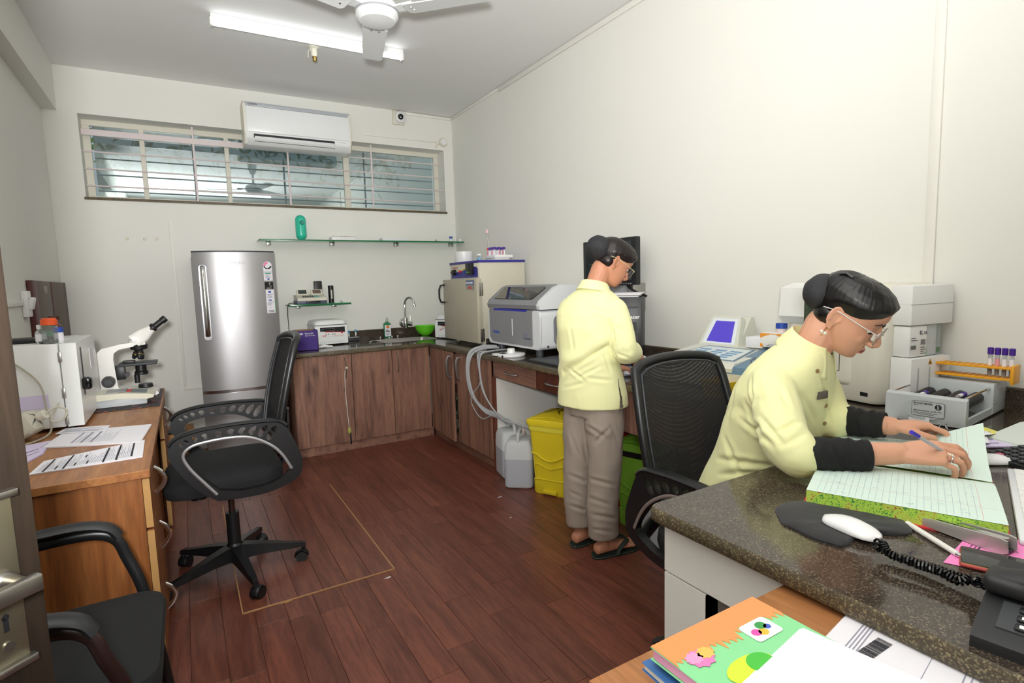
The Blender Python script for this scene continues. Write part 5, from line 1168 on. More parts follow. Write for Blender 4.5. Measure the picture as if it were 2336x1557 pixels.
# base (side profile in x, z)
MB().prism([(-.13, 0), (.15, 0), (.165, .006), (.16, .022), (.06, .038), (.02, .05), (-.06, .055), (-.13, .05)], 'y', -.085, .085).build('base', MW, mi, 30)
MB().prism([(-.125, .04), (-.12, .12), (-.115, .26), (-.09, .285), (.0, .305), (.055, .31), (.115, .318), (.12, .295), (.05, .285), (-.01, .275), (-.035, .255), (-.04, .22), (-.03, .06), (-.02, .045)], 'y', -.038, .038).build('arm', MW, mi, 30)
MB().lathe([(.05, 0), (.048, .012), (.04, .016)], (.085, 0, .31), 28).build('head_ring', MW, mi)
m1 = Matrix.Translation((.095, 0, .335)) @ Matrix.Rotation(R_(52), 4, 'Y')
MB().loft([[m1 @ Vector((x, y, z)) for x, y in rrect(w_, d_, .02, 5)] for w_, d_, z in ((.09, .09, -.035), (.075, .085, .03), (.05, .11, .07), (.045, .11, .085))]).build('prism_head', MW, mi, 40)
for s in (-1, 1):
    ep = MB().lathe([(.022, .07), (.024, .085), (.024, .095), (.016, .1), (.016, .145), (.019, .147), (.019, .17), (.015, .172), (.012, .165)], (0, s*.033, 0), 20, mat=m1).build('eyepiece', BLACK, mi)
MB().lathe([(.02, .262), (.042, .268), (.045, .29), (.035, .3)], (.085, 0, 0), 28).build('nosepiece', BLACK, mi)
for k, (a, t_) in enumerate(((0, 12), (100, 28), (200, 28), (300, 28))):
    m2 = Matrix.Translation((.085, 0, .275)) @ Matrix.Rotation(R_(a-30), 4, 'Z') @ Matrix.Rotation(R_(180-t_), 4, 'Y')
    ob = MB().lathe([(.012, .012), (.015, .014), (.015, .05), (.01, .065), (.006, .07), (0, .07)], mat=m2, n=16).build('objective', BLACK, mi); MB().lathe([(.0154, .04), (.0154, .044)], mat=m2, n=16).build('objective_band', M('brass_ring', 'b89a50', .3, 1), ob)
MB().rbox(-.02, .17, -.075, .075, .178, .192, .006).build('stage', DGREY, mi); MB().rbox(.0, .06, -.03, .03, .192, .205, .003).build('slide_holder', BLACK, mi)
MB().lathe([(.03, .118), (.034, .122), (.034, .135), (.028, .14), (.028, .178)], (.085, 0, 0), 24).build('condenser', BLACK, mi); MB().lathe([(.014, .07), (.014, .12)], (.062, 0, 0), 16).build('condenser_stem', BLACK, mi)
MB().rbox(-.035, .01, -.03, .03, .1, .18, .004).build('rack_block', BLACK, mi)
MB().lathe([(.036, .04), (.038, .045), (.034, .062)], (.1, 0, 0), 28).build('illuminator', BLACK, mi)
for s in (-1, 1):
    kn = MB(); kn.cyl((-.07, s*.038, .098), (-.07, s*.07, .098), .032, n=28); ko = kn.build('coarse_knob', BLACK, mi); MB().cyl((-.07, s*.07, .098), (-.07, s*.085, .098), .018, n=20).build('fine_knob', DGREY, ko)
MB().cyl((.02, -.03, .13), (.02, -.06, .13), .012, n=14).build('stage_knob', BLACK, mi)
# carton on floor behind the desk
bxf = carton('floor_carton', 'brown cardboard carton on the floor beyond the left desk', 'box', -.28, -.01, 4.75, 5.1, 0, .3, M('kraft_card', 'a87a48', .8, noise=.06)); MB().cyl((.08, -.1755, .17), (.08, -.1765, .17), .03, n=16).build('printed_mark', M('kraft_print', '7c5a34', .8), bxf)
ink([(.05, .13, .22, .23), (.05, .12, .205, .212)], M('kraft_print', '7c5a34'), bxf, frame((-.28, 4.7495, 0), (1, 0, 0), (0, 0, 1)))
tag(MB().rbox(-.2, -.06, 4.78, 4.9, .302, .318, .004).build('black_pouch', BLACK), 'small black pouch lying on the brown floor carton', 'pouch')
# ------------------------------------------------------------------ floor hatch
hm_ = thing('floor_hatch', 'rectangular cut floor hatch panel under the left mesh chair', 'hatch', (.44, 3.17, 0))
HATW = wood('mahogany_hatch', '5c3228', '784436', '8a523e', 'y', .33, 1.6, 0, .05)
for k in range(6):
    x0 = .112+k*.1097
    MB().rbox(x0+.0006, x0+.109, 2.492, 3.855, -.004, .0045, .001, 1).build('plank', HATW, hm_, 0, world=True)
LIP = M('worn_ply_lip', 'b48a5c', .7, noise=.3, nscale=40)
for a in ((.108, .113, 2.489, 3.858), (.769, .775, 2.489, 3.858), (.108, .775, 2.487, 2.492), (.108, .775, 3.854, 3.858)): MB().box(*a, -.004, .004).build('worn_edge', LIP, hm_, 0, world=True)
for k, (px, py, s) in enumerate(((885, 1317, .012), (655, 1372, .02), (1140, 1133, .012), (1165, 1180, .006))):
    q = W(px, py, z=.001); o = MB().prism([(q.x-s*1.5, q.y), (q.x-s*.3, q.y+s*.3), (q.x+s*1.4, q.y+s*.5), (q.x+s, q.y-s*.1), (q.x, q.y-s*.3)], 'z', .0002, .002).build('paper_scrap', PAPER if k != 1 else LIP)
    tag(o, ('white torn scrap on the floor off the hatch corner', 'pale splinter along the front hatch edge', 'thin pale scrap on the floor before the yellow bin', 'tiny pale scrap on the floor before the standing person')[k], 'scrap')
# ================================================================== FRONT DESK (peninsula) AND ITS THINGS
pu = thing('desk_cabinet', 'white laminate drawer cabinet under the granite front desk', 'cabinet', (.9, .3, 0))
WL = M('white_laminate', 'e8e6e0', .5)
MB().box(.9, .918, -.7, .868, .695, .816).build('apron', WL, pu, 0, world=True)
MB().box(.9, .918, .735, .868, 0, .69).build('front_panel', WL, pu, 0, world=True)
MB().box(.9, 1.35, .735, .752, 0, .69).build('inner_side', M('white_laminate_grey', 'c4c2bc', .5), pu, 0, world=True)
MB().box(.918, 1.35, .85, .868, 0, .69).build('back_side', WL, pu, 0, world=True)
MB().box(.9175, 2.5, .15, .165, .05, .80).build('modesty_panel', WL, pu, 0, world=True)
# ledger
def marbled():
    m, nt, b = nodes('lime_marbled_edge'); L = nt.links; tc = nt.nodes.new('ShaderNodeTexCoord')
    v = nt.nodes.new('ShaderNodeTexNoise'); v.inputs['Scale'].default_value = 190; v.inputs['Detail'].default_value = 2; v.inputs['Distortion'].default_value = 1.5; L.new(tc.outputs['Object'], v.inputs['Vector'])
    n = nt.nodes.new('ShaderNodeTexNoise'); n.inputs['Scale'].default_value = 22; L.new(tc.outputs['Object'], n.inputs['Vector'])
    r1 = ramp(nt, [(.36, lin('c83a28')), (.42, lin('bcd858'))]); r2 = ramp(nt, [(.38, lin('2c8a44')), (.46, lin('b4dc50'))]); L.new(v.outputs['Fac'], r1.inputs[0]); L.new(v.outputs['Fac'], r2.inputs[0])
    s_ = ramp(nt, [(.46, (0, 0, 0, 1)), (.54, (1, 1, 1, 1))]); L.new(n.outputs['Fac'], s_.inputs[0])
    mx = nt.nodes.new('ShaderNodeMix'); mx.data_type = 'RGBA'; L.new(s_.outputs[0], mx.inputs[0]); L.new(r1.outputs[0], mx.inputs[6]); L.new(r2.outputs[0], mx.inputs[7]); L.new(mx.outputs[2], b.inputs['Base Color']); b.inputs['Roughness'].default_value = .7
    return m
A0 = Vector((1.15, .69, 0)); e1 = Vector((.392, -.92, 0)).normalized(); e2 = Vector((.92, .392, 0)).normalized()
lg = thing('ledger_book', 'large open ledger with green speckled page edges under the writing hands', 'book', (A0.x, A0.y, CT))
def LP(u, v, z): return A0+e1*u+e2*v+Vector((0, 0, CT+z))
PAGE = M('pale_green_page', 'd9ece2', .7); 
SPK = marbled()
COV = M('red_cover', 'd83a40', .5)
LW, LH = .285, .335
def slab(name, u0, u1, v0, v1, z0, z1, mat):
    m = MB(); m.add([LP(u, v, z) for z in (z0, z1) for (u, v) in ((u0, v0), (u1, v0), (u1, v1), (u0, v1))], [(3, 2, 1, 0), (4, 5, 6, 7), (0, 1, 5, 4), (1, 2, 6, 5), (2, 3, 7, 6), (3, 0, 4, 7)]); return m.build(name, mat, lg, 0, world=True)
slab('cover', -.006, LH+.008, -.008, 2*LW+.01, .0005, .004, COV)
slab('page_block', 0, LH, 0, LW*.8, .004, .034, SPK); slab('page_block', 0, LH, LW*.8, LW-.002, .004, .024, SPK)
slab('page_block', 0, LH, LW+.004, 2*LW, .004, .022, SPK)
def leaf(name, v0, v1, zf, nu=8, nv=14):
    m = MB()
    def fn(a, b):
        v = v0+(v1-v0)*b; u = LH*a; return LP(u, v, zf(a, b))
    m.grid(fn, nu, nv); return m.build(name, PAGE, lg, 60, world=True)
zl = lambda a, b: .0352+.003*math.sin(PI*b)-.010*max(0, (b-.75)/.25)**2
zr = lambda a, b: .0252+.006*math.exp(-((b-.14)/.12)**2)+.075*max(0, (a-.55)/.45)*(b**1.6)+.004*math.sin(3*a)
lf1 = leaf('page', 0, LW, zl); lf2 = leaf('page', LW, 2*LW, zr, 14, 18)
rl = MB()
def line(u0, v0, u1, v1, w, zf, vb, n=14):
    """ruled line following the page surface"""
    pts = []
    for i in range(n+1):
        t = i/n; u = u0+(u1-u0)*t; v = v0+(v1-v0)*t
        pts.append((u, v))
    for i in range(n):
        (ua, va), (ub, vb_) = pts[i], pts[i+1]
        d = Vector((ub-ua, vb_-va)); nrm = Vector((-d.y, d.x)).normalized()*w/2
        q = []
        for (u, v) in ((ua+nrm.x, va+nrm.y), (ub+nrm.x, vb_+nrm.y), (ub-nrm.x, vb_-nrm.y), (ua-nrm.x, va-nrm.y)):
            q.append(LP(u, v, zf(max(0, min(1, u/LH)), max(0, min(1, (v-vb)/LW)))+.0005))
        rl.add(q, [(0, 1, 2, 3)])
for k in range(24): line(.02+k*.0118, .006, .02+k*.0118, LW-.004, .0005, zl, 0, 6); line(.02+k*.0118, LW+.006, .02+k*.0118, 2*LW-.004, .0005, zr, LW, 10)
rl.build('ruled_lines', M('ruled_blue', '9fb4c0', .8), lf1, 0, world=True)
rl = MB(); line(.30, .004, .30, LW-.002, .0008, zl, 0, 6); line(.30, LW, .30, 2*LW, .0008, zr, LW, 12); line(.0, .07, LH, .07, .0006, zl, 0, 6)
rl.build('margin_line', M('ruled_red', 'e8b0b0', .8), lf1, 0, world=True)
rl = MB(); rw = random.Random(5)
for k in range(34):
    u = .03+rw.random()*.26; v = .02+rw.random()*.2
    for j in range(3): uu = u+j*.004; line(uu, v, uu+.003, v+.004*rw.uniform(-1, 1), .0006, zl, 0, 1)
for k in range(6):
    u = .2+rw.random()*.08; v = LW+.1+rw.random()*.15
    for j in range(3): uu = u+j*.004; line(uu, v, uu+.003, v+.006*rw.uniform(-1, 1), .0006, zr, LW, 1)
rl.build('handwriting', M('blue_ink', '7080b0', .8), lf1, 0, world=True)
# fabric mouse pad
pdm = thing('mouse_pad', 'black fabric pad under the white mouse', 'mouse pad', (1.13, .6, CT))
def padr(t):
    return None
outl = [W(px, py, z=CT) for px, py in ((1768, 1163), (1800, 1148), (1880, 1147), (1952, 1155), (2000, 1153), (2045, 1178), (2078, 1205), (2074, 1220), (2030, 1222), (1985, 1215), (1960, 1225), (1925, 1248), (1900, 1244), (1860, 1232), (1815, 1210), (1785, 1195))]
outl = smooth_path(outl+[outl[0]], 4)[:-1]; cen = sum(outl, Vector())/len(outl)
FAB = M('black_fabric', '232326', .9, noise=.1, nscale=20, bump=.3, bscale=400, sheen=.2)
rings = []
for s, z in ((1, 0), (1.0, .004), (.93, .008), (.6, .0085), (.2, .0085)):
    rings.append([Vector((cen.x+(p.x-cen.x)*s, cen.y+(p.y-cen.y)*s, CT+.0005+z+.0015*mnoise.noise(p*30)*(s < 1))) for p in outl])
MB().loft(rings).build('pad_body', FAB, pdm, 50, world=True)
# mouse
m0 = W(1880, 1178, z=CT+.012); m1_ = W(2010, 1233, z=CT+.012); md = (m1_-m0); md.z = 0; ml = md.length; md.normalize()
ms = thing('computer_mouse', 'slim white wireless mouse on the black pad', 'mouse', ((m0.x+m1_.x)/2, (m0.y+m1_.y)/2, CT+.0085), math.atan2(md.y, md.x))
L_ = .112; rg_ = []
for i in range(15):
    t = i/14; x = -L_/2+L_*t; k = max(.06, 1-abs(2*t-1)**3.6)**.42; w_ = .029*k; zt = .004+.0185*math.sin(PI*min(1, max(0, .08+.86*t)))**.8
    rg_.append([Vector((x, w_*math.cos(a), (.003+ (zt-.003)*math.sin(a)**.8) if math.sin(a) > 0 else .0015)) for a in [2*PI*j/20 for j in range(20)]])
MB().loft(rg_).build('shell', M('mouse_white', 'f2f2f4', .25), ms, 60)
rg2 = [[Vector((p.x*.98, p.y*.97, min(p.z, .006))) for p in r] for r in rg_]; MB().loft(rg2).build('base', M('mouse_base', 'c2c2c8', .35), ms, 60)
# phone: handset and base, coiled cord
ph = thing('desk_phone', 'black corded desk telephone at the right front desk edge', 'telephone', (1.02, .22, CT))
PB_ = M('phone_black', '1c1d1f', .5)
pmx = frame((.883, .296, CT), (.99, .16, 0), (-.16, .99, 0))
MB().prism([(0, 0), (.2, 0), (.2, .055), (.12, .05), (.02, .026), (0, .016)], 'y', -.24, 0, mat=pmx).build('base', PB_, ph, 25, world=True)
pa = math.atan2(.024, .1); kf = frame(pmx @ Vector((.02, 0, .0265)), pmx.to_3x3() @ Vector((0, -1, 0)), pmx.to_3x3() @ Vector((math.cos(pa), 0, math.sin(pa))))
MB().box(.022, .2, .004, .062, -.001, .0012, mat=kf).build('key_plate', DGREY, ph, 0, world=True)
for r in range(3):
    for c in range(5):
        k = MB().rbox(.04+c*.026, .056+c*.026, .008+r*.018, .02+r*.018, .001, .005, .002, 2, mat=kf).build('key', BLACK, ph, 25, world=True)
        MB().box(.045+c*.026, .051+c*.026, .011+r*.018, .017+r*.018, .005, .0054, mat=kf).build('key_digit', WHITE, k, 0, world=True)
hs = smooth_path([pmx @ Vector((.105, -.015, .062)), pmx @ Vector((.105, -.07, .075)), pmx @ Vector((.105, -.15, .077)), pmx @ Vector((.105, -.225, .064))], 6)
MB().tube(hs, [(.014, .022)]*len(hs), 14).rbox(.078, .132, -.05, .004, .045, .072, .01, 3, mat=pmx).rbox(.078, .132, -.24, -.19, .045, .072, .01, 3, mat=pmx).build('handset', PB_, ph, 50, world=True)
cdp = [W(2250, 1335, z=CT+.02), W(2215, 1322, z=CT+.018), W(2170, 1308, z=CT+.016), W(2110, 1288, z=CT+.014), W(2050, 1268, z=CT+.014), W(2010, 1252, z=CT+.018), W(1998, 1240, z=CT+.028), W(2012, 1238, z=CT+.03), W(2030, 1262, z=CT+.024), W(2080, 1282, z=CT+.022), W(2140, 1302, z=CT+.022), W(2190, 1325, z=CT+.02), W(2225, 1315, z=CT+.03), W(2230, 1330, z=CT+.035)]
cp_ = smooth_path(cdp, 30); coil = []; acc = 0
prev = None; ph_ = 0
for i, p in enumerate(cp_):
    t = (cp_[min(i+1, len(cp_)-1)]-cp_[max(0, i-1)]).normalized()
    a = Vector((0, 0, 1)); a = (a-t*a.dot(t)).normalized(); b = t.cross(a)
    coil.append((p, a, b))
pts = []
for i in range(len(coil)-1):
    p, a, b = coil[i]; q = coil[i+1][0]; seg = (q-p).length
    n = max(1, int(seg/.0006))
    for k in range(n):
        ph_ += 2*PI*(seg/n)/.0052
        if int(ph_/.7) != int((ph_-2*PI*(seg/n)/.0052)/.7):
            pts.append(p+(q-p)*(k/n)+(a*math.cos(ph_)+b*math.sin(ph_))*.0062)
o = MB().tube(pts, .0021, 5).build('coiled_cord', BLACKG); tag(o, 'black coiled telephone cord doubled across the granite desk', 'cord')
# pink note, smartphone, stapler, pen
pn_ = [W(px, py, z=CT+.001) for px, py in ((2152, 1282), (2265, 1319), (2336, 1345), (2420, 1300), (2336, 1265), (2215, 1230))]
nt = thing('pink_note', 'bright pink handwritten note under the smartphone', 'note', (pn_[0].x, pn_[0].y, CT))
c4 = [(pn_[0].x, pn_[0].y), (pn_[0].x+.05, pn_[0].y-.115), (pn_[0].x+.215, pn_[0].y-.045), (pn_[5].x+.01, pn_[5].y+.01)]
m = MB(); m.add([(x, y, CT+.0006) for x, y in c4]+[(x, y, CT+.0012) for x, y in c4], [(3, 2, 1, 0), (4, 5, 6, 7)]+[(i, (i+1) % 4, 4+(i+1) % 4, 4+i) for i in range(4)]); m.build('sheet', M('pink_paper', 'f48cc8', .8), nt, 0, world=True)
m = MB()
for px, py, qx, qy in ((2205, 1255, 2225, 1235), (2215, 1258, 2232, 1240), (2222, 1260, 2244, 1238), (2205, 1280, 2240, 1245), (2232, 1282, 2244, 1290), (2240, 1276, 2238, 1298), (2228, 1290, 2252, 1280), (2290, 1245, 2298, 1252), (2298, 1248, 2306, 1255), (2306, 1250, 2314, 1258), (2314, 1253, 2322, 1261)):
    a = W(px, py, z=CT+.0015); b = W(qx, qy, z=CT+.0015); m.tube([a, b], .0006, 4)
m.build('handwriting', INK, nt, 0, world=True)
sp_ = thing('smartphone', 'smartphone in a red case lying on the pink note', 'phone', (1.17, .335, CT+.0015), R_(-70))
MB().rbox(-.075, .075, -.037, .037, 0, .009, .006, 3).build('red_case', M('red_case', 'c0504a', .5), sp_); MB().rbox(-.073, .073, -.035, .035, .007, .0105, .002).build('screen', M('phone_screen', '2a2c2b', .1), sp_)
MB().rbox(-.0735, .0735, -.0355, .0355, .0065, .009, .003).build('gold_rim', M('gold_rim', 'a88850', .3, 1), sp_)
s0 = W(2128, 1195, z=CT+.01); s1_ = W(2290, 1252, z=CT+.01); sd = (s1_-s0).normalized()
st = thing('stapler', 'silver stapler lying between ledger and pink note', 'stapler', ((s0.x+s1_.x)/2+.008, (s0.y+s1_.y)/2+.004, CT+.001), math.atan2(sd.y, sd.x))
SIL = M('silver_paint', 'c4c0bc', .3, .6)
MB().prism([(-.068, .004), (-.07, .018), (-.045, .022), (.06, .03), (.07, .028), (.072, .006), (.06, .0)], 'y', -.017, -.012).build('side_cover', SIL, st, 30); MB().prism([(-.068, .004), (-.07, .018), (-.045, .022), (.06, .03), (.07, .028), (.072, .006), (.06, .0)], 'y', .012, .017).build('side_cover', SIL, st, 30)
MB().rbox(-.065, .07, -.012, .012, .002, .008, .002).build('base_rail', BLACK, st); MB().prism([(-.06, .016), (.065, .022), (.065, .028), (-.06, .021)], 'y', -.006, .006).build('magazine', CHROME, st, 25)
MB().rbox(-.08, -.064, -.012, .012, .004, .018, .003).build('nose', BLACK, st)
p0_ = W(2070, 1193, z=CT+.006); p1_ = W(2206, 1277, z=CT+.006)
pen = thing('white_pen', 'white ballpoint pen lying on the granite before the stapler', 'pen', (p0_.x, p0_.y, CT))
dd = (p1_-p0_)
MB().cyl(p0_, p0_+dd*.86, .0055, .0052, 14).build('barrel', M('pen_white', 'e8e6e0', .3), pen, world=True); MB().tube([p0_+dd*.86, p0_+dd*.97, p1_], [.005, .0022, .0008], 12).build('metal_tip', CHROME, pen, world=True); MB().cyl(p0_-dd*.03, p0_, .003, .004, 10).build('button', CHROME, pen, world=True)
# keyboard, calculator, mice at the right edge
kx = thing('keyboard', 'white keyboard edge at the right side of the front desk', 'keyboard', (1.6, .43, CT)); kc4 = [W(2297, 1068, z=CT+.01), W(2325, 1232, z=CT+.01)]
ka_ = (kc4[1]-kc4[0]); ka_.z = 0; kl = ka_.length; kfr = frame((kc4[0].x, kc4[0].y, CT), ka_, Vector((-ka_.y, ka_.x, 0)))
MB().rbox(0, kl+.0, 0, .13, .001, .012, .004, mat=kfr).build('tray', M('kbd_white', 'e4e6ea', .35), kx, world=True)
for r in range(5):
    for c in range(14): MB().rbox(.012+c*(kl-.024)/14, .012+(c+.86)*(kl-.024)/14, .012+r*.022, .031+r*.022, .012, .016, .001, 1, mat=kfr).build('key', WHITE, kx, 0, world=True)
ca = thing('calculator', 'black desk calculator with rows of keys at the right edge', 'calculator', (1.87, .535, CT), R_(-25))
MB().prism([(-.07, 0), (.07, 0), (.07, .028), (-.07, .012)], 'y', -.055, .055).build('case', BLACK, ca, 25)
for r in range(5):
    for c in range(5): MB().rbox(-.06+r*.022, -.044+r*.022, -.048+c*.02, -.034+c*.02, .014+r*.0025, .021+r*.0025, .002, 1).build('key', DGREY if (r, c) != (0, 3) else M('pink_key', 'c05a78', .5), ca, 25)
q = W(2268, 1052, z=CT+.01); m2 = dup(ms, (q.x+.02, q.y+.01, CT+.001), R_(-35), 'second white mouse half hidden behind the raised ledger page')
wbq = W(2325, 1005, z=CT); wq = thing('white_device', 'white plastic device edge at the far right of the desk', 'device', (2.1, .58, CT), R_(-20)); MB().prism([(-.1, 0), (.1, 0), (.1, .05), (.02, .045), (-.1, .012)], 'y', -.08, .06).build('case', M('pale_green_white', 'd4dcd6', .4), wq, 25); MB().rbox(-.105, .0, -.085, .065, 0, .008, .003).build('base_lip', M('pale_green_white', 'd4dcd6'), wq)
# papers behind the hands
def quad_paper(name, label, pix, z, n=3, mat=PAPER, edge=None, rowsn=4, bend=0):
    c = P2(*pix, z=z); return paper(name, label, c, z, mat, n, .0012, txt(.2, .85, rowsn))
YEL = M('yellow_sheet', 'e6e070', .8)
t_ = quad_paper('slip_bundle', 'bundle of white and yellow slips beyond the ledger', ((2140, 1012), (2258, 1012), (2240, 975), (2150, 988)), CT+.012, 3)
quad_paper('slip_bundle', 'yellow duplicate slip at the back of the slip bundle', ((2165, 1005), (2285, 988), (2240, 973), (2195, 978)), CT+.018, 2, YEL)
quad_paper('slip_bundle', 'lilac slip sticking out right of the slip bundle', ((2200, 1022), (2312, 1021), (2268, 992), (2205, 1000)), CT+.002, 5, M('lilac_paper', 'dcd0ee'))
quad_paper('slip_bundle', 'white slip on top of the slip bundle', ((2170, 1000), (2265, 990), (2235, 978), (2205, 984)), CT+.022, 1)
bc = thing('binder_clip', 'black binder clip with wire arms on the slip bundle', 'clip', (W(2150, 985, z=CT+.02).x, W(2150, 985, z=CT+.02).y, CT+.016), R_(20)); MB().prism([(-.008, 0), (.008, 0), (0, .012)], 'y', -.02, .02).build('clip_body', BLACK, bc, 0)
for y in (-.012, .012): MB().tube([(0, y, .01), (-.012, y*.7, .03), (-.02, y*.9, .036), (-.014, y*.5, .03), (0, y*.8, .012)], .0012, 6).build('wire_arm', CHROME, bc)
quad_paper('envelope_sheet', 'white sheet on the worktop before the large analyzer', ((1905, 968), (2010, 985), (2040, 955), (1900, 925)), CT+.001, 3)
yf = [W(px, py, z=CT+.02) for px, py in ((1907, 946), (1938, 928), (1930, 938))]; o = MB().prism([(yf[0].x, yf[0].y), (yf[1].x, yf[1].y), (yf[1].x+.02, yf[1].y+.02), (yf[0].x+.015, yf[0].y+.03)], 'z', CT+.006, CT+.008).build('yellow_slip', YEL); tag(o, 'folded yellow slip corner before the large analyzer', 'paper')
sl = W(2080, 962, y=.76); o = MB().box(2.082, 2.084, .84, .90, CT+.001, CT+.025).build('label_strip', PAPER); tag(o, 'white label strip stuck at the foot of the roller mixer front', 'label')
# ------------------------------------------------------------------ wooden side table with books, bottom right
TZ = .81
wt2 = thing('side_table', 'light oak side table with books against the white cabinet', 'table', (.66, .1, 0))
MB().rbox(.44, .898, -.5, .565, TZ-.028, TZ, .002).build('tabletop', wood('light_oak', '9a6038', 'b87c4c', 'c88e5c', 'y', .4, .9, .3), wt2, 25, world=True)
for x in (.46, .86):
    for y in (-.46, .53): MB().rbox(x-.018, x+.018, y-.018, y+.018, 0, TZ-.028, .003).build('leg', DESKW, wt2, 25, world=True)
def book(name, label, x0, x1, y0, y1, z0, h, cov, rz=0, pages='e8e4da'):
    t = thing(name, label, 'book', ((x0+x1)/2, (y0+y1)/2, z0), rz); w, d = (x1-x0)/2, (y1-y0)/2
    MB().rbox(-w, w, -d, d, 0, .002, .001, 1).build('back_cover', cov, t, 0); MB().rbox(-w+.002, w-.003, -d+.003, d-.003, .002, h-.002, .001, 1).build('page_block', M('page_'+pages, pages, .8), t, 0); MB().rbox(-w, w, -d, d, h-.002, h, .001, 1).build('front_cover', cov, t, 0)
    return t
book('white_book', 'thick white book at the bottom of the book pile', .452, .68, .18, .475, TZ, .03, M('cover_white', 'e4e4ea', .5), R_(3))
book('blue_book', 'blue notebook in the middle of the book pile', .478, .715, .17, .505, TZ+.03, .012, M('cover_blue', '3a6aa8', .5), R_(-3))
rk = book('red_book', 'notebook with crimson cover corner peeking from the book pile', .52, .722, .2, .512, TZ+.042, .008, M('cover_crimson', 'c83050', .5), R_(-2))
zb = TZ+.05
gbk = book('green_notebook', 'green and orange school notebook with colourful stickers on top of the pile', .492, .702, .18, .5, zb, .018, M('cover_mint', '8cdc9c', .45), 0, 'f0a8c8')
bxp, byp = .597, .34
def cov(pts, mat, nm='cover_print', z=.0182, h=.0006): return MB().prism(pts, 'z', z, z+h).build(nm, mat, gbk, 0)
zig = []
rz_ = random.Random(4)
for k in range(42): zig.append((.1045-k*.0051, (.106 if k % 2 else .116)+rz_.uniform(-.006, .006)+.005*math.sin(k*.5)))
cov([(-.1045, .1595), (.1045, .1595)]+zig, M('cover_orange', 'fa9a5a', .45))
cov([(x+.046, y+.104) for x, y in rrect(.052, .036, .006, 4)], M('cover_sticker', 'f2f2f0', .4), 'badge', .0186)
for dx, dy, rr, c in ((-.012, -.002, .008, 'f050b0'), (-.002, -.006, .008, 'f8c040'), (.006, .005, .009, '3a9a50'), (.012, -.001, .006, '4060c0')): cov([(.046+dx+rr*math.cos(2*PI*k/12), .104+dy+rr*.8*math.sin(2*PI*k/12)) for k in range(12)], M('badge_'+c, c, .5), 'badge_blob', .0191, .0004)
for dx, dy, rr, c in ((0, 0, .017, 'f080c0'), (.012, .004, .011, 'fac060'), (-.008, .004, .011, 'f0a0d0')): cov([(-.068+dx+rr*(1+.25*(k % 2))*math.cos(2*PI*k/18), .108+dy+rr*.8*(1+.25*(k % 2))*math.sin(2*PI*k/18)) for k in range(18)], M('splat_'+c, c, .5), 'cover_splash', .0188+.0003*(rr < .015), .0004)
cov([(.04*math.cos(2*PI*k/24)-.03, .02*math.sin(2*PI*k/24)+.062) for k in range(24)], M('cover_lime', 'd4e83a', .5), 'cover_fruit', .0188); cov([(.02*math.cos(2*PI*k/20)-.012, .017*math.sin(2*PI*k/20)+.062) for k in range(20)], M('cover_leafgreen', '48c040', .5), 'cover_fruit', .0193)
P3 = lambda *ps, z: [(W(px, py, z=z).x, W(px, py, z=z).y) for px, py in ps]
pz = zb+.019
paper('white_page', 'blank white page lying on the green notebook', [(.54, .12), (.735, .14), (.69, .413), (.527, .388)], pz, n=2, dz=.001, text_rows=[(.45, .6, .7, .705), (.4, .7, .5, .504)], bars=None)
tb = paper('barcode_sheet', 'white printed form with barcode on the side table', [(.72, .02), (.895, .06), (.897, .455), (.775, .435)], TZ+.001, n=4, dz=.0012, text_rows=[(.1, .8, .93-k*.012, .934-k*.012) for k in range(4)]+[(.5, .8, .6-k*.02, .604-k*.02) for k in range(3)]+[(.3, .75, .4-k*.02, .404-k*.02) for k in range(8)]+[(.05, .95, .7, .702)])
m = MB(); rr = random.Random(9); c_ = [Vector((.785, .395)), Vector((.84, .402))]
x = .795
for k in range(22):
    w_ = rr.choice((.0008, .0016, .0024)); m.box(x, x+w_, .375, .395, TZ+.0062, TZ+.0064); x += w_+rr.choice((.0008, .0014))
m.build('barcode', INK, tb, 0, world=True)
# ================================================================== CHAIRS
FABB = M('chair_fabric', '141517', .9, noise=.1, nscale=40, bump=.25, bscale=300)
CHB = M('chair_plastic', '17181a', .38, noise=.08, nscale=20)
def meshmat():
    m, nt, b = nodes('chair_mesh'); L = nt.links
    b.inputs['Base Color'].default_value = lin('1b1b1d'); b.inputs['Roughness'].default_value = .7
    tc = nt.nodes.new('ShaderNodeTexCoord'); v = nt.nodes.new('ShaderNodeTexVoronoi'); v.inputs['Scale'].default_value = 260; v.inputs['Randomness'].default_value = .15
    L.new(tc.outputs['Object'], v.inputs['Vector'])
    r = ramp(nt, [(.2, (.55, .55, .55, 1)), (.4, (1, 1, 1, 1))]); L.new(v.outputs['Distance'], r.inputs[0]); L.new(r.outputs[0], b.inputs['Alpha'])
    return m
CMESH = meshmat()
def V3(p): return Vector((p[0], p[1], p[2]))
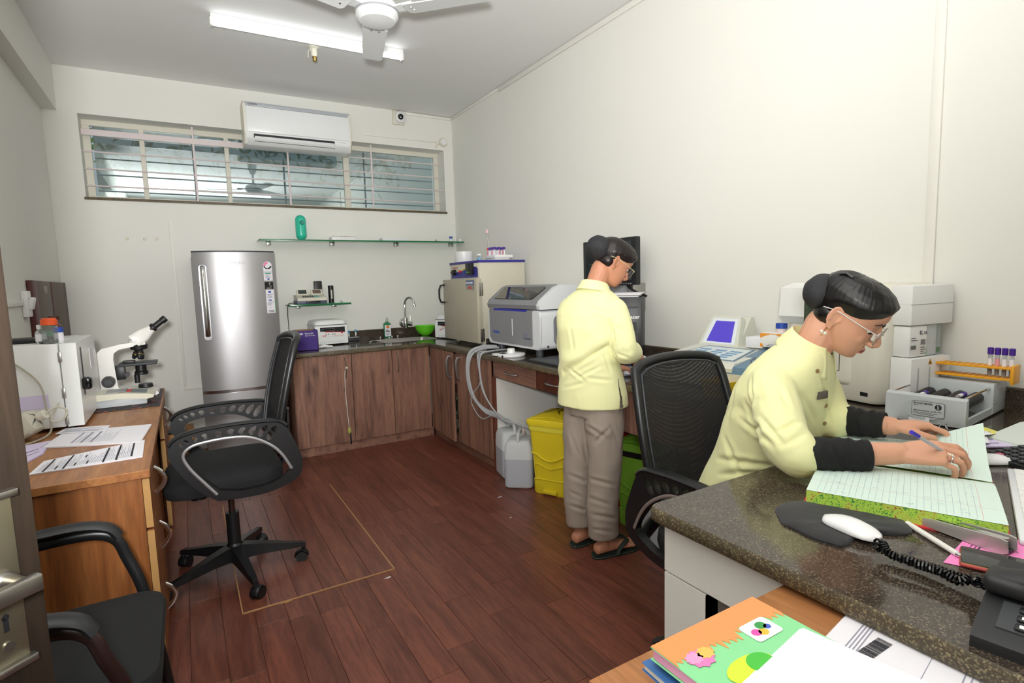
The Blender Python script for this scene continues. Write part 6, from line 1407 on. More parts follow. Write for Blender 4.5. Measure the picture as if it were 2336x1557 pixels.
def arm_plate(O, I, y, th, h0, h1, nh):
    """closed-loop plate between outer and inner curves, a row of round holes between indices h0..h1"""
    m = MB(); n = len(O)
    def P(i, t, q): p = O[i % n]*(1-t)+I[i % n]*t; return Vector((p.x, y+q*th, p.z))
    def quad(a, b, c, d): m.add([a, b, c, d], [(0, 1, 2, 3)])
    def Pf(fi, t, q):
        i = int(math.floor(fi)); f = fi-i; return P(i, t, q)*(1-f)+P(i+1, t, q)*f
    rng = [(i, i+1) for i in range(n) if not (h0 <= i < h1)]
    for a, b in rng:
        for q in (-1, 1): quad(P(a, 0, q), P(b, 0, q), P(b, 1, q), P(a, 1, q))
    for a in range(n):
        for t in (0, 1): quad(P(a, t, -1), P(a+1, t, -1), P(a+1, t, 1), P(a, t, 1))
    st = (h1-h0)/nh
    for k in range(nh):
        a = h0+k*st; r = .36*(.75+.5*k/nh)
        per = [(0, 0), (.5, 0), (1, 0), (1, .5), (1, 1), (.5, 1), (0, 1), (0, .5)]
        cir = [(.5+r*math.cos(R_(225+45*e)), .5+r*.8*math.sin(R_(225+45*e))) for e in range(8)]
        for q in (-1, 1):
            for e in range(8):
                f = (e+1) % 8; quad(Pf(a+per[e][0]*st, per[e][1], q), Pf(a+per[f][0]*st, per[f][1], q), Pf(a+cir[f][0]*st, cir[f][1], q), Pf(a+cir[e][0]*st, cir[e][1], q))
        for e in range(8):
            f = (e+1) % 8; quad(Pf(a+cir[e][0]*st, cir[e][1], -1), Pf(a+cir[f][0]*st, cir[f][1], -1), Pf(a+cir[f][0]*st, cir[f][1], 1), Pf(a+cir[e][0]*st, cir[e][1], 1))
    return m
def task_chair(label, loc, rz, s, strip, base_rot=0, torn=False):
    """mesh task chair; local +x forward, s seat top height"""
    t = thing('office_chair', label, 'chair', loc, rz)
    hz = .10
    for k in range(5):
        a = base_rot+2*PI*k/5; d = Vector((math.cos(a), math.sin(a), 0)); n = Vector((-d.y, d.x, 0))
        R = []
        for r, w, zt, zb in ((.03, .03, .15, .08), (.12, .026, .135, .085), (.25, .018, .105, .078), (.30, .014, .098, .075), (.315, .012, .09, .07)):
            c = d*r
            R.append([c-n*w+Vector((0, 0, zb)), c+n*w+Vector((0, 0, zb)), c+n*w*.8+Vector((0, 0, zt)), c-n*w*.8+Vector((0, 0, zt))])
        MB().loft(R).build('base_leg', CHB, t, 40)
        c = d*.305
        cs = MB(); cs.cyl(c+Vector((0, 0, .05)), c+Vector((0, 0, .085)), .009, n=10); co = cs.build('caster_stem', BLACK, t)
        f = Vector((math.cos(a*1.7+1), math.sin(a*1.7+1), 0)); sd = Vector((-f.y, f.x, 0)); wc = c+f*.012+Vector((0, 0, .026))
        for q in (-1, 1): MB().cyl(wc+sd*q*.006, wc+sd*q*.024, .026, n=18).build('caster_wheel', CHB, co)
        MB().tube([wc+sd*0+f*(.031*math.cos(b))+Vector((0, 0, .031*math.sin(b))) for b in [PI*j/8 for j in range(9)]], [(.004, .02)]*9, 8, up=f).build('caster_hood', CHB, co)
    MB().lathe([(.045, .075), (.045, .14), (.032, .155), (.03, .16)], n=24).build('base_hub', CHB, t)
    MB().cyl((0, 0, .15), (0, 0, min(.31, s-.15)), .029, n=20).build('gas_sleeve', BLACK, t)
    MB().cyl((0, 0, .2), (0, 0, s-.11), .014, n=16).build('gas_piston', M('worn_piston', '5a4a44', .25, .8), t)
    MB().rbox(-.1, .1, -.07, .07, s-.13, s-.095, .008).build('tilt_plate', BLACK, t)
    MB().cyl((.13, 0, s-.17), (.13, 0, s-.11), .033, .028, n=20).build('tension_knob', BLACK, t)
    MB().tube([(.0, -.06, s-.115), (.03, -.2, s-.125), (.03, -.26, s-.128)], [.005, .005, .009], 8).build('lift_lever', BLACK, t)
    rg = []
    for z, ins in ((s-.1, .03), (s-.09, .006), (s-.06, 0), (s-.025, .004), (s-.006, .03), (s, .07)):
        rg.append([Vector((x+.02, y, z-(.03*max(0, (x-.1)/.15)**2 if x > .1 and z > s-.05 else 0))) for x, y in rrect(.48-2*ins, .49-2*ins, .09-ins*.3, 7)])
    MB().loft(rg).build('seat', FABB, t, 50)
    if torn:
        b = MB(); rr = random.Random(2)
        for k in range(12): x = .1+k*.012; b.add([(x, -.2, s-.095), (x+.012, -.2, s-.095), (x+.004+.006*rr.random(), -.205, s-.11-.03*rr.random())], [(0, 1, 2)])
        b.build('torn_lining', FABB, t, 0)['kind'] = 'stuff'
    # backrest: frame loop in a tilted plane, curved
    def bk(u, v):
        # u -1..1 across, v 0..1 up
        w = .205+.035*math.sin(PI*min(1, v*.75+.15))
        x = -.215-.11*v-.045*(v-.45)**2-.0+.05*(u*u)*.6
        return Vector((x, u*w, s+.06+.50*v))
    loop = []
    N = 12
    for i in range(N): loop.append(bk(-1+2*i/N, 0))
    for i in range(N): loop.append(bk(1, i/N*.94))
    for i in range(N): u = 1-2*i/N; loop.append(bk(u*.98, .94+.06*(1-u*u)**.5))
    for i in range(N): loop.append(bk(-1, .94*(1-i/N)))
    MB().tube(loop, [(.017, .016)]*len(loop), 10, closed=True).build('back_frame', CHB, t, 50)
    MB().grid(lambda a, b: bk(-.97+1.94*a, .01+(.95+.05*math.sqrt(max(0, 1-(2*a-1)**2)))*b*.985), 14, 16).build('back_mesh', CMESH, t, 60)
    loop2 = [p+Vector((.014, 0, 0)) for p in loop]; cen_ = sum(loop2, Vector())/len(loop2); loop2 = [cen_+(p-cen_)*.93 for p in loop2]
    MB().tube(loop2, .004, 6, closed=True).build('back_piping', M('dark_piping', '3a3c40', .35), t, 50)
    MB().tube(smooth_path([(-.06, 0, s-.1), (-.2, 0, s-.09), (-.262, 0, s-.0), (-.275, 0, s+.2)], 5), [(.012, .035)]*16, 10, up=(1, 0, 0)).build('back_bar', CHB, t)
    for sg in (-1, 1):
        y = sg*.265
        O = [V3(p) for p in smooth_path([(.06, 0, s-.105), (.13, 0, s-.045), (.195, 0, s+.05), (.225, 0, s+.125), (.2, 0, s+.178), (.12, 0, s+.203), (.0, 0, s+.21), (-.12, 0, s+.207), (-.215, 0, s+.19), (-.262, 0, s+.1), (-.288, 0, s+.01), (-.265, 0, s-.065), (-.15, 0, s-.108), (-.03, 0, s-.112)], 4)]
        I = [V3(p) for p in smooth_path([(.05, 0, s-.06), (.095, 0, s-.01), (.145, 0, s+.06), (.168, 0, s+.11), (.15, 0, s+.138), (.1, 0, s+.153), (.0, 0, s+.157), (-.08, 0, s+.145), (-.155, 0, s+.1), (-.2, 0, s+.05), (-.238, 0, s-.01), (-.225, 0, s-.04), (-.14, 0, s-.075), (-.03, 0, s-.08)], 4)]
        am = arm_plate(O, I, y, .017, 15, 32, 10).build('armrest', CHB, t, 30)
        cap_ = [Vector((p.x, y, p.z+.004)) for p in O[14:34]]
        MB().tube(cap_, [(.024, .009)]*len(cap_), 10, up=(0, 1, 0)).build('armrest_pad', CHB, am, 50)
        ys = y+sg*.019
        sp = smooth_path([(.062, ys, s-.075), (.105, ys, s-.015), (.152, ys, s+.055), (.172, ys, s+.11), (.15, ys, s+.142), (.1, ys, s+.156), (.0, ys, s+.161), (-.085, ys, s+.148), (-.16, ys, s+.102), (-.205, ys, s+.05), (-.24, ys, s-.02)], 6)
        MB().tube(sp, [(.003, .006)]*len(sp), 8, up=(0, 1, 0)).build('trim_strip', strip, am, 50)
    # side shell that joins the arms to the seat
    MB().tube(smooth_path([(-.235, -.25, s-.06), (-.285, -.12, s-.04), (-.295, 0, s-.03), (-.285, .12, s-.04), (-.235, .25, s-.06)], 5), [(.03, .02)]*21, 10, up=(0, 0, 1)).build('rear_shell', CHB, t, 50)
    return t
task_chair('black mesh office chair with silver arm trim beside the left desk', (.12, 2.88, 0), PI, .575, M('silver_trim', 'b8b8bc', .3, .7), R_(100), True)
task_chair('black mesh office chair under the seated person at the front desk', (1.595, 1.17, 0), R_(-90), .50, M('taupe_trim', '7c706a', .45), R_(95))
# visitor chair, bottom left
vc = thing('visitor_chair', 'black upholstered visitor chair with curved arms beside the near end of the left desk', 'chair', (-.36, 1.72, 0))
rg = []
for z, ins in ((.40, .02), (.41, .004), (.435, 0), (.455, .006), (.463, .03), (.466, .08)):
    rg.append([Vector((x, y, z)) for x, y in rrect(.49-2*ins, .50-2*ins, .075, 7)])
MB().loft(rg).build('seat', FABB, vc, 50)
VT = M('visitor_tube', '191a1c', .35)
for sg in (-1, 1):
    y = sg*.275
    fr_ = smooth_path([(.235, y*.96, .0), (.215, y*.96, .2), (.185, y*.96, .44), (.15, y, .56), (.125, y, .625), (.06, y, .652), (-.1, y, .648), (-.26, y, .635), (-.29, y, .6), (-.28, y, .4), (-.27, y, .2), (-.28, y, 0)], 5)
    MB().tube(fr_, [(.011, .016)]*len(fr_), 10, up=(0, 1, 0)).build('side_frame', VT if sg > 0 else M('visitor_tube_brown', '2a1a18', .35), vc, 50)
    pdp = smooth_path([(.135, y, .632), (.11, y, .664), (.04, y, .682), (-.1, y, .678), (-.25, y, .668)], 5)
    MB().tube(pdp, [(.028, .014)]*len(pdp), 10, up=(0, 1, 0)).build('arm_pad', M('arm_pad', '202124', .45), vc, 50)
MB().tube([(.18, -.26, .395), (.18, .26, .395)], .012, 8).build('cross_bar', VT, vc); MB().tube([(-.22, -.26, .395), (-.22, .26, .395)], .012, 8).build('cross_bar', VT, vc)
rg = []
for v in range(6):
    z = .47+v*.085; x = -.245-.02*v; rg.append([Vector((x+a, b, z)) for a, b in rrect(.05, .46-.01*v, .02, 4)])
MB().loft(rg).build('backrest', FABB, vc, 50)
for sg in (-1, 1): MB().tube([(-.27, sg*.2, .4), (-.29, sg*.2, .6), (-.34, sg*.2, .88)], .011, 8).build('back_post', VT, vc)
# ================================================================== UNDER THE WORKTOP
HD = M('hdpe_natural', 'd4d6d8', .45, trans=.12, ior=1.1); HDL = M('hdpe_fluid', 'b8bcc4', .5)
def jerrycan(label, loc, rz, h=.30, w=.15, d=.19, cap=WHITE, lab=False):
    t = thing('jerrycan', label, 'jerrycan', loc, rz)
    MB().loft([[Vector((x, y, z)) for x, y in rrect(w-2*i, d-2*i, .03, 6)] for z, i in ((0, .012), (.008, .002), (.02, 0), (h*.66, 0), (h*.67, .002), (h*.78, .004), (h*.86, .02), (h*.88, .03))]).build('can_body', HD, t, 50)
    MB().loft([[Vector((x, y, z)) for x, y in rrect(w+.0006, d+.0006, .03, 6)] for z in (.02, h*.55)], False).build('fluid_level', HDL, t, 50)
    hp = smooth_path([(0, -d/2+.03, h*.84), (0, -d/2+.035, h*.96), (0, -d/2+.06, h), (0, d/2-.09, h), (0, d/2-.065, h*.97), (0, d/2-.06, h*.86)], 5)
    MB().tube(hp, [(.012, .014)]*len(hp), 10, up=(1, 0, 0)).build('handle', HD, t, 50)
    MB().lathe([(.022, h*.87), (.024, h*.88), (.024, h*.97), (.02, h*.985), (0, h*.985)], (0, d/2-.03, 0), 18).build('cap', cap, t)
    if lab:
        MB().box(-w/2-.0012, -w/2-.0004, -d/2+.02, 0, h*.38, h*.55).build('label_sheet', PAPER, t, 0)
        text('BIO', .03, INK, t, (-w/2-.0018, -.02, h*.43), (0, -1, 0), (0, 0, 1), world=False, bold=.001)
    return t
jerrycan('white plastic jerrycan fed by the waste hoses by the cabinet', (1.93, 3.33, 0), R_(-12), .37, .2, .24)
jerrycan('white plastic jerrycan with red-marked cap and label beside the yellow bin', (1.875, 3.115, 0), R_(-40), .36, .19, .22, M('white_red_cap', 'f0d8d4', .4), True)
jerrycan('grey-white jerrycan on the floor behind the front mesh chair', (2.03, 1.93, 0), R_(-15), .37, .2, .24)
def bin_(name, label, loc, rz, mat, h, w, d, liner, band):
    t = thing(name, label, 'bin', loc, rz)
    MB().loft([[Vector((x, y, z)) for x, y in rrect(w*k, d*k, .03, 5)] for z, k in ((0, .84), (.01, .86), (.09, .87), (.095, .84), (h*.3, .86), (h*.86, .98), (h*.86, .92), (h*.85, .9))]).build('bin_body', mat, t, 40)
    MB().loft([[Vector((x, y, z)) for x, y in rrect(w*k, d*k, .03, 5)] for z, k in ((h*.80, 1.0), (h*.84, 1.02), (h*.88, 1.01))]).build('liner', liner, t, 40)
    rg = [[Vector((x, y, z+b*(1-(2*y/d)**2))) for x, y in rrect(w*k, d*k, .035, 5)] for z, k, b in ((h*.87, 1.07, 0), (h*.92, 1.09, 0), (h*.935, 1.06, .02), (h*.94, .6, .035), (h*.94, .1, .04))]
    lo = MB().loft(rg).build('lid', mat, t, 40)
    b = MB()
    for i in range(9):
        for sg in (-1, 1):
            x0 = -w*.46+i*w*.115; b.tube([(max(-w*.48, min(w*.48, x0+sg*-.06)), -d*.42, h*.955), (x0, 0, h*.98), (max(-w*.48, min(w*.48, x0+sg*.06)), d*.42, h*.955)], .002, 5)
    b.build('lid_pattern', mat, lo, 0)
    # moulded front: curved rib and raised panel (front = -x)
    fx = -w*.5
    rp = smooth_path([(fx*.93, -d*.42, h*.55), (fx*.94, -d*.3, h*.5), (fx*.92, -d*.1, h*.44), (fx*.92, d*.1, h*.44), (fx*.94, d*.3, h*.5), (fx*.93, d*.42, h*.52)], 5)
    MB().tube(rp, .006, 8).build('front_rib', band, t)
    pr = smooth_path([(fx*.88, -d*.34, h*.2), (fx*.905, -d*.34, h*.38), (fx*.9, 0, h*.33), (fx*.905, d*.34, h*.38), (fx*.88, d*.34, h*.2)], 4)
    MB().tube(pr, .004, 8).build('front_panel_rib', band, t)
    MB().tube([(fx*.88, -d*.36, h*.19), (fx*.88, d*.36, h*.19)], .005, 8).build('front_step', band, t)
    MB().rbox(fx*1.02, fx*.8, -d*.16, d*.16, .012, .035, .006).build('pedal', mat, t)
    return t
YB = M('bin_yellow', 'e6cf2a', .42, noise=.03); GB = M('bin_green', '86c03a', .42, noise=.03); RB = M('bin_red', 'a81c2c', .42)
bin_('waste_bin', 'yellow lidded biomedical waste bin left of the standing person', (2.03, 2.88, 0), R_(28), YB, .52, .30, .30, M('yellow_liner', 'e8dc4a', .3), YB)
bin_('waste_bin', 'lime green lidded waste bin with black liner right of the standing person', (2.14, 2.2, 0), R_(18), GB, .50, .27, .27, BLACK, GB)
bin_('waste_bin', 'dark red waste bin mostly hidden behind the standing person', (2.2, 2.52, 0), R_(10), RB, .50, .27, .26, M('red_liner', '8a1824', .4), RB)
# hoses
HOSE = M('grey_hose', 'b4b6b8', .4, trans=.1, ior=1.1)
def hose(label, pts, r, mat=HOSE):
    o = MB().tube(smooth_path(pts, 8), r, 8).build('waste_hose', mat); tag(o, label, 'hose', None); return o
hose('thick grey waste hose looping from the blood analyzer to the jerrycan', [(2.02, 3.66, .875), (1.9, 3.68, .88), (1.80, 3.68, .84), (1.77, 3.67, .7), (1.775, 3.62, .55), (1.80, 3.5, .46), (1.86, 3.38, .42), (1.92, 3.36, .36)], .013)
hose('second thick grey waste hose beside the looping one', [(2.02, 3.63, .87), (1.9, 3.65, .87), (1.795, 3.64, .83), (1.765, 3.64, .7), (1.77, 3.58, .54), (1.80, 3.47, .44), (1.87, 3.37, .4), (1.93, 3.38, .35)], .009)
hose('thin grey tube hanging nearest the drawers', [(2.04, 3.52, .865), (1.9, 3.5, .868), (1.80, 3.5, .845), (1.785, 3.49, .7), (1.79, 3.42, .55), (1.84, 3.3, .42), (1.92, 3.22, .38), (1.95, 3.1, .37)], .006)
hose('thin white tube crossing the thick hoses to the front jerrycan', [(2.04, 3.56, .862), (1.9, 3.54, .862), (1.798, 3.53, .84), (1.785, 3.5, .72), (1.79, 3.46, .58), (1.83, 3.33, .43), (1.9, 3.32, .37)], .005)
hose('slack white tube sagging in a wide loop below the hoses', [(2.04, 3.58, .86), (1.9, 3.56, .86), (1.80, 3.55, .845), (1.79, 3.5, .66), (1.77, 3.62, .52), (1.79, 3.6, .42), (1.80, 3.5, .38), (1.83, 3.4, .42), (1.9, 3.3, .40)], .004)
# ================================================================== PEOPLE
V = Vector
from mathutils.bvhtree import BVHTree
def remesh(mb, name, mat, parent, voxel, smooth=6, disp=None, origin=(0, 0, 0), label=None, cut=None, creases=None):
    me = bpy.data.meshes.new('tmp'); o_ = V(origin)
    me.from_pydata([tuple(V(p)-o_) for p in mb.v], [], mb.f); me.update()
    bm = bmesh.new(); bm.from_mesh(me); bmesh.ops.recalc_face_normals(bm, faces=bm.faces); bm.to_mesh(me); bm.free()
    ob = bpy.data.objects.new('tmp', me); COL.objects.link(ob)
    r = ob.modifiers.new('r', 'REMESH'); r.mode = 'VOXEL'; r.voxel_size = voxel; r.use_smooth_shade = True
    if smooth:
        s = ob.modifiers.new('s', 'SMOOTH'); s.factor = .5; s.iterations = smooth
    dg = bpy.context.evaluated_depsgraph_get(); dg.update()
    nm = bpy.data.meshes.new_from_object(ob.evaluated_get(dg)); nm.name = name
    bpy.data.objects.remove(ob); bpy.data.meshes.remove(me)
    if disp:
        n = len(nm.vertices); co = np.empty(n*3, 'f'); nm.vertices.foreach_get('co', co); no = np.empty(n*3, 'f'); nm.vertices.foreach_get('normal', no)
        co = co.reshape(-1, 3); no = no.reshape(-1, 3)
        d = np.array([disp(V(c)+o_, V(m_)) for c, m_ in zip(co.tolist(), no.tolist())], 'f')
        if creases:
            # cloth creases: grooves with a raised lip along segments found on the garment's surface
            bv = BVHTree.FromPolygons([v.co+o_ for v in nm.vertices], [tuple(p.vertices) for p in nm.polygons])
            P_ = co+np.array(tuple(o_), 'f')
            for (x0, y0, x1, y1, dep, wid) in creases:
                hits = []
                for t in (0, .25, .5, .75, 1):
                    px = x0+(x1-x0)*t; py = y0+(y1-y0)*t
                    h = bv.ray_cast(CAMP, _f+CR*((px-1168)/FPX)-CU*((py-778.5)/FPX))[0]
                    if h is not None: hits.append(np.array(tuple(h)))
                if len(hits) < 2: continue
                best = np.full(len(P_), 9., 'f'); tt = np.zeros(len(P_), 'f')
                for i in range(len(hits)-1):
                    a, b = hits[i], hits[i+1]; ab = b-a; L2 = max(1e-9, ab@ab); u = np.clip((P_-a)@ab/L2, 0, 1); dd = np.linalg.norm(P_-a-u[:, None]*ab, axis=1)
                    m = dd < best; best[m] = dd[m]; tt[m] = (i+u[m])/(len(hits)-1)
                env = np.sin(np.pi*np.clip(tt, .04, .96))**.6
                d += (-dep*np.exp(-(best/wid)**2)+.55*dep*np.exp(-((best-2.2*wid)/(1.3*wid))**2))*env
        co += no*d[:, None]; nm.vertices.foreach_set('co', co.ravel()); nm.update()
    if cut:
        bm = bmesh.new(); bm.from_mesh(nm); bmesh.ops.delete(bm, geom=[f for f in bm.faces if cut(f.calc_center_median()+o_)], context='FACES'); bm.to_mesh(nm); bm.free()
    nm.materials.clear(); nm.materials.append(mat); nm.shade_smooth()
    o = bpy.data.objects.new(name, nm); COL.objects.link(o); o.parent = parent
    if label: o['label'] = label
    return o
def ring(c, ax, ay, a, b, n=28, e=2.3):
    c = V(c); ax = V(ax); ay = V(ay); out = []
    for j in range(n):
        t = 2*PI*j/n; ct, st = math.cos(t), math.sin(t)
        out.append(c+ax*(a*math.copysign(abs(ct)**(2/e), ct))+ay*(b*math.copysign(abs(st)**(2/e), st)))
    return out
def limb(mb, pts, rad, n=14):
    q = smooth_path(pts, 5); m = len(pts)-1; rr = []
    for i in range(len(q)):
        t = i/5; k = min(int(t), m-1); f = t-k; rr.append(rad[k]*(1-f)+rad[k+1]*f)
    mb.tube(q, rr, n)
    mb.ell(q[-1], (rr[-1],)*3, 12, 8); mb.ell(q[0], (rr[0],)*3, 12, 8)
HEADR = [(-.090, .074, .045, .014), (-.085, .084, .028, .030), (-.073, .090, .010, .042), (-.06, .0915, .0, .050), (-.045, .0945, -.018, .057), (-.028, .0965, -.035, .063), (-.01, .0965, -.05, .067), (.01, .0935, -.062, .070), (.03, .1005, -.07, .0725), (.05, .106, -.075, .074), (.068, .103, -.077, .073), (.085, .09, -.07, .067), (.1, .068, -.055, .054), (.109, .04, -.035, .036), (.113, .012, -.012, .012)]
def hr(z):
    for i in range(len(HEADR)-1):
        a, b = HEADR[i], HEADR[i+1]
        if a[0] <= z <= b[0]:
            t = (z-a[0])/(b[0]-a[0]); return [a[k]*(1-t)+b[k]*t for k in (1, 2, 3)]
    return list(HEADR[0 if z < 0 else -1][1:])
def hpoint(th, z, g=0.0):
    xf, xb, w = hr(z); xc = (xf+xb)/2; a = (xf-xb)/2+g; b = w+g
    ct, st = math.cos(th), math.sin(th); e = 2.25
    return V((xc+a*math.copysign(abs(ct)**(2/e), ct), b*math.copysign(abs(st)**(2/e), st), z))
def head_shape(mb, T):
    """skull, face, nose, cheeks, ears in the head frame (x forward, y left, z up), transformed by T"""
    L = MB()
    L.loft([[hpoint(2*PI*j/36, r[0]) for j in range(36)] for r in HEADR])
    L.tube([(.094, 0, .034), (.1005, 0, .018), (.109, 0, .0), (.118, 0, -.016), (.1175, 0, -.025)], [.0065, .0062, .007, .009, .0085], 12)
    L.ell((.1165, 0, -.0205), (.0095, .0092, .0085)); L.ell((.106, 0, -.03), (.012, .006, .006))
    for s in (-1, 1):
        L.ell((.1055, s*.0105, -.026), (.0105, .0072, .0078))
        L.ell((.064, s*.036, -.02), (.025, .018, .024)); L.ell((.084, s*.018, -.04), (.012, .014, .014))
        E = Matrix.Translation((-.004, s*.0685, .0)) @ Matrix.Rotation(s*R_(-26), 4, 'Z') @ Matrix.Rotation(R_(-8), 4, 'Y')
        er = MB().ell((0, s*.004, 0), (.0155, .0045, .028), 18, 12)
        def q(a, k=1): return V((.0165*k*math.cos(a), s*(.0085 if k == 1 else .009), .003+.029*k*math.sin(a)))
        er.tube([q(R_(-20)+R_(215)*t/12) for t in range(13)]+[V((-.009, s*.008, -.02)), V((-.004, s*.007, -.028))], [.0036]*15, 8)
        er.tube([q(R_(60)+R_(150)*t/8, .58) for t in range(9)], .0026, 8)
        er.ell((.013, s*.006, -.006), (.005, .0045, .008), 10, 8); er.ell((-.001, s*.006, -.028), (.0085, .0045, .009), 12, 8)
        er.xf(E); L.add(er.v, er.f)
    L.ell((.0925, 0, -.0475), (.0105, .020, .006)); L.ell((.0905, 0, -.058), (.0105, .017, .0062)); L.ell((.08, 0, -.074), (.0125, .019, .013))
    L.xf(T); mb.add(L.v, L.f)
HAIRL = ([-.2, -.07, -.05, -.03, -.012, .01, .03, .05, .07, .09, .104, .2], [-.058, -.058, -.045, -.012, .016, .026, .026, .03, .04, .054, .072, .08])
def hair_cap(T, g=.011, strand=.0016, seed=0, n=240, m=30):
    L = MB(); v = []
    for i in range(n):
        th = 2*PI*i/n
        lo, hi = -.1, .124
        for _ in range(26):
            mid = (lo+hi)/2; p = hpoint(th, mid); zh = np.interp(p.x, *HAIRL)
            if mid > zh: hi = mid
            else: lo = mid
        z0 = hi
        for j in range(m+1):
            t = j/m; z = z0+(.1125-z0)*(1-(1-t)**1.6)
            gg = g*min(1, .12+t*4)*(1+.2*max(0, math.cos(th)))+(strand*mnoise.noise(V((i*.14+seed, t*1.2, 0)))+strand*.55*mnoise.noise(V((i*.6+t*2, t*1.5, seed))))*min(1, t*5)
            p = hpoint(th, z, gg); p.z += gg*.9*max(0, (z-.05)/.07)
            v.append(p)
    f = []
    for i in range(n):
        for j in range(m):
            a = i*(m+1)+j; b = ((i+1) % n)*(m+1)+j; f.append((a, b, b+1, a+1))
    f.append(tuple(i*(m+1)+m for i in range(n)))
    L.add(v, f); L.xf(T); return L
def hand(mb, wrist, fwd, back, side, curls, thumb, s=.94, splay=4):
    """wrist point, fwd along the hand, back = outward normal of the hand's back; side=+1: thumb lies on +Y of frame (fwd, y, back)"""
    fr = frame(wrist, fwd, V(back).cross(V(fwd)))
    L = MB()
    def P(x, y, z): return V((x, y*side, z))
    L.loft([ring(P(x, yc, z), V((0, 1, 0)), V((0, 0, 1)), w, h, 18, 2.6) for x, yc, z, w, h in ((-.02, 0, 0, .024, .019), (0, 0, 0, .026, .019), (.025, .001, .002, .033, .018), (.055, .001, .004, .039, .0165), (.078, 0, .004, .0395, .0145), (.09, 0, .003, .035, .011))])
    L.ell(P(.03, .026, -.006), (.026, .016, .015))
    base = [(.086, .029, .003), (.09, .0095, .005), (.086, -.0105, .004), (.078, -.0285, .002)]
    lens = [(.041, .025, .02), (.045, .029, .021), (.042, .027, .021), (.033, .021, .019)]
    rad = [.0088, .009, .0085, .0076]
    for k in range(4):
        p = P(*base[k]); ang = 0; q = [P(base[k][0]-.03, base[k][1]*.8, base[k][2]-.001), p]; rr = [rad[k]*1.05, rad[k]*1.1]
        sp = R_((1.5-k)*splay)*side
        for l, c in zip(lens[k], curls[k]):
            ang += R_(c); d = V((math.cos(ang)*math.cos(sp), math.cos(ang)*math.sin(sp), -math.sin(ang)))
            q.append(p+d*l*.5); rr.append(rad[k]*.95); p = p+d*l; q.append(p); rr.append(rad[k]*(.98 if l > .03 else .9))
        rr[-1] = rad[k]*.72
        L.tube(q, rr, 12); L.ell(p, (rad[k]*.78,)*3, 10, 7)
        L.ell(P(*base[k])+V((0, 0, .003)), (.011, .0095, .0085), 10, 7)
    q = [P(.012, .02, -.004)]+[P(*t) for t in thumb]; L.tube(smooth_path(q, 4), [.0125]*4+[.0108]*4+[.0098]*(4*(len(q)-3)+1) if len(q) == 4 else .0105, 12); L.ell(q[-1], (.009,)*3, 10, 7)
    L.xf(fr @ Matrix.Scale(s, 4)); mb.add(L.v, L.f); return fr @ Matrix.Scale(s, 4)
def headframe(c, face, pitch, roll=0):
    f = V((face[0], face[1], 0)).normalized(); left = V((-f.y, f.x, 0))
    R = Matrix((f, left, V((0, 0, 1)))).transposed().to_4x4()
    m = R @ Matrix.Rotation(R_(pitch), 4, 'Y') @ Matrix.Rotation(R_(roll), 4, 'X'); m.translation = V(c); return m
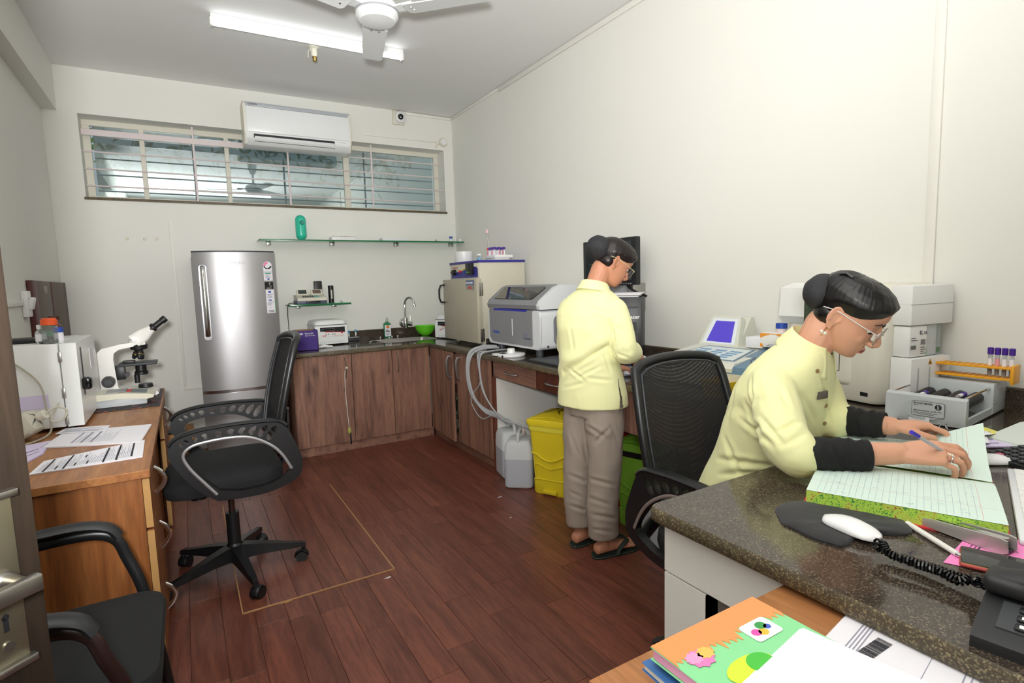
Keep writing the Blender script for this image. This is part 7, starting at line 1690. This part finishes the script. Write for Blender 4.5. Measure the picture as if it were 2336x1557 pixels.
def face_bits(T, par, skin_d, lid, origin, specs, earring):
    def bd(mb, nm, mat, p=par, sm=50): mb.xf(T); return mb.build(nm, mat, p, sm, world=True)
    LIP = M('lip_skin', 'b4645a', .4); HAIRM = MATS['black_hair']
    bd(MB().ell((.0945, 0, -.0485), (.0098, .0185, .0042)), 'upper_lip', LIP); bd(MB().ell((.093, 0, -.0572), (.0098, .0165, .0052)), 'lower_lip', LIP)
    bd(MB().tube([(.096, -.014, -.0528), (.1025, -.005, -.0525), (.1035, 0, -.0522), (.1025, .005, -.0525), (.096, .014, -.0528)], .0009, 6), 'mouth_line', M('mouth_dark', '6a2e2a', .6))
    for s in (-1, 1):
        ey = bd(MB().ell((.0785, s*.031, .010), (.0125, .0135, .0105), 20, 12), 'eye', M('eye_white', 'e8e2dc', .2))
        bd(MB().ell((.0868, s*.0325, .0055), (.0052, .006, .0058), 12, 8), 'iris', M('iris_dark', '1c120e', .1), ey)
        bd(MB().ell((.0793, s*.031, .0145), (.0133, .0148, .0092), 20, 10), 'eyelid', lid, ey)
        lash = [V((.0885-.35*(t-.5)**2*.09-(.012 if t > .8 else 0)*0, s*(.020+.023*t), .0075-.004*math.sin(PI*t))) for t in [k/8 for k in range(9)]]
        lash = [V((p.x+.0045-.012*((abs(p.y)-.028)/.02)**2*1.0, p.y, p.z)) for p in lash]
        bd(MB().tube(lash, .0012, 6), 'eyelashes', HAIRM, ey)
        br = [V((.1035-.002*t-.0135*t*t, s*(.012+.036*t), .031+.006*math.sin(PI*min(1, t*1.1)))) for t in [k/8 for k in range(9)]]
        bd(MB().tube(br, [(.0028*(1-.7*k/8), .0016) for k in range(9)], 8), 'eyebrow', HAIRM)
    if specs:
        sp = bpy.data.objects.new('eyeglasses', None); COL.objects.link(sp); sp.parent = par
        SPM = M('spectacle_frame', 'c8c4bc', .25, .8); LEN = M('spectacle_lens', 'f0f4f8', .03, trans=.96, ior=1.05)
        for s in (-1, 1):
            c = V((.1125, s*.0325, .005)); a_ = V((.12*-s*s, 1, 0)).normalized()
            def rp(r, a): return c+V((-.004*abs(math.cos(a)) if math.cos(a)*s > 0 else 0, r*1.06*math.cos(a), r*math.sin(a)))
            bd(MB().tube([rp(.0235, 2*PI*k/28) for k in range(28)], .0012, 6, closed=True), 'rim', SPM, sp)
            L = MB(); L.loft([[rp(.0235, 2*PI*k/28)+V((dx, 0, 0)) for k in range(28)] for dx in (-.0004, .0004)]); bd(L, 'lens', LEN, sp)
            bd(MB().tube([c+V((-.002, s*.0255, .008)), c+V((-.006, s*.036, .010)), V((.06, s*.0765, .017)), V((.008, s*.0785, .021)), V((-.012, s*.0765, .02)), V((-.04, s*.0745, .013))], [(.0014, .0022)]*6, 8), 'temple_arm', specs, sp)
        bd(MB().tube([(.1125, -.0085, .009), (.1155, 0, .0115), (.1125, .0085, .009)], .0013, 6), 'bridge', SPM, sp)
    for s in (-1, 1):
        if earring == 'stud': bd(MB().ell((-.001, s*.0775, -.034), (.004, .003, .004), 10, 8), 'earring', M('gold', 'd8b060', .2, 1))
        else:
            e_ = bd(MB().tube([V((-.001+.006*math.cos(a)*.3, s*.077, -.037+.008*math.sin(a))) for a in [2*PI*k/12 for k in range(12)]], .0009, 6, closed=True), 'earring', M('gold', 'd8b060', .2, 1))
            for q in (-1, 1): bd(MB().ell((-.001+q*.005, s*.078, -.047), (.005, .002, .0045), 8, 6, mat=Matrix.Rotation(q*.5, 4, 'Y')), 'earring_petal', M('crystal', 'f0ead8', .1, .3), e_)
            bd(MB().ell((-.001, s*.078, -.055), (.002, .0018, .003), 8, 6), 'earring_drop', M('gold', 'd8b060'), e_)
HAIR = M('black_hair', '0c0b0c', .36, noise=.3, nscale=120)
HAIRB = M('dark_brown_hair', '1a1010', .4, noise=.3, nscale=120)
def netmat():
    m, nt, b = nodes('hair_net_fabric'); L = nt.links
    tc = nt.nodes.new('ShaderNodeTexCoord'); v = nt.nodes.new('ShaderNodeTexVoronoi'); v.inputs['Scale'].default_value = 330; v.inputs['Randomness'].default_value = .3
    L.new(tc.outputs['Object'], v.inputs['Vector']); r = ramp(nt, [(.1, lin('08080a')), (.5, lin('2a2a2e'))]); L.new(v.outputs['Distance'], r.inputs[0]); L.new(r.outputs[0], b.inputs['Base Color'])
    b.inputs['Roughness'].default_value = .75; bp = nt.nodes.new('ShaderNodeBump'); bp.inputs['Strength'].default_value = .5; bp.inputs['Distance'].default_value = .001; L.new(v.outputs['Distance'], bp.inputs['Height']); L.new(bp.outputs[0], b.inputs['Normal'])
    return m
NET = netmat()
SHIRT = M('pale_yellow_cotton', 'efeeb4', .85, noise=.015, nscale=6, bump=.12, bscale=900, sheen=.15)
SKIN = M('skin', 'd9a184', .5, noise=.04, nscale=25, sss=.12); SKIN2 = M('skin_deeper', 'c68a6c', .5, noise=.05, nscale=25, sss=.12)
LIDM = M('eyelid_skin', 'c48a72', .5); LIDM2 = M('eyelid_skin_deeper', 'b07a60', .5)
TROU = M('taupe_trouser', 'a3968a', .85, noise=.03, nscale=8, bump=.2, bscale=700)
BLK = M('black_jersey', '111113', .85, noise=.1, bump=.2, bscale=500)
def fold(p, n, k1=.004, s1=9, ax=(1, 1, .35), seed=0):
    q = V((p.x*ax[0], p.y*ax[1], p.z*ax[2]))*s1+V((seed, seed*.7, seed*.3))
    a = mnoise.noise(q); b = mnoise.noise(q*2.1+V((3, 1, 7)))
    return k1*((1-abs(a)*2.2)*.7+b*.5)
def bun(T, c, r, par, tilt=0, seed=0):
    L = MB().ell((0, 0, 0), r, 28, 18)
    v2 = []
    for p in L.v:
        d = V(p).normalized(); k = 1+.07*mnoise.noise(d*2.2+V((seed, 0, 0))); v2.append(V(c)+V(p)*k)
    L.v = [tuple(p) for p in v2]; L.xf(T); return L.build('bun_net', NET, par, 60, world=True)
# ------------------------------------------------------------------ standing person
pS = thing('person', 'person in pale yellow shirt and taupe trousers standing at the worktop with a pipette', 'person', (1.70, 2.12, 0))
oS = (1.70, 2.12, 0)
TS = headframe((1.80, 2.098, 1.436), (.965, -.26), 32)
bS = MB(); head_shape(bS, TS)
nbS = V((1.72, 2.125, 1.31))
limb(bS, [nbS+V((-.01, 0, -.06)), nbS+V((.015, -.005, .03)), TS @ V((-.02, 0, -.045))], [.058, .05, .052])
fS = V((.93, .37, 0)).normalized(); rS = V((fS.y, -fS.x, 0))
cps = [((1.695, 2.12, .80), .13, .09), ((1.69, 2.12, .95), .115, .08), ((1.695, 2.125, 1.12), .125, .085), ((1.705, 2.125, 1.24), .13, .075), ((1.715, 2.125, 1.30), .06, .05)]
bS.loft([ring(c, rS, fS, a, b, 20) for c, a, b in cps])
shR, elR, haR = V((1.76, 1.995, 1.215)), V((1.748, 1.935, 1.02)), V((1.912, 2.05, 1.0))
shL, elL, haL = V((1.66, 2.255, 1.215)), V((1.745, 2.36, 1.0)), V((1.905, 2.2, .905))
limb(bS, [shR+V((-.01, .02, -.03)), (shR+elR)/2, elR, (elR+haR)/2, haR], [.03, .034, .033, .031, .024]); limb(bS, [shL+V((.0, -.02, -.03)), (shL+elL)/2, elL, (elL+haL)/2, haL], [.03, .034, .033, .031, .024])
hpL, hpR = V((1.69, 2.20, .80)), V((1.705, 2.045, .80)); anL, anR = V((1.672, 2.195, .075)), V((1.69, 2.035, .075))
knL, knR = V((1.685, 2.2, .44)), V((1.715, 2.04, .44))
limb(bS, [hpL, (hpL+knL)/2, knL, (knL+anL)/2, anL], [.075, .06, .048, .043, .031]); limb(bS, [hpR, (hpR+knR)/2, knR, (knR+anR)/2, anR], [.075, .06, .048, .043, .031])
def foot(mb, ank, d, s=1):
    d = V(d).normalized(); n = V((-d.y, d.x, 0)); o = V((ank.x, ank.y, 0))
    def P(x, y, z): return o+d*x+n*y+V((0, 0, z))
    mb.loft([ring(P(x, y, z), n, V((0, 0, 1)), w, h, 16, 2.3) for x, y, z, w, h in ((-.05, 0, .045, .014, .014), (-.042, 0, .043, .027, .026), (-.01, 0, .05, .031, .033), (.03, 0, .052, .032, .034), (.08, 0, .042, .036, .024), (.125, .0, .034, .04, .016), (.15, 0, .031, .038, .012))])
    limb(mb, [ank, P(0, 0, .06)], [.033, .034])
    for k, (y, l, r) in enumerate(((.026*s, .2, .0125), (.008*s, .197, .0088), (-.008*s, .188, .0085), (-.021*s, .176, .008), (-.032*s, .162, .0075))):
        mb.tube([P(.13, y*.95, .031), P(l-.022, y, .031), P(l, y, .027)], [r, r, r*.9], 10); mb.ell(P(l, y, .027), (r*.9,)*3, 10, 6)
    return P
PfR = foot(bS, anR, (1, -.1, 0), 1); PfL = foot(bS, anL, (1, .12, 0), -1)
# hands
fr_r = hand(bS, haR, (.75, .3, -.35), (-.25, -.75, .6), -1, [(35, 60, 30), (50, 65, 35), (55, 70, 35), (60, 70, 35)], [(.035, .035, -.012), (.06, .03, -.028), (.082, .018, -.035)])
fr_l = hand(bS, haL, (.9, -.35, -.25), (-.1, .1, 1), 1, [(20, 35, 20), (22, 38, 20), (26, 40, 20), (30, 42, 22)], [(.035, .04, -.01), (.065, .048, -.02), (.09, .044, -.03)])
remesh(bS, 'body', SKIN2, pS, .0042, 3, origin=oS)
face_bits(TS, bpy.data.objects[pS.children[0].name], None, LIDM2, oS, M('pale_temple', 'd8cfa8', .35), 'stud')
hair_cap(TS, .013, .0018, 4).build('hair', HAIRB, pS, 60, world=True)
lowh = MB(); lowh.ell((-.024, 0, .0), (.047, .067, .046), 28, 16); lowh.xf(TS); lowh.build('hair_nape', HAIRB, pS, 60, world=True)
bun(TS, (-.088, .0, .036), (.06, .064, .058), pS, 0, 2)
# trousers
tr = MB()
tr.loft([ring(c, rS if i > 2 else V((.1, -1, 0)).normalized(), fS if i > 2 else V((1, .1, 0)).normalized(), a, b, 28) for i, (c, a, b) in enumerate((((1.705, 2.12, .70), .152, .106), ((1.708, 2.12, .76), .155, .105), ((1.708, 2.12, .82), .15, .1), ((1.695, 2.12, .90), .135, .1)))])
for hp, kn, an, dd in ((hpL, knL, anL, -1), (hpR, knR, anR, 1)):
    tr.loft([ring(c, (0, 1, 0), (1, 0, 0), a, b, 24, 2.2) for c, a, b in ((hp+V((.012, 0, -.02)), .075, .09), (hp+V((0.008, 0, -.14)), .084, .1), ((hp+kn)/2+V((-.0, 0, .0)), .082, .092), (kn+V((-.005, 0, .06)), .075, .083), (kn+V((-.012, 0, -.06)), .07, .08), ((kn+an)/2+V((-.012, 0, 0)), .066, .079), (V((an.x+.0, an.y, .14)), .06, .076), (V((an.x+.004, an.y, .085+(.015 if dd > 0 else .025))), .059, .076))])
tr.ell(V((1.70, 2.12, .80))+rS*.148-fS*.03, (.014, .014, .09))
remesh(tr, 'trousers', TROU, pS, .007, 4, lambda p, n: fold(p, n, .005, 8, (1, 1, .75), 5)*(.6+.4*min(1, max(0, (.75-p.z)/.2)))-(.004*math.exp(-((p.z-.62+.4*(p.x-1.62))/.03)**2) if p.x < 1.7 else 0), oS, creases=[(1332, 965, 1385, 1002, .006, .008), (1355, 1012, 1392, 975, .005, .008), (1298, 1082, 1346, 1102, .006, .008), (1342, 1090, 1402, 1106, .006, .008), (1298, 1150, 1342, 1166, .005, .008), (1350, 1172, 1404, 1182, .006, .008), (1300, 1120, 1330, 1135, .004, .007), (1345, 1135, 1390, 1150, .005, .008), (1350, 1205, 1395, 1212, .004, .007), (1390, 960, 1412, 1010, .004, .008), (1330, 1000, 1342, 1070, .005, .008), (1300, 985, 1320, 1040, .004, .008)])
# shirt
sh = MB()
cps = [((1.70, 2.12, .748), .176, .14), ((1.70, 2.12, .80), .173, .135), ((1.697, 2.12, .88), .160, .122), ((1.69, 2.122, .96), .148, .112), ((1.688, 2.123, 1.04), .150, .112), ((1.69, 2.125, 1.13), .162, .118), ((1.697, 2.125, 1.20), .172, .108), ((1.706, 2.125, 1.25), .158, .09), ((1.713, 2.125, 1.285), .118, .074), ((1.718, 2.125, 1.31), .08, .064), ((1.72, 2.125, 1.33), .062, .056)]
sh.loft([ring(c, rS, fS, a, b, 40, 2.25) for c, a, b in cps])
limb(sh, [shR+V((-.01, .01, -.0)), (shR+elR)/2, elR+V((0, 0, .01)), elR+(haR-elR)*.5, elR+(haR-elR)*.74], [.058, .058, .056, .052, .048]); limb(sh, [shL+V((.005, -.01, 0)), (shL+elL)/2, elL, elL+(haL-elL)*.5, elL+(haL-elL)*.8], [.058, .058, .056, .054, .05])
def fS_(p, n):
    d = fold(p, n, .0042, 7, (1, 1, .8), 1)
    # sweeping fold from the waist towards the right armpit, gathered bulge at the waist
    u = (p-V((1.70, 2.12, 0))).dot(rS); zz = .96+.62*(u+.02)
    d += -.010*math.exp(-((p.z-zz)/.014)**2)*(1 if -.1 < u < .13 and p.z < 1.13 else 0)+.012*math.exp(-((p.z-zz-.035)/.035)**2)*(1 if -.15 < u < .14 else 0)
    d += .006*math.exp(-((p.z-.985)/.03)**2)
    return d
def slitS(p):
    q = p-V((1.70, 2.12, 0)); return p.z < .90 and q.dot(rS) > .02 and abs(q.dot(fS)+.03) < .001+.011*(.90-p.z)/.15
remesh(sh, 'shirt', SHIRT, pS, .0052, 12, fS_, oS, cut=slitS, creases=[(1290, 852, 1402, 778, .006, .006), (1318, 862, 1368, 836, .005, .006), (1345, 700, 1392, 718, .006, .006), (1393, 730, 1402, 775, .006, .006), (1296, 838, 1335, 868, .005, .006), (1395, 792, 1418, 832, .005, .006), (1285, 885, 1335, 872, .004, .007), (1340, 862, 1395, 868, .004, .007), (1375, 800, 1392, 850, .004, .006), (1300, 740, 1310, 800, .003, .008), (1420, 770, 1436, 800, .004, .006), (1410, 805, 1436, 815, .004, .005), (1400, 740, 1425, 760, .004, .006)])
def collar(par, base, upv, fwd, r0, r1, h, drop, gap, mat, z0=0.0):
    U = V(upv).normalized(); Fv = V(fwd); Fv = (Fv-U*Fv.dot(U)).normalized(); Lv = U.cross(Fv)
    prof = [(r0*1.02, -.012), (r0, h*.6), (r0*1.03, h), (r0*1.1, h*.9), (r0+(r1-r0)*.6, h*.2), (r1, -drop)]
    m = MB(); n = 48
    def fn(u, v):
        a = gap+(2*PI-2*gap)*u; k = v*(len(prof)-1); i = min(int(k), len(prof)-2); t = k-i
        r = prof[i][0]*(1-t)+prof[i+1][0]*t; z = prof[i][1]*(1-t)+prof[i+1][1]*t
        e_ = math.exp(-((min(u, 1-u))/.12)**2)
        if v > .55: z -= e_*drop*.9*(v-.55)/.45; r += e_*.012*(v-.55)/.45
        z += -.02*(math.cos(a)+1)*.5
        return V(base)+Fv*(r*math.cos(a))*1.0+Lv*(r*math.sin(a))+U*z
    m.grid(fn, n, 20)
    o = m.build('collar', mat, par, 60, world=True); md = o.modifiers.new('s', 'SOLIDIFY'); md.thickness = .0025; return o
collar(pS, nbS+V((.004, -.003, .012)), (.12, -.03, 1), fS, .06, .088, .034, .012, R_(22), SHIRT)
# side slit showing the trousers
su = rS*.172+fS*.02; c0 = V((1.70, 2.12, 0))+su
# slippers
SLP = M('dark_green_rubber', '16241c', .7); SLS = M('sole_line', '6a7068', .6)
for P_, s in ((PfR, 1), (PfL, -1)):
    sl = bpy.data.objects.new('slipper', None); COL.objects.link(sl); sl.parent = pS
    ol = [(-.065, 0), (-.055, .025), (-.02, .036), (.04, .036), (.1, .045), (.16, .046), (.2, .036), (.222, .012), (.222, -.012), (.2, -.034), (.15, -.045), (.1, -.044), (.04, -.036), (-.02, -.035), (-.055, -.025)]
    for nm, z0, z1, k, m_ in (('sole', 0, .008, 1.02, SLP), ('sole_stripe', .008, .0105, 1.015, SLS), ('footbed', .0105, .019, 1.0, SLP)):
        L = MB(); q = [P_(x*k, y*k, 0) for x, y in ol]; n_ = len(q)
        L.add([p+V((0, 0, z0)) for p in q]+[p+V((0, 0, z1)) for p in q], [tuple(range(n_))[::-1], tuple(range(n_, 2*n_))]+[(i, (i+1) % n_, n_+(i+1) % n_, n_+i) for i in range(n_)]); L.build(nm, m_, sl, 30, world=True)
    for sd in (-1, 1):
        q = smooth_path([P_(.155, .017*s, .034), P_(.14, .015*s+sd*.012, .056), P_(.11, sd*.032, .064), P_(.075, sd*.044, .05), P_(.05, sd*.045, .016)], 5)
        MB().tube(q, [(.004, .011)]*len(q), 10, up=(0, 0, 1)).build('strap', SLP, sl, 50, world=True)
# pipette in the right hand
ppt = thing('pipette', 'white and teal pipette held in the standing person\'s right hand', 'pipette', tuple(haR+V((.06, .02, 0))))
a_ = W(1446, 806, x=1.955); b_ = W(1492, 829, x=2.07); d_ = (b_-a_).normalized()
MB().tube([a_-d_*.05, a_, a_+d_*.07], [.012, .013, .014], 14).build('grip', M('pipette_white', 'd8dcdc', .35), ppt, world=True)
MB().tube([a_+d_*.07, a_+d_*.085, a_+d_*.11, a_+d_*.19], [.014, .015, .009, .005], 14).build('shaft', M('teal_grey', '5f9094', .4), ppt, world=True)
# ------------------------------------------------------------------ seated person
pT = thing('person', 'person with glasses in pale yellow shirt and black sleeves sitting writing in the ledger', 'person', (1.6, 1.16, 0))
oT = (1.6, 1.16, 0)
TT = headframe((1.597, .874, 1.238), (.33, -.945), 32, 2)
bT = MB(); head_shape(bT, TT)
nbT = V((1.567, .933, 1.142))
limb(bT, [nbT+V((0, .03, -.05)), nbT+V((.005, -.01, .03)), TT @ V((-.018, 0, -.045))], [.058, .051, .053])
axT = V((.98, .2, 0)).normalized(); fcT = V((.2, -.98, 0)).normalized()
bT.loft([ring(c, axT, fcT, a, b, 20) for c, a, b in (((1.6, 1.16, .56), .15, .11), ((1.59, 1.11, .74), .12, .09), ((1.57, 1.04, .93), .13, .09), ((1.55, .99, 1.06), .12, .07), ((1.54, .965, 1.11), .06, .05))])
sR, eR, uR, wR = V((1.415, .965, 1.05)), V((1.262, .80, .915)), V((1.385, .68, .922)), V((1.435, .637, .928))
sL, eL, wL = V((1.685, 1.005, 1.05)), V((1.66, .93, .92)), V((1.69, .772, .925))
limb(bT, [sR+V((.02, 0, -.03)), (sR+eR)/2, eR, (eR+wR)/2, wR], [.03, .034, .032, .031, .0255]); limb(bT, [sL+V((-.02, 0, -.03)), (sL+eL)/2, eL, (eL+wL)/2, wL], [.03, .034, .032, .031, .0255])
for sx in (-1, 1):
    h0 = V((1.6+sx*.09, 1.14, .54)); k0 = V((1.6+sx*.11, .98, .565)); f0 = V((1.6+sx*.1, 1.0, .09)); limb(bT, [h0, (h0+k0)/2, k0, (k0+f0)/2, f0], [.075, .068, .05, .045, .034])
    foot(bT, f0, (.0, -1, 0), sx)
frR = hand(bT, wR, (.62, -.78, .06), (-.45, -.2, .87), 1, [(14, 34, 20), (20, 40, 24), (26, 44, 26), (32, 44, 26)], [(.035, .034, -.014), (.062, .036, -.03), (.09, .022, -.036)], .96, 3)
frL = hand(bT, wL, (.72, -.67, .0), (.15, .1, .95), -1, [(22, 42, 25), (24, 48, 28), (28, 52, 30), (30, 52, 30)], [(.035, .036, -.012), (.064, .046, -.022), (.092, .04, -.03)], .94, 4)
remesh(bT, 'body', SKIN, pT, .003, 2, origin=oT)
bodyT = pT.children[0]
face_bits(TT, bodyT, None, LIDM, oT, M('white_temple', 'e0e0e2', .3), 'drop')
hair_cap(TT, .013, .0016, 1).build('hair', HAIR, pT, 60, world=True)
L = MB().ell((-.024, 0, .0), (.047, .067, .046), 28, 16); L.xf(TT); L.build('hair_nape', HAIR, pT, 60, world=True)
bun(TT, (-.076, -.012, .034), (.047, .06, .052), pT, 0, 5)
for k in range(2):
    L = MB(); c = V((-.045+.0*k, -.045-.012*k, .108-.03*k)); L.tube([TT @ (c+V((-.015, 0, -.004))), TT @ (c+V((.0, -.004, .006))), TT @ (c+V((.02, -.012, .004)))], [(.0025, .006)]*3, 8); L.build('hair_clip', M('clip_grey', '3c3a3e', .35), pT, 50, world=True)
for k in range(9):
    a0 = V((.03+.004*k, -.072, .018)); q = [TT @ a0, TT @ (a0+V((.004, -.004, -.025))), TT @ (a0+V((-.004+.002*k, -.002, -.05)))]
MB().ell(TT @ V((.108, -.0172, -.024)), (.0015,)*3, 8, 6).build('nose_stud', M('crystal', 'f0ead8'), bodyT, 40, world=True)
st_ = MB()
cps = [((1.6, 1.17, .50), .21, .16), ((1.6, 1.165, .58), .205, .155), ((1.595, 1.14, .67), .19, .14), ((1.588, 1.10, .78), .178, .132), ((1.575, 1.05, .90), .178, .132), ((1.56, 1.015, 1.0), .178, .122), ((1.555, .988, 1.065), .17, .104), ((1.555, .97, 1.105), .138, .088), ((1.557, .955, 1.135), .095, .072), ((1.56, .945, 1.155), .064, .058)]
def axis(i):
    t = i/9; a = V((1, .05+.2*t, 0)).normalized(); up = V((-.05, -.22, 1)).normalized(); f = up.cross(a).normalized(); return a, f
st_.loft([ring(c, *axis(i), a, b, 40, 2.25) for i, (c, a, b) in enumerate(cps)])
slv = eR+(uR-eR)*.14
limb(st_, [V((1.47, .975, 1.05)), sR+V((.01, .0, -.002)), (sR+eR)/2, eR+(sR-eR)*.16, eR+(uR-eR)*.10], [.06, .062, .06, .06, .054]); limb(st_, [V((1.63, .995, 1.05)), sL+V((-.01, 0, -.002)), (sL+eL)/2, eL, eL+(wL-eL)*.15], [.06, .062, .06, .058, .052])
def fT_(p, n):
    d = fold(p, n, .0042, 7, (1.3, 1, .7), 8)
    # creases radiating at the inner elbow
    d += -.008*math.exp(-((p-V((1.40, .97, .93))).dot(V((.75, -.2, .6)).normalized())/.012)**2)*math.exp(-((p-V((1.40, .97, .93))).length/.13)**2)
    return d
remesh(st_, 'shirt', SHIRT, pT, .0048, 14, fT_, oT, creases=[(1700, 915, 1740, 995, .006, .007), (1690, 955, 1765, 1015, .006, .007), (1655, 1000, 1690, 1085, .006, .008), (1735, 950, 1785, 1012, .005, .006), (1770, 988, 1822, 962, .006, .006), (1785, 1018, 1835, 990, .005, .006), (1715, 860, 1718, 950, .006, .007), (1640, 1045, 1765, 1062, .006, .008), (1640, 1082, 1730, 1075, .005, .007), (1868, 850, 1896, 965, .004, .004), (1770, 870, 1800, 930, .004, .007), (1745, 840, 1770, 900, .004, .008), (1830, 900, 1860, 960, .004, .007), (1680, 880, 1660, 960, .004, .009)])
collar(pT, nbT+V((-.006, .008, .01)), (.05, -.38, 1), V((.25, -.95, 0)), .056, .088, .036, .022, R_(28), SHIRT)
MB().ell(nbT+V((.006, -.018, -.012)), (.036, .03, .026)).build('undershirt', BLK, pT, 50, world=True)
# undersleeves with ruching
def undersleeve(a, b, r0, r1, seed, n=60):
    q = [V(a)+(V(b)-V(a))*(i/n) for i in range(n+1)]; L = MB(); rings = []
    t = (V(b)-V(a)).normalized(); A = V((0, 0, 1)); A = (A-t*A.dot(t)).normalized(); B = t.cross(A)
    for i, p in enumerate(q):
        r = r0+(r1-r0)*i/n; rr = []
        for j in range(24):
            th = 2*PI*j/24; k = 1+.11*(1-abs(mnoise.noise(V((i*.09+math.cos(th)*.9, math.sin(th)*.9+seed+i*.05, i*.03)))*2.8))*min(1, (n-i)/8, i/10)
            rr.append(p+A*(math.cos(th)*r*k)+B*(math.sin(th)*r*k))
        rings.append(rr)
    L.loft(rings); return L.build('undersleeve', BLK, pT, 60, world=True)
undersleeve(eR+(uR-eR)*.05, uR, .043, .037, 2); undersleeve(eL+(wL-eL)*.05, wL-(wL-eL)*.1, .042, .036, 6)
L = MB(); f_ = (uR-eR).normalized(); p0_ = slv
# trousers of the seated person
ts = MB()
for sx in (-1, 1):
    h0 = V((1.6+sx*.09, 1.14, .545)); k0 = V((1.6+sx*.11, .98, .565)); f0 = V((1.6+sx*.1, 1.0, .12)); limb(ts, [h0, (h0+k0)/2, k0, (k0+f0)/2, f0], [.1, .088, .072, .07, .065])
remesh(ts, 'trousers', TROU, pT, .009, 4, None, oT)
# badge, buttons
def shirt_front(z, u, off=.004):
    """point on the shirt front near height z, u to the wearer's left"""
    for i in range(len(cps)-1):
        if cps[i][0][2] <= z <= cps[i+1][0][2]:
            t = (z-cps[i][0][2])/(cps[i+1][0][2]-cps[i][0][2]); c = V(cps[i][0])*(1-t)+V(cps[i+1][0])*t; b = cps[i][2]*(1-t)+cps[i+1][2]*t; a_, f_ = axis(i+t)
            w = cps[i][1]*(1-t)+cps[i+1][1]*t
            k = (1-min(.95, abs(u/w))**2.25)**(1/2.25)
            return c+f_*(b*k+off)+a_*u, f_, a_
shT = [c for c in pT.children if c.name.startswith('shirt')][0]
def on_shirt(px, py):
    d = (_f+CR*((px-1168)/FPX)-CU*((py-778.5)/FPX)).normalized(); ok, p, n, i_ = shT.ray_cast(CAMP-V(oT), d)
    return (p+V(oT), n) if ok else (None, None)
for px, py in ((1864, 846), (1880, 965), (1884, 925)):
    p, n = on_shirt(px, py)
    if p is not None: MB().cyl(p-n*.001, p+n*.003, .006, n=12).build('button', M('tan_button', '9a7a50', .4), pT, 40, world=True)
for px in (1874, 1866, 1858):
    p, n = on_shirt(px, 900)
    if p is not None:
        fb = frame(p+n*.002, V((0, 0, 1)).cross(n), V((0, 0, 1))); MB().rbox(-.022, .022, -.011, .011, -.002, .004, .0015, mat=fb).build('name_badge', M('badge_brown', '5c544c', .35), pT, 30, world=True); break
# pen
pn1 = frR @ V((.135, .02, -.045)); pn0 = W(2079, 985, z=1.0)
pe = thing('writing_pen', 'clear ballpoint pen with blue cap end in the seated person\'s hand', 'pen', tuple(pn1))
d_ = (pn0-pn1)
MB().tube([pn1, pn1+d_*.08, pn1+d_*.1], [.0008, .0025, .004], 10).build('tip', BLUE, pe, world=True); MB().cyl(pn1+d_*.1, pn1+d_*.86, .0042, n=12).build('barrel', M('clear_barrel', 'd8dce4', .15, trans=.4, ior=1.2), pe, world=True); MB().cyl(pn1+d_*.86, pn0, .0048, n=12).build('cap', M('violet_blue', '3a28c0', .35), pe, world=True)
# ring on the ring finger
rc = frR @ V((.098, -.0125, -.004)); rdx = (frR.to_3x3() @ V((1, 0, -.8))).normalized(); L = MB()
A = V((0, 0, 1)); A = (A-rdx*A.dot(rdx)).normalized(); B = rdx.cross(A)
ro = L.tube([rc+A*(.0098*math.cos(2*PI*k/18))+B*(.0098*math.sin(2*PI*k/18)) for k in range(18)], .0014, 6, closed=True).build('ring', CHROME, bodyT, 50, world=True)
for k in range(5): MB().ell(rc+A*.0112+B*(.004*(k-2))*.8+rdx*(.003*((k % 2)*2-1)), (.0028, .0028, .0028), 8, 6).build('ring_stone', M('crystal', 'f0ead8'), bodyT, 30, world=True)
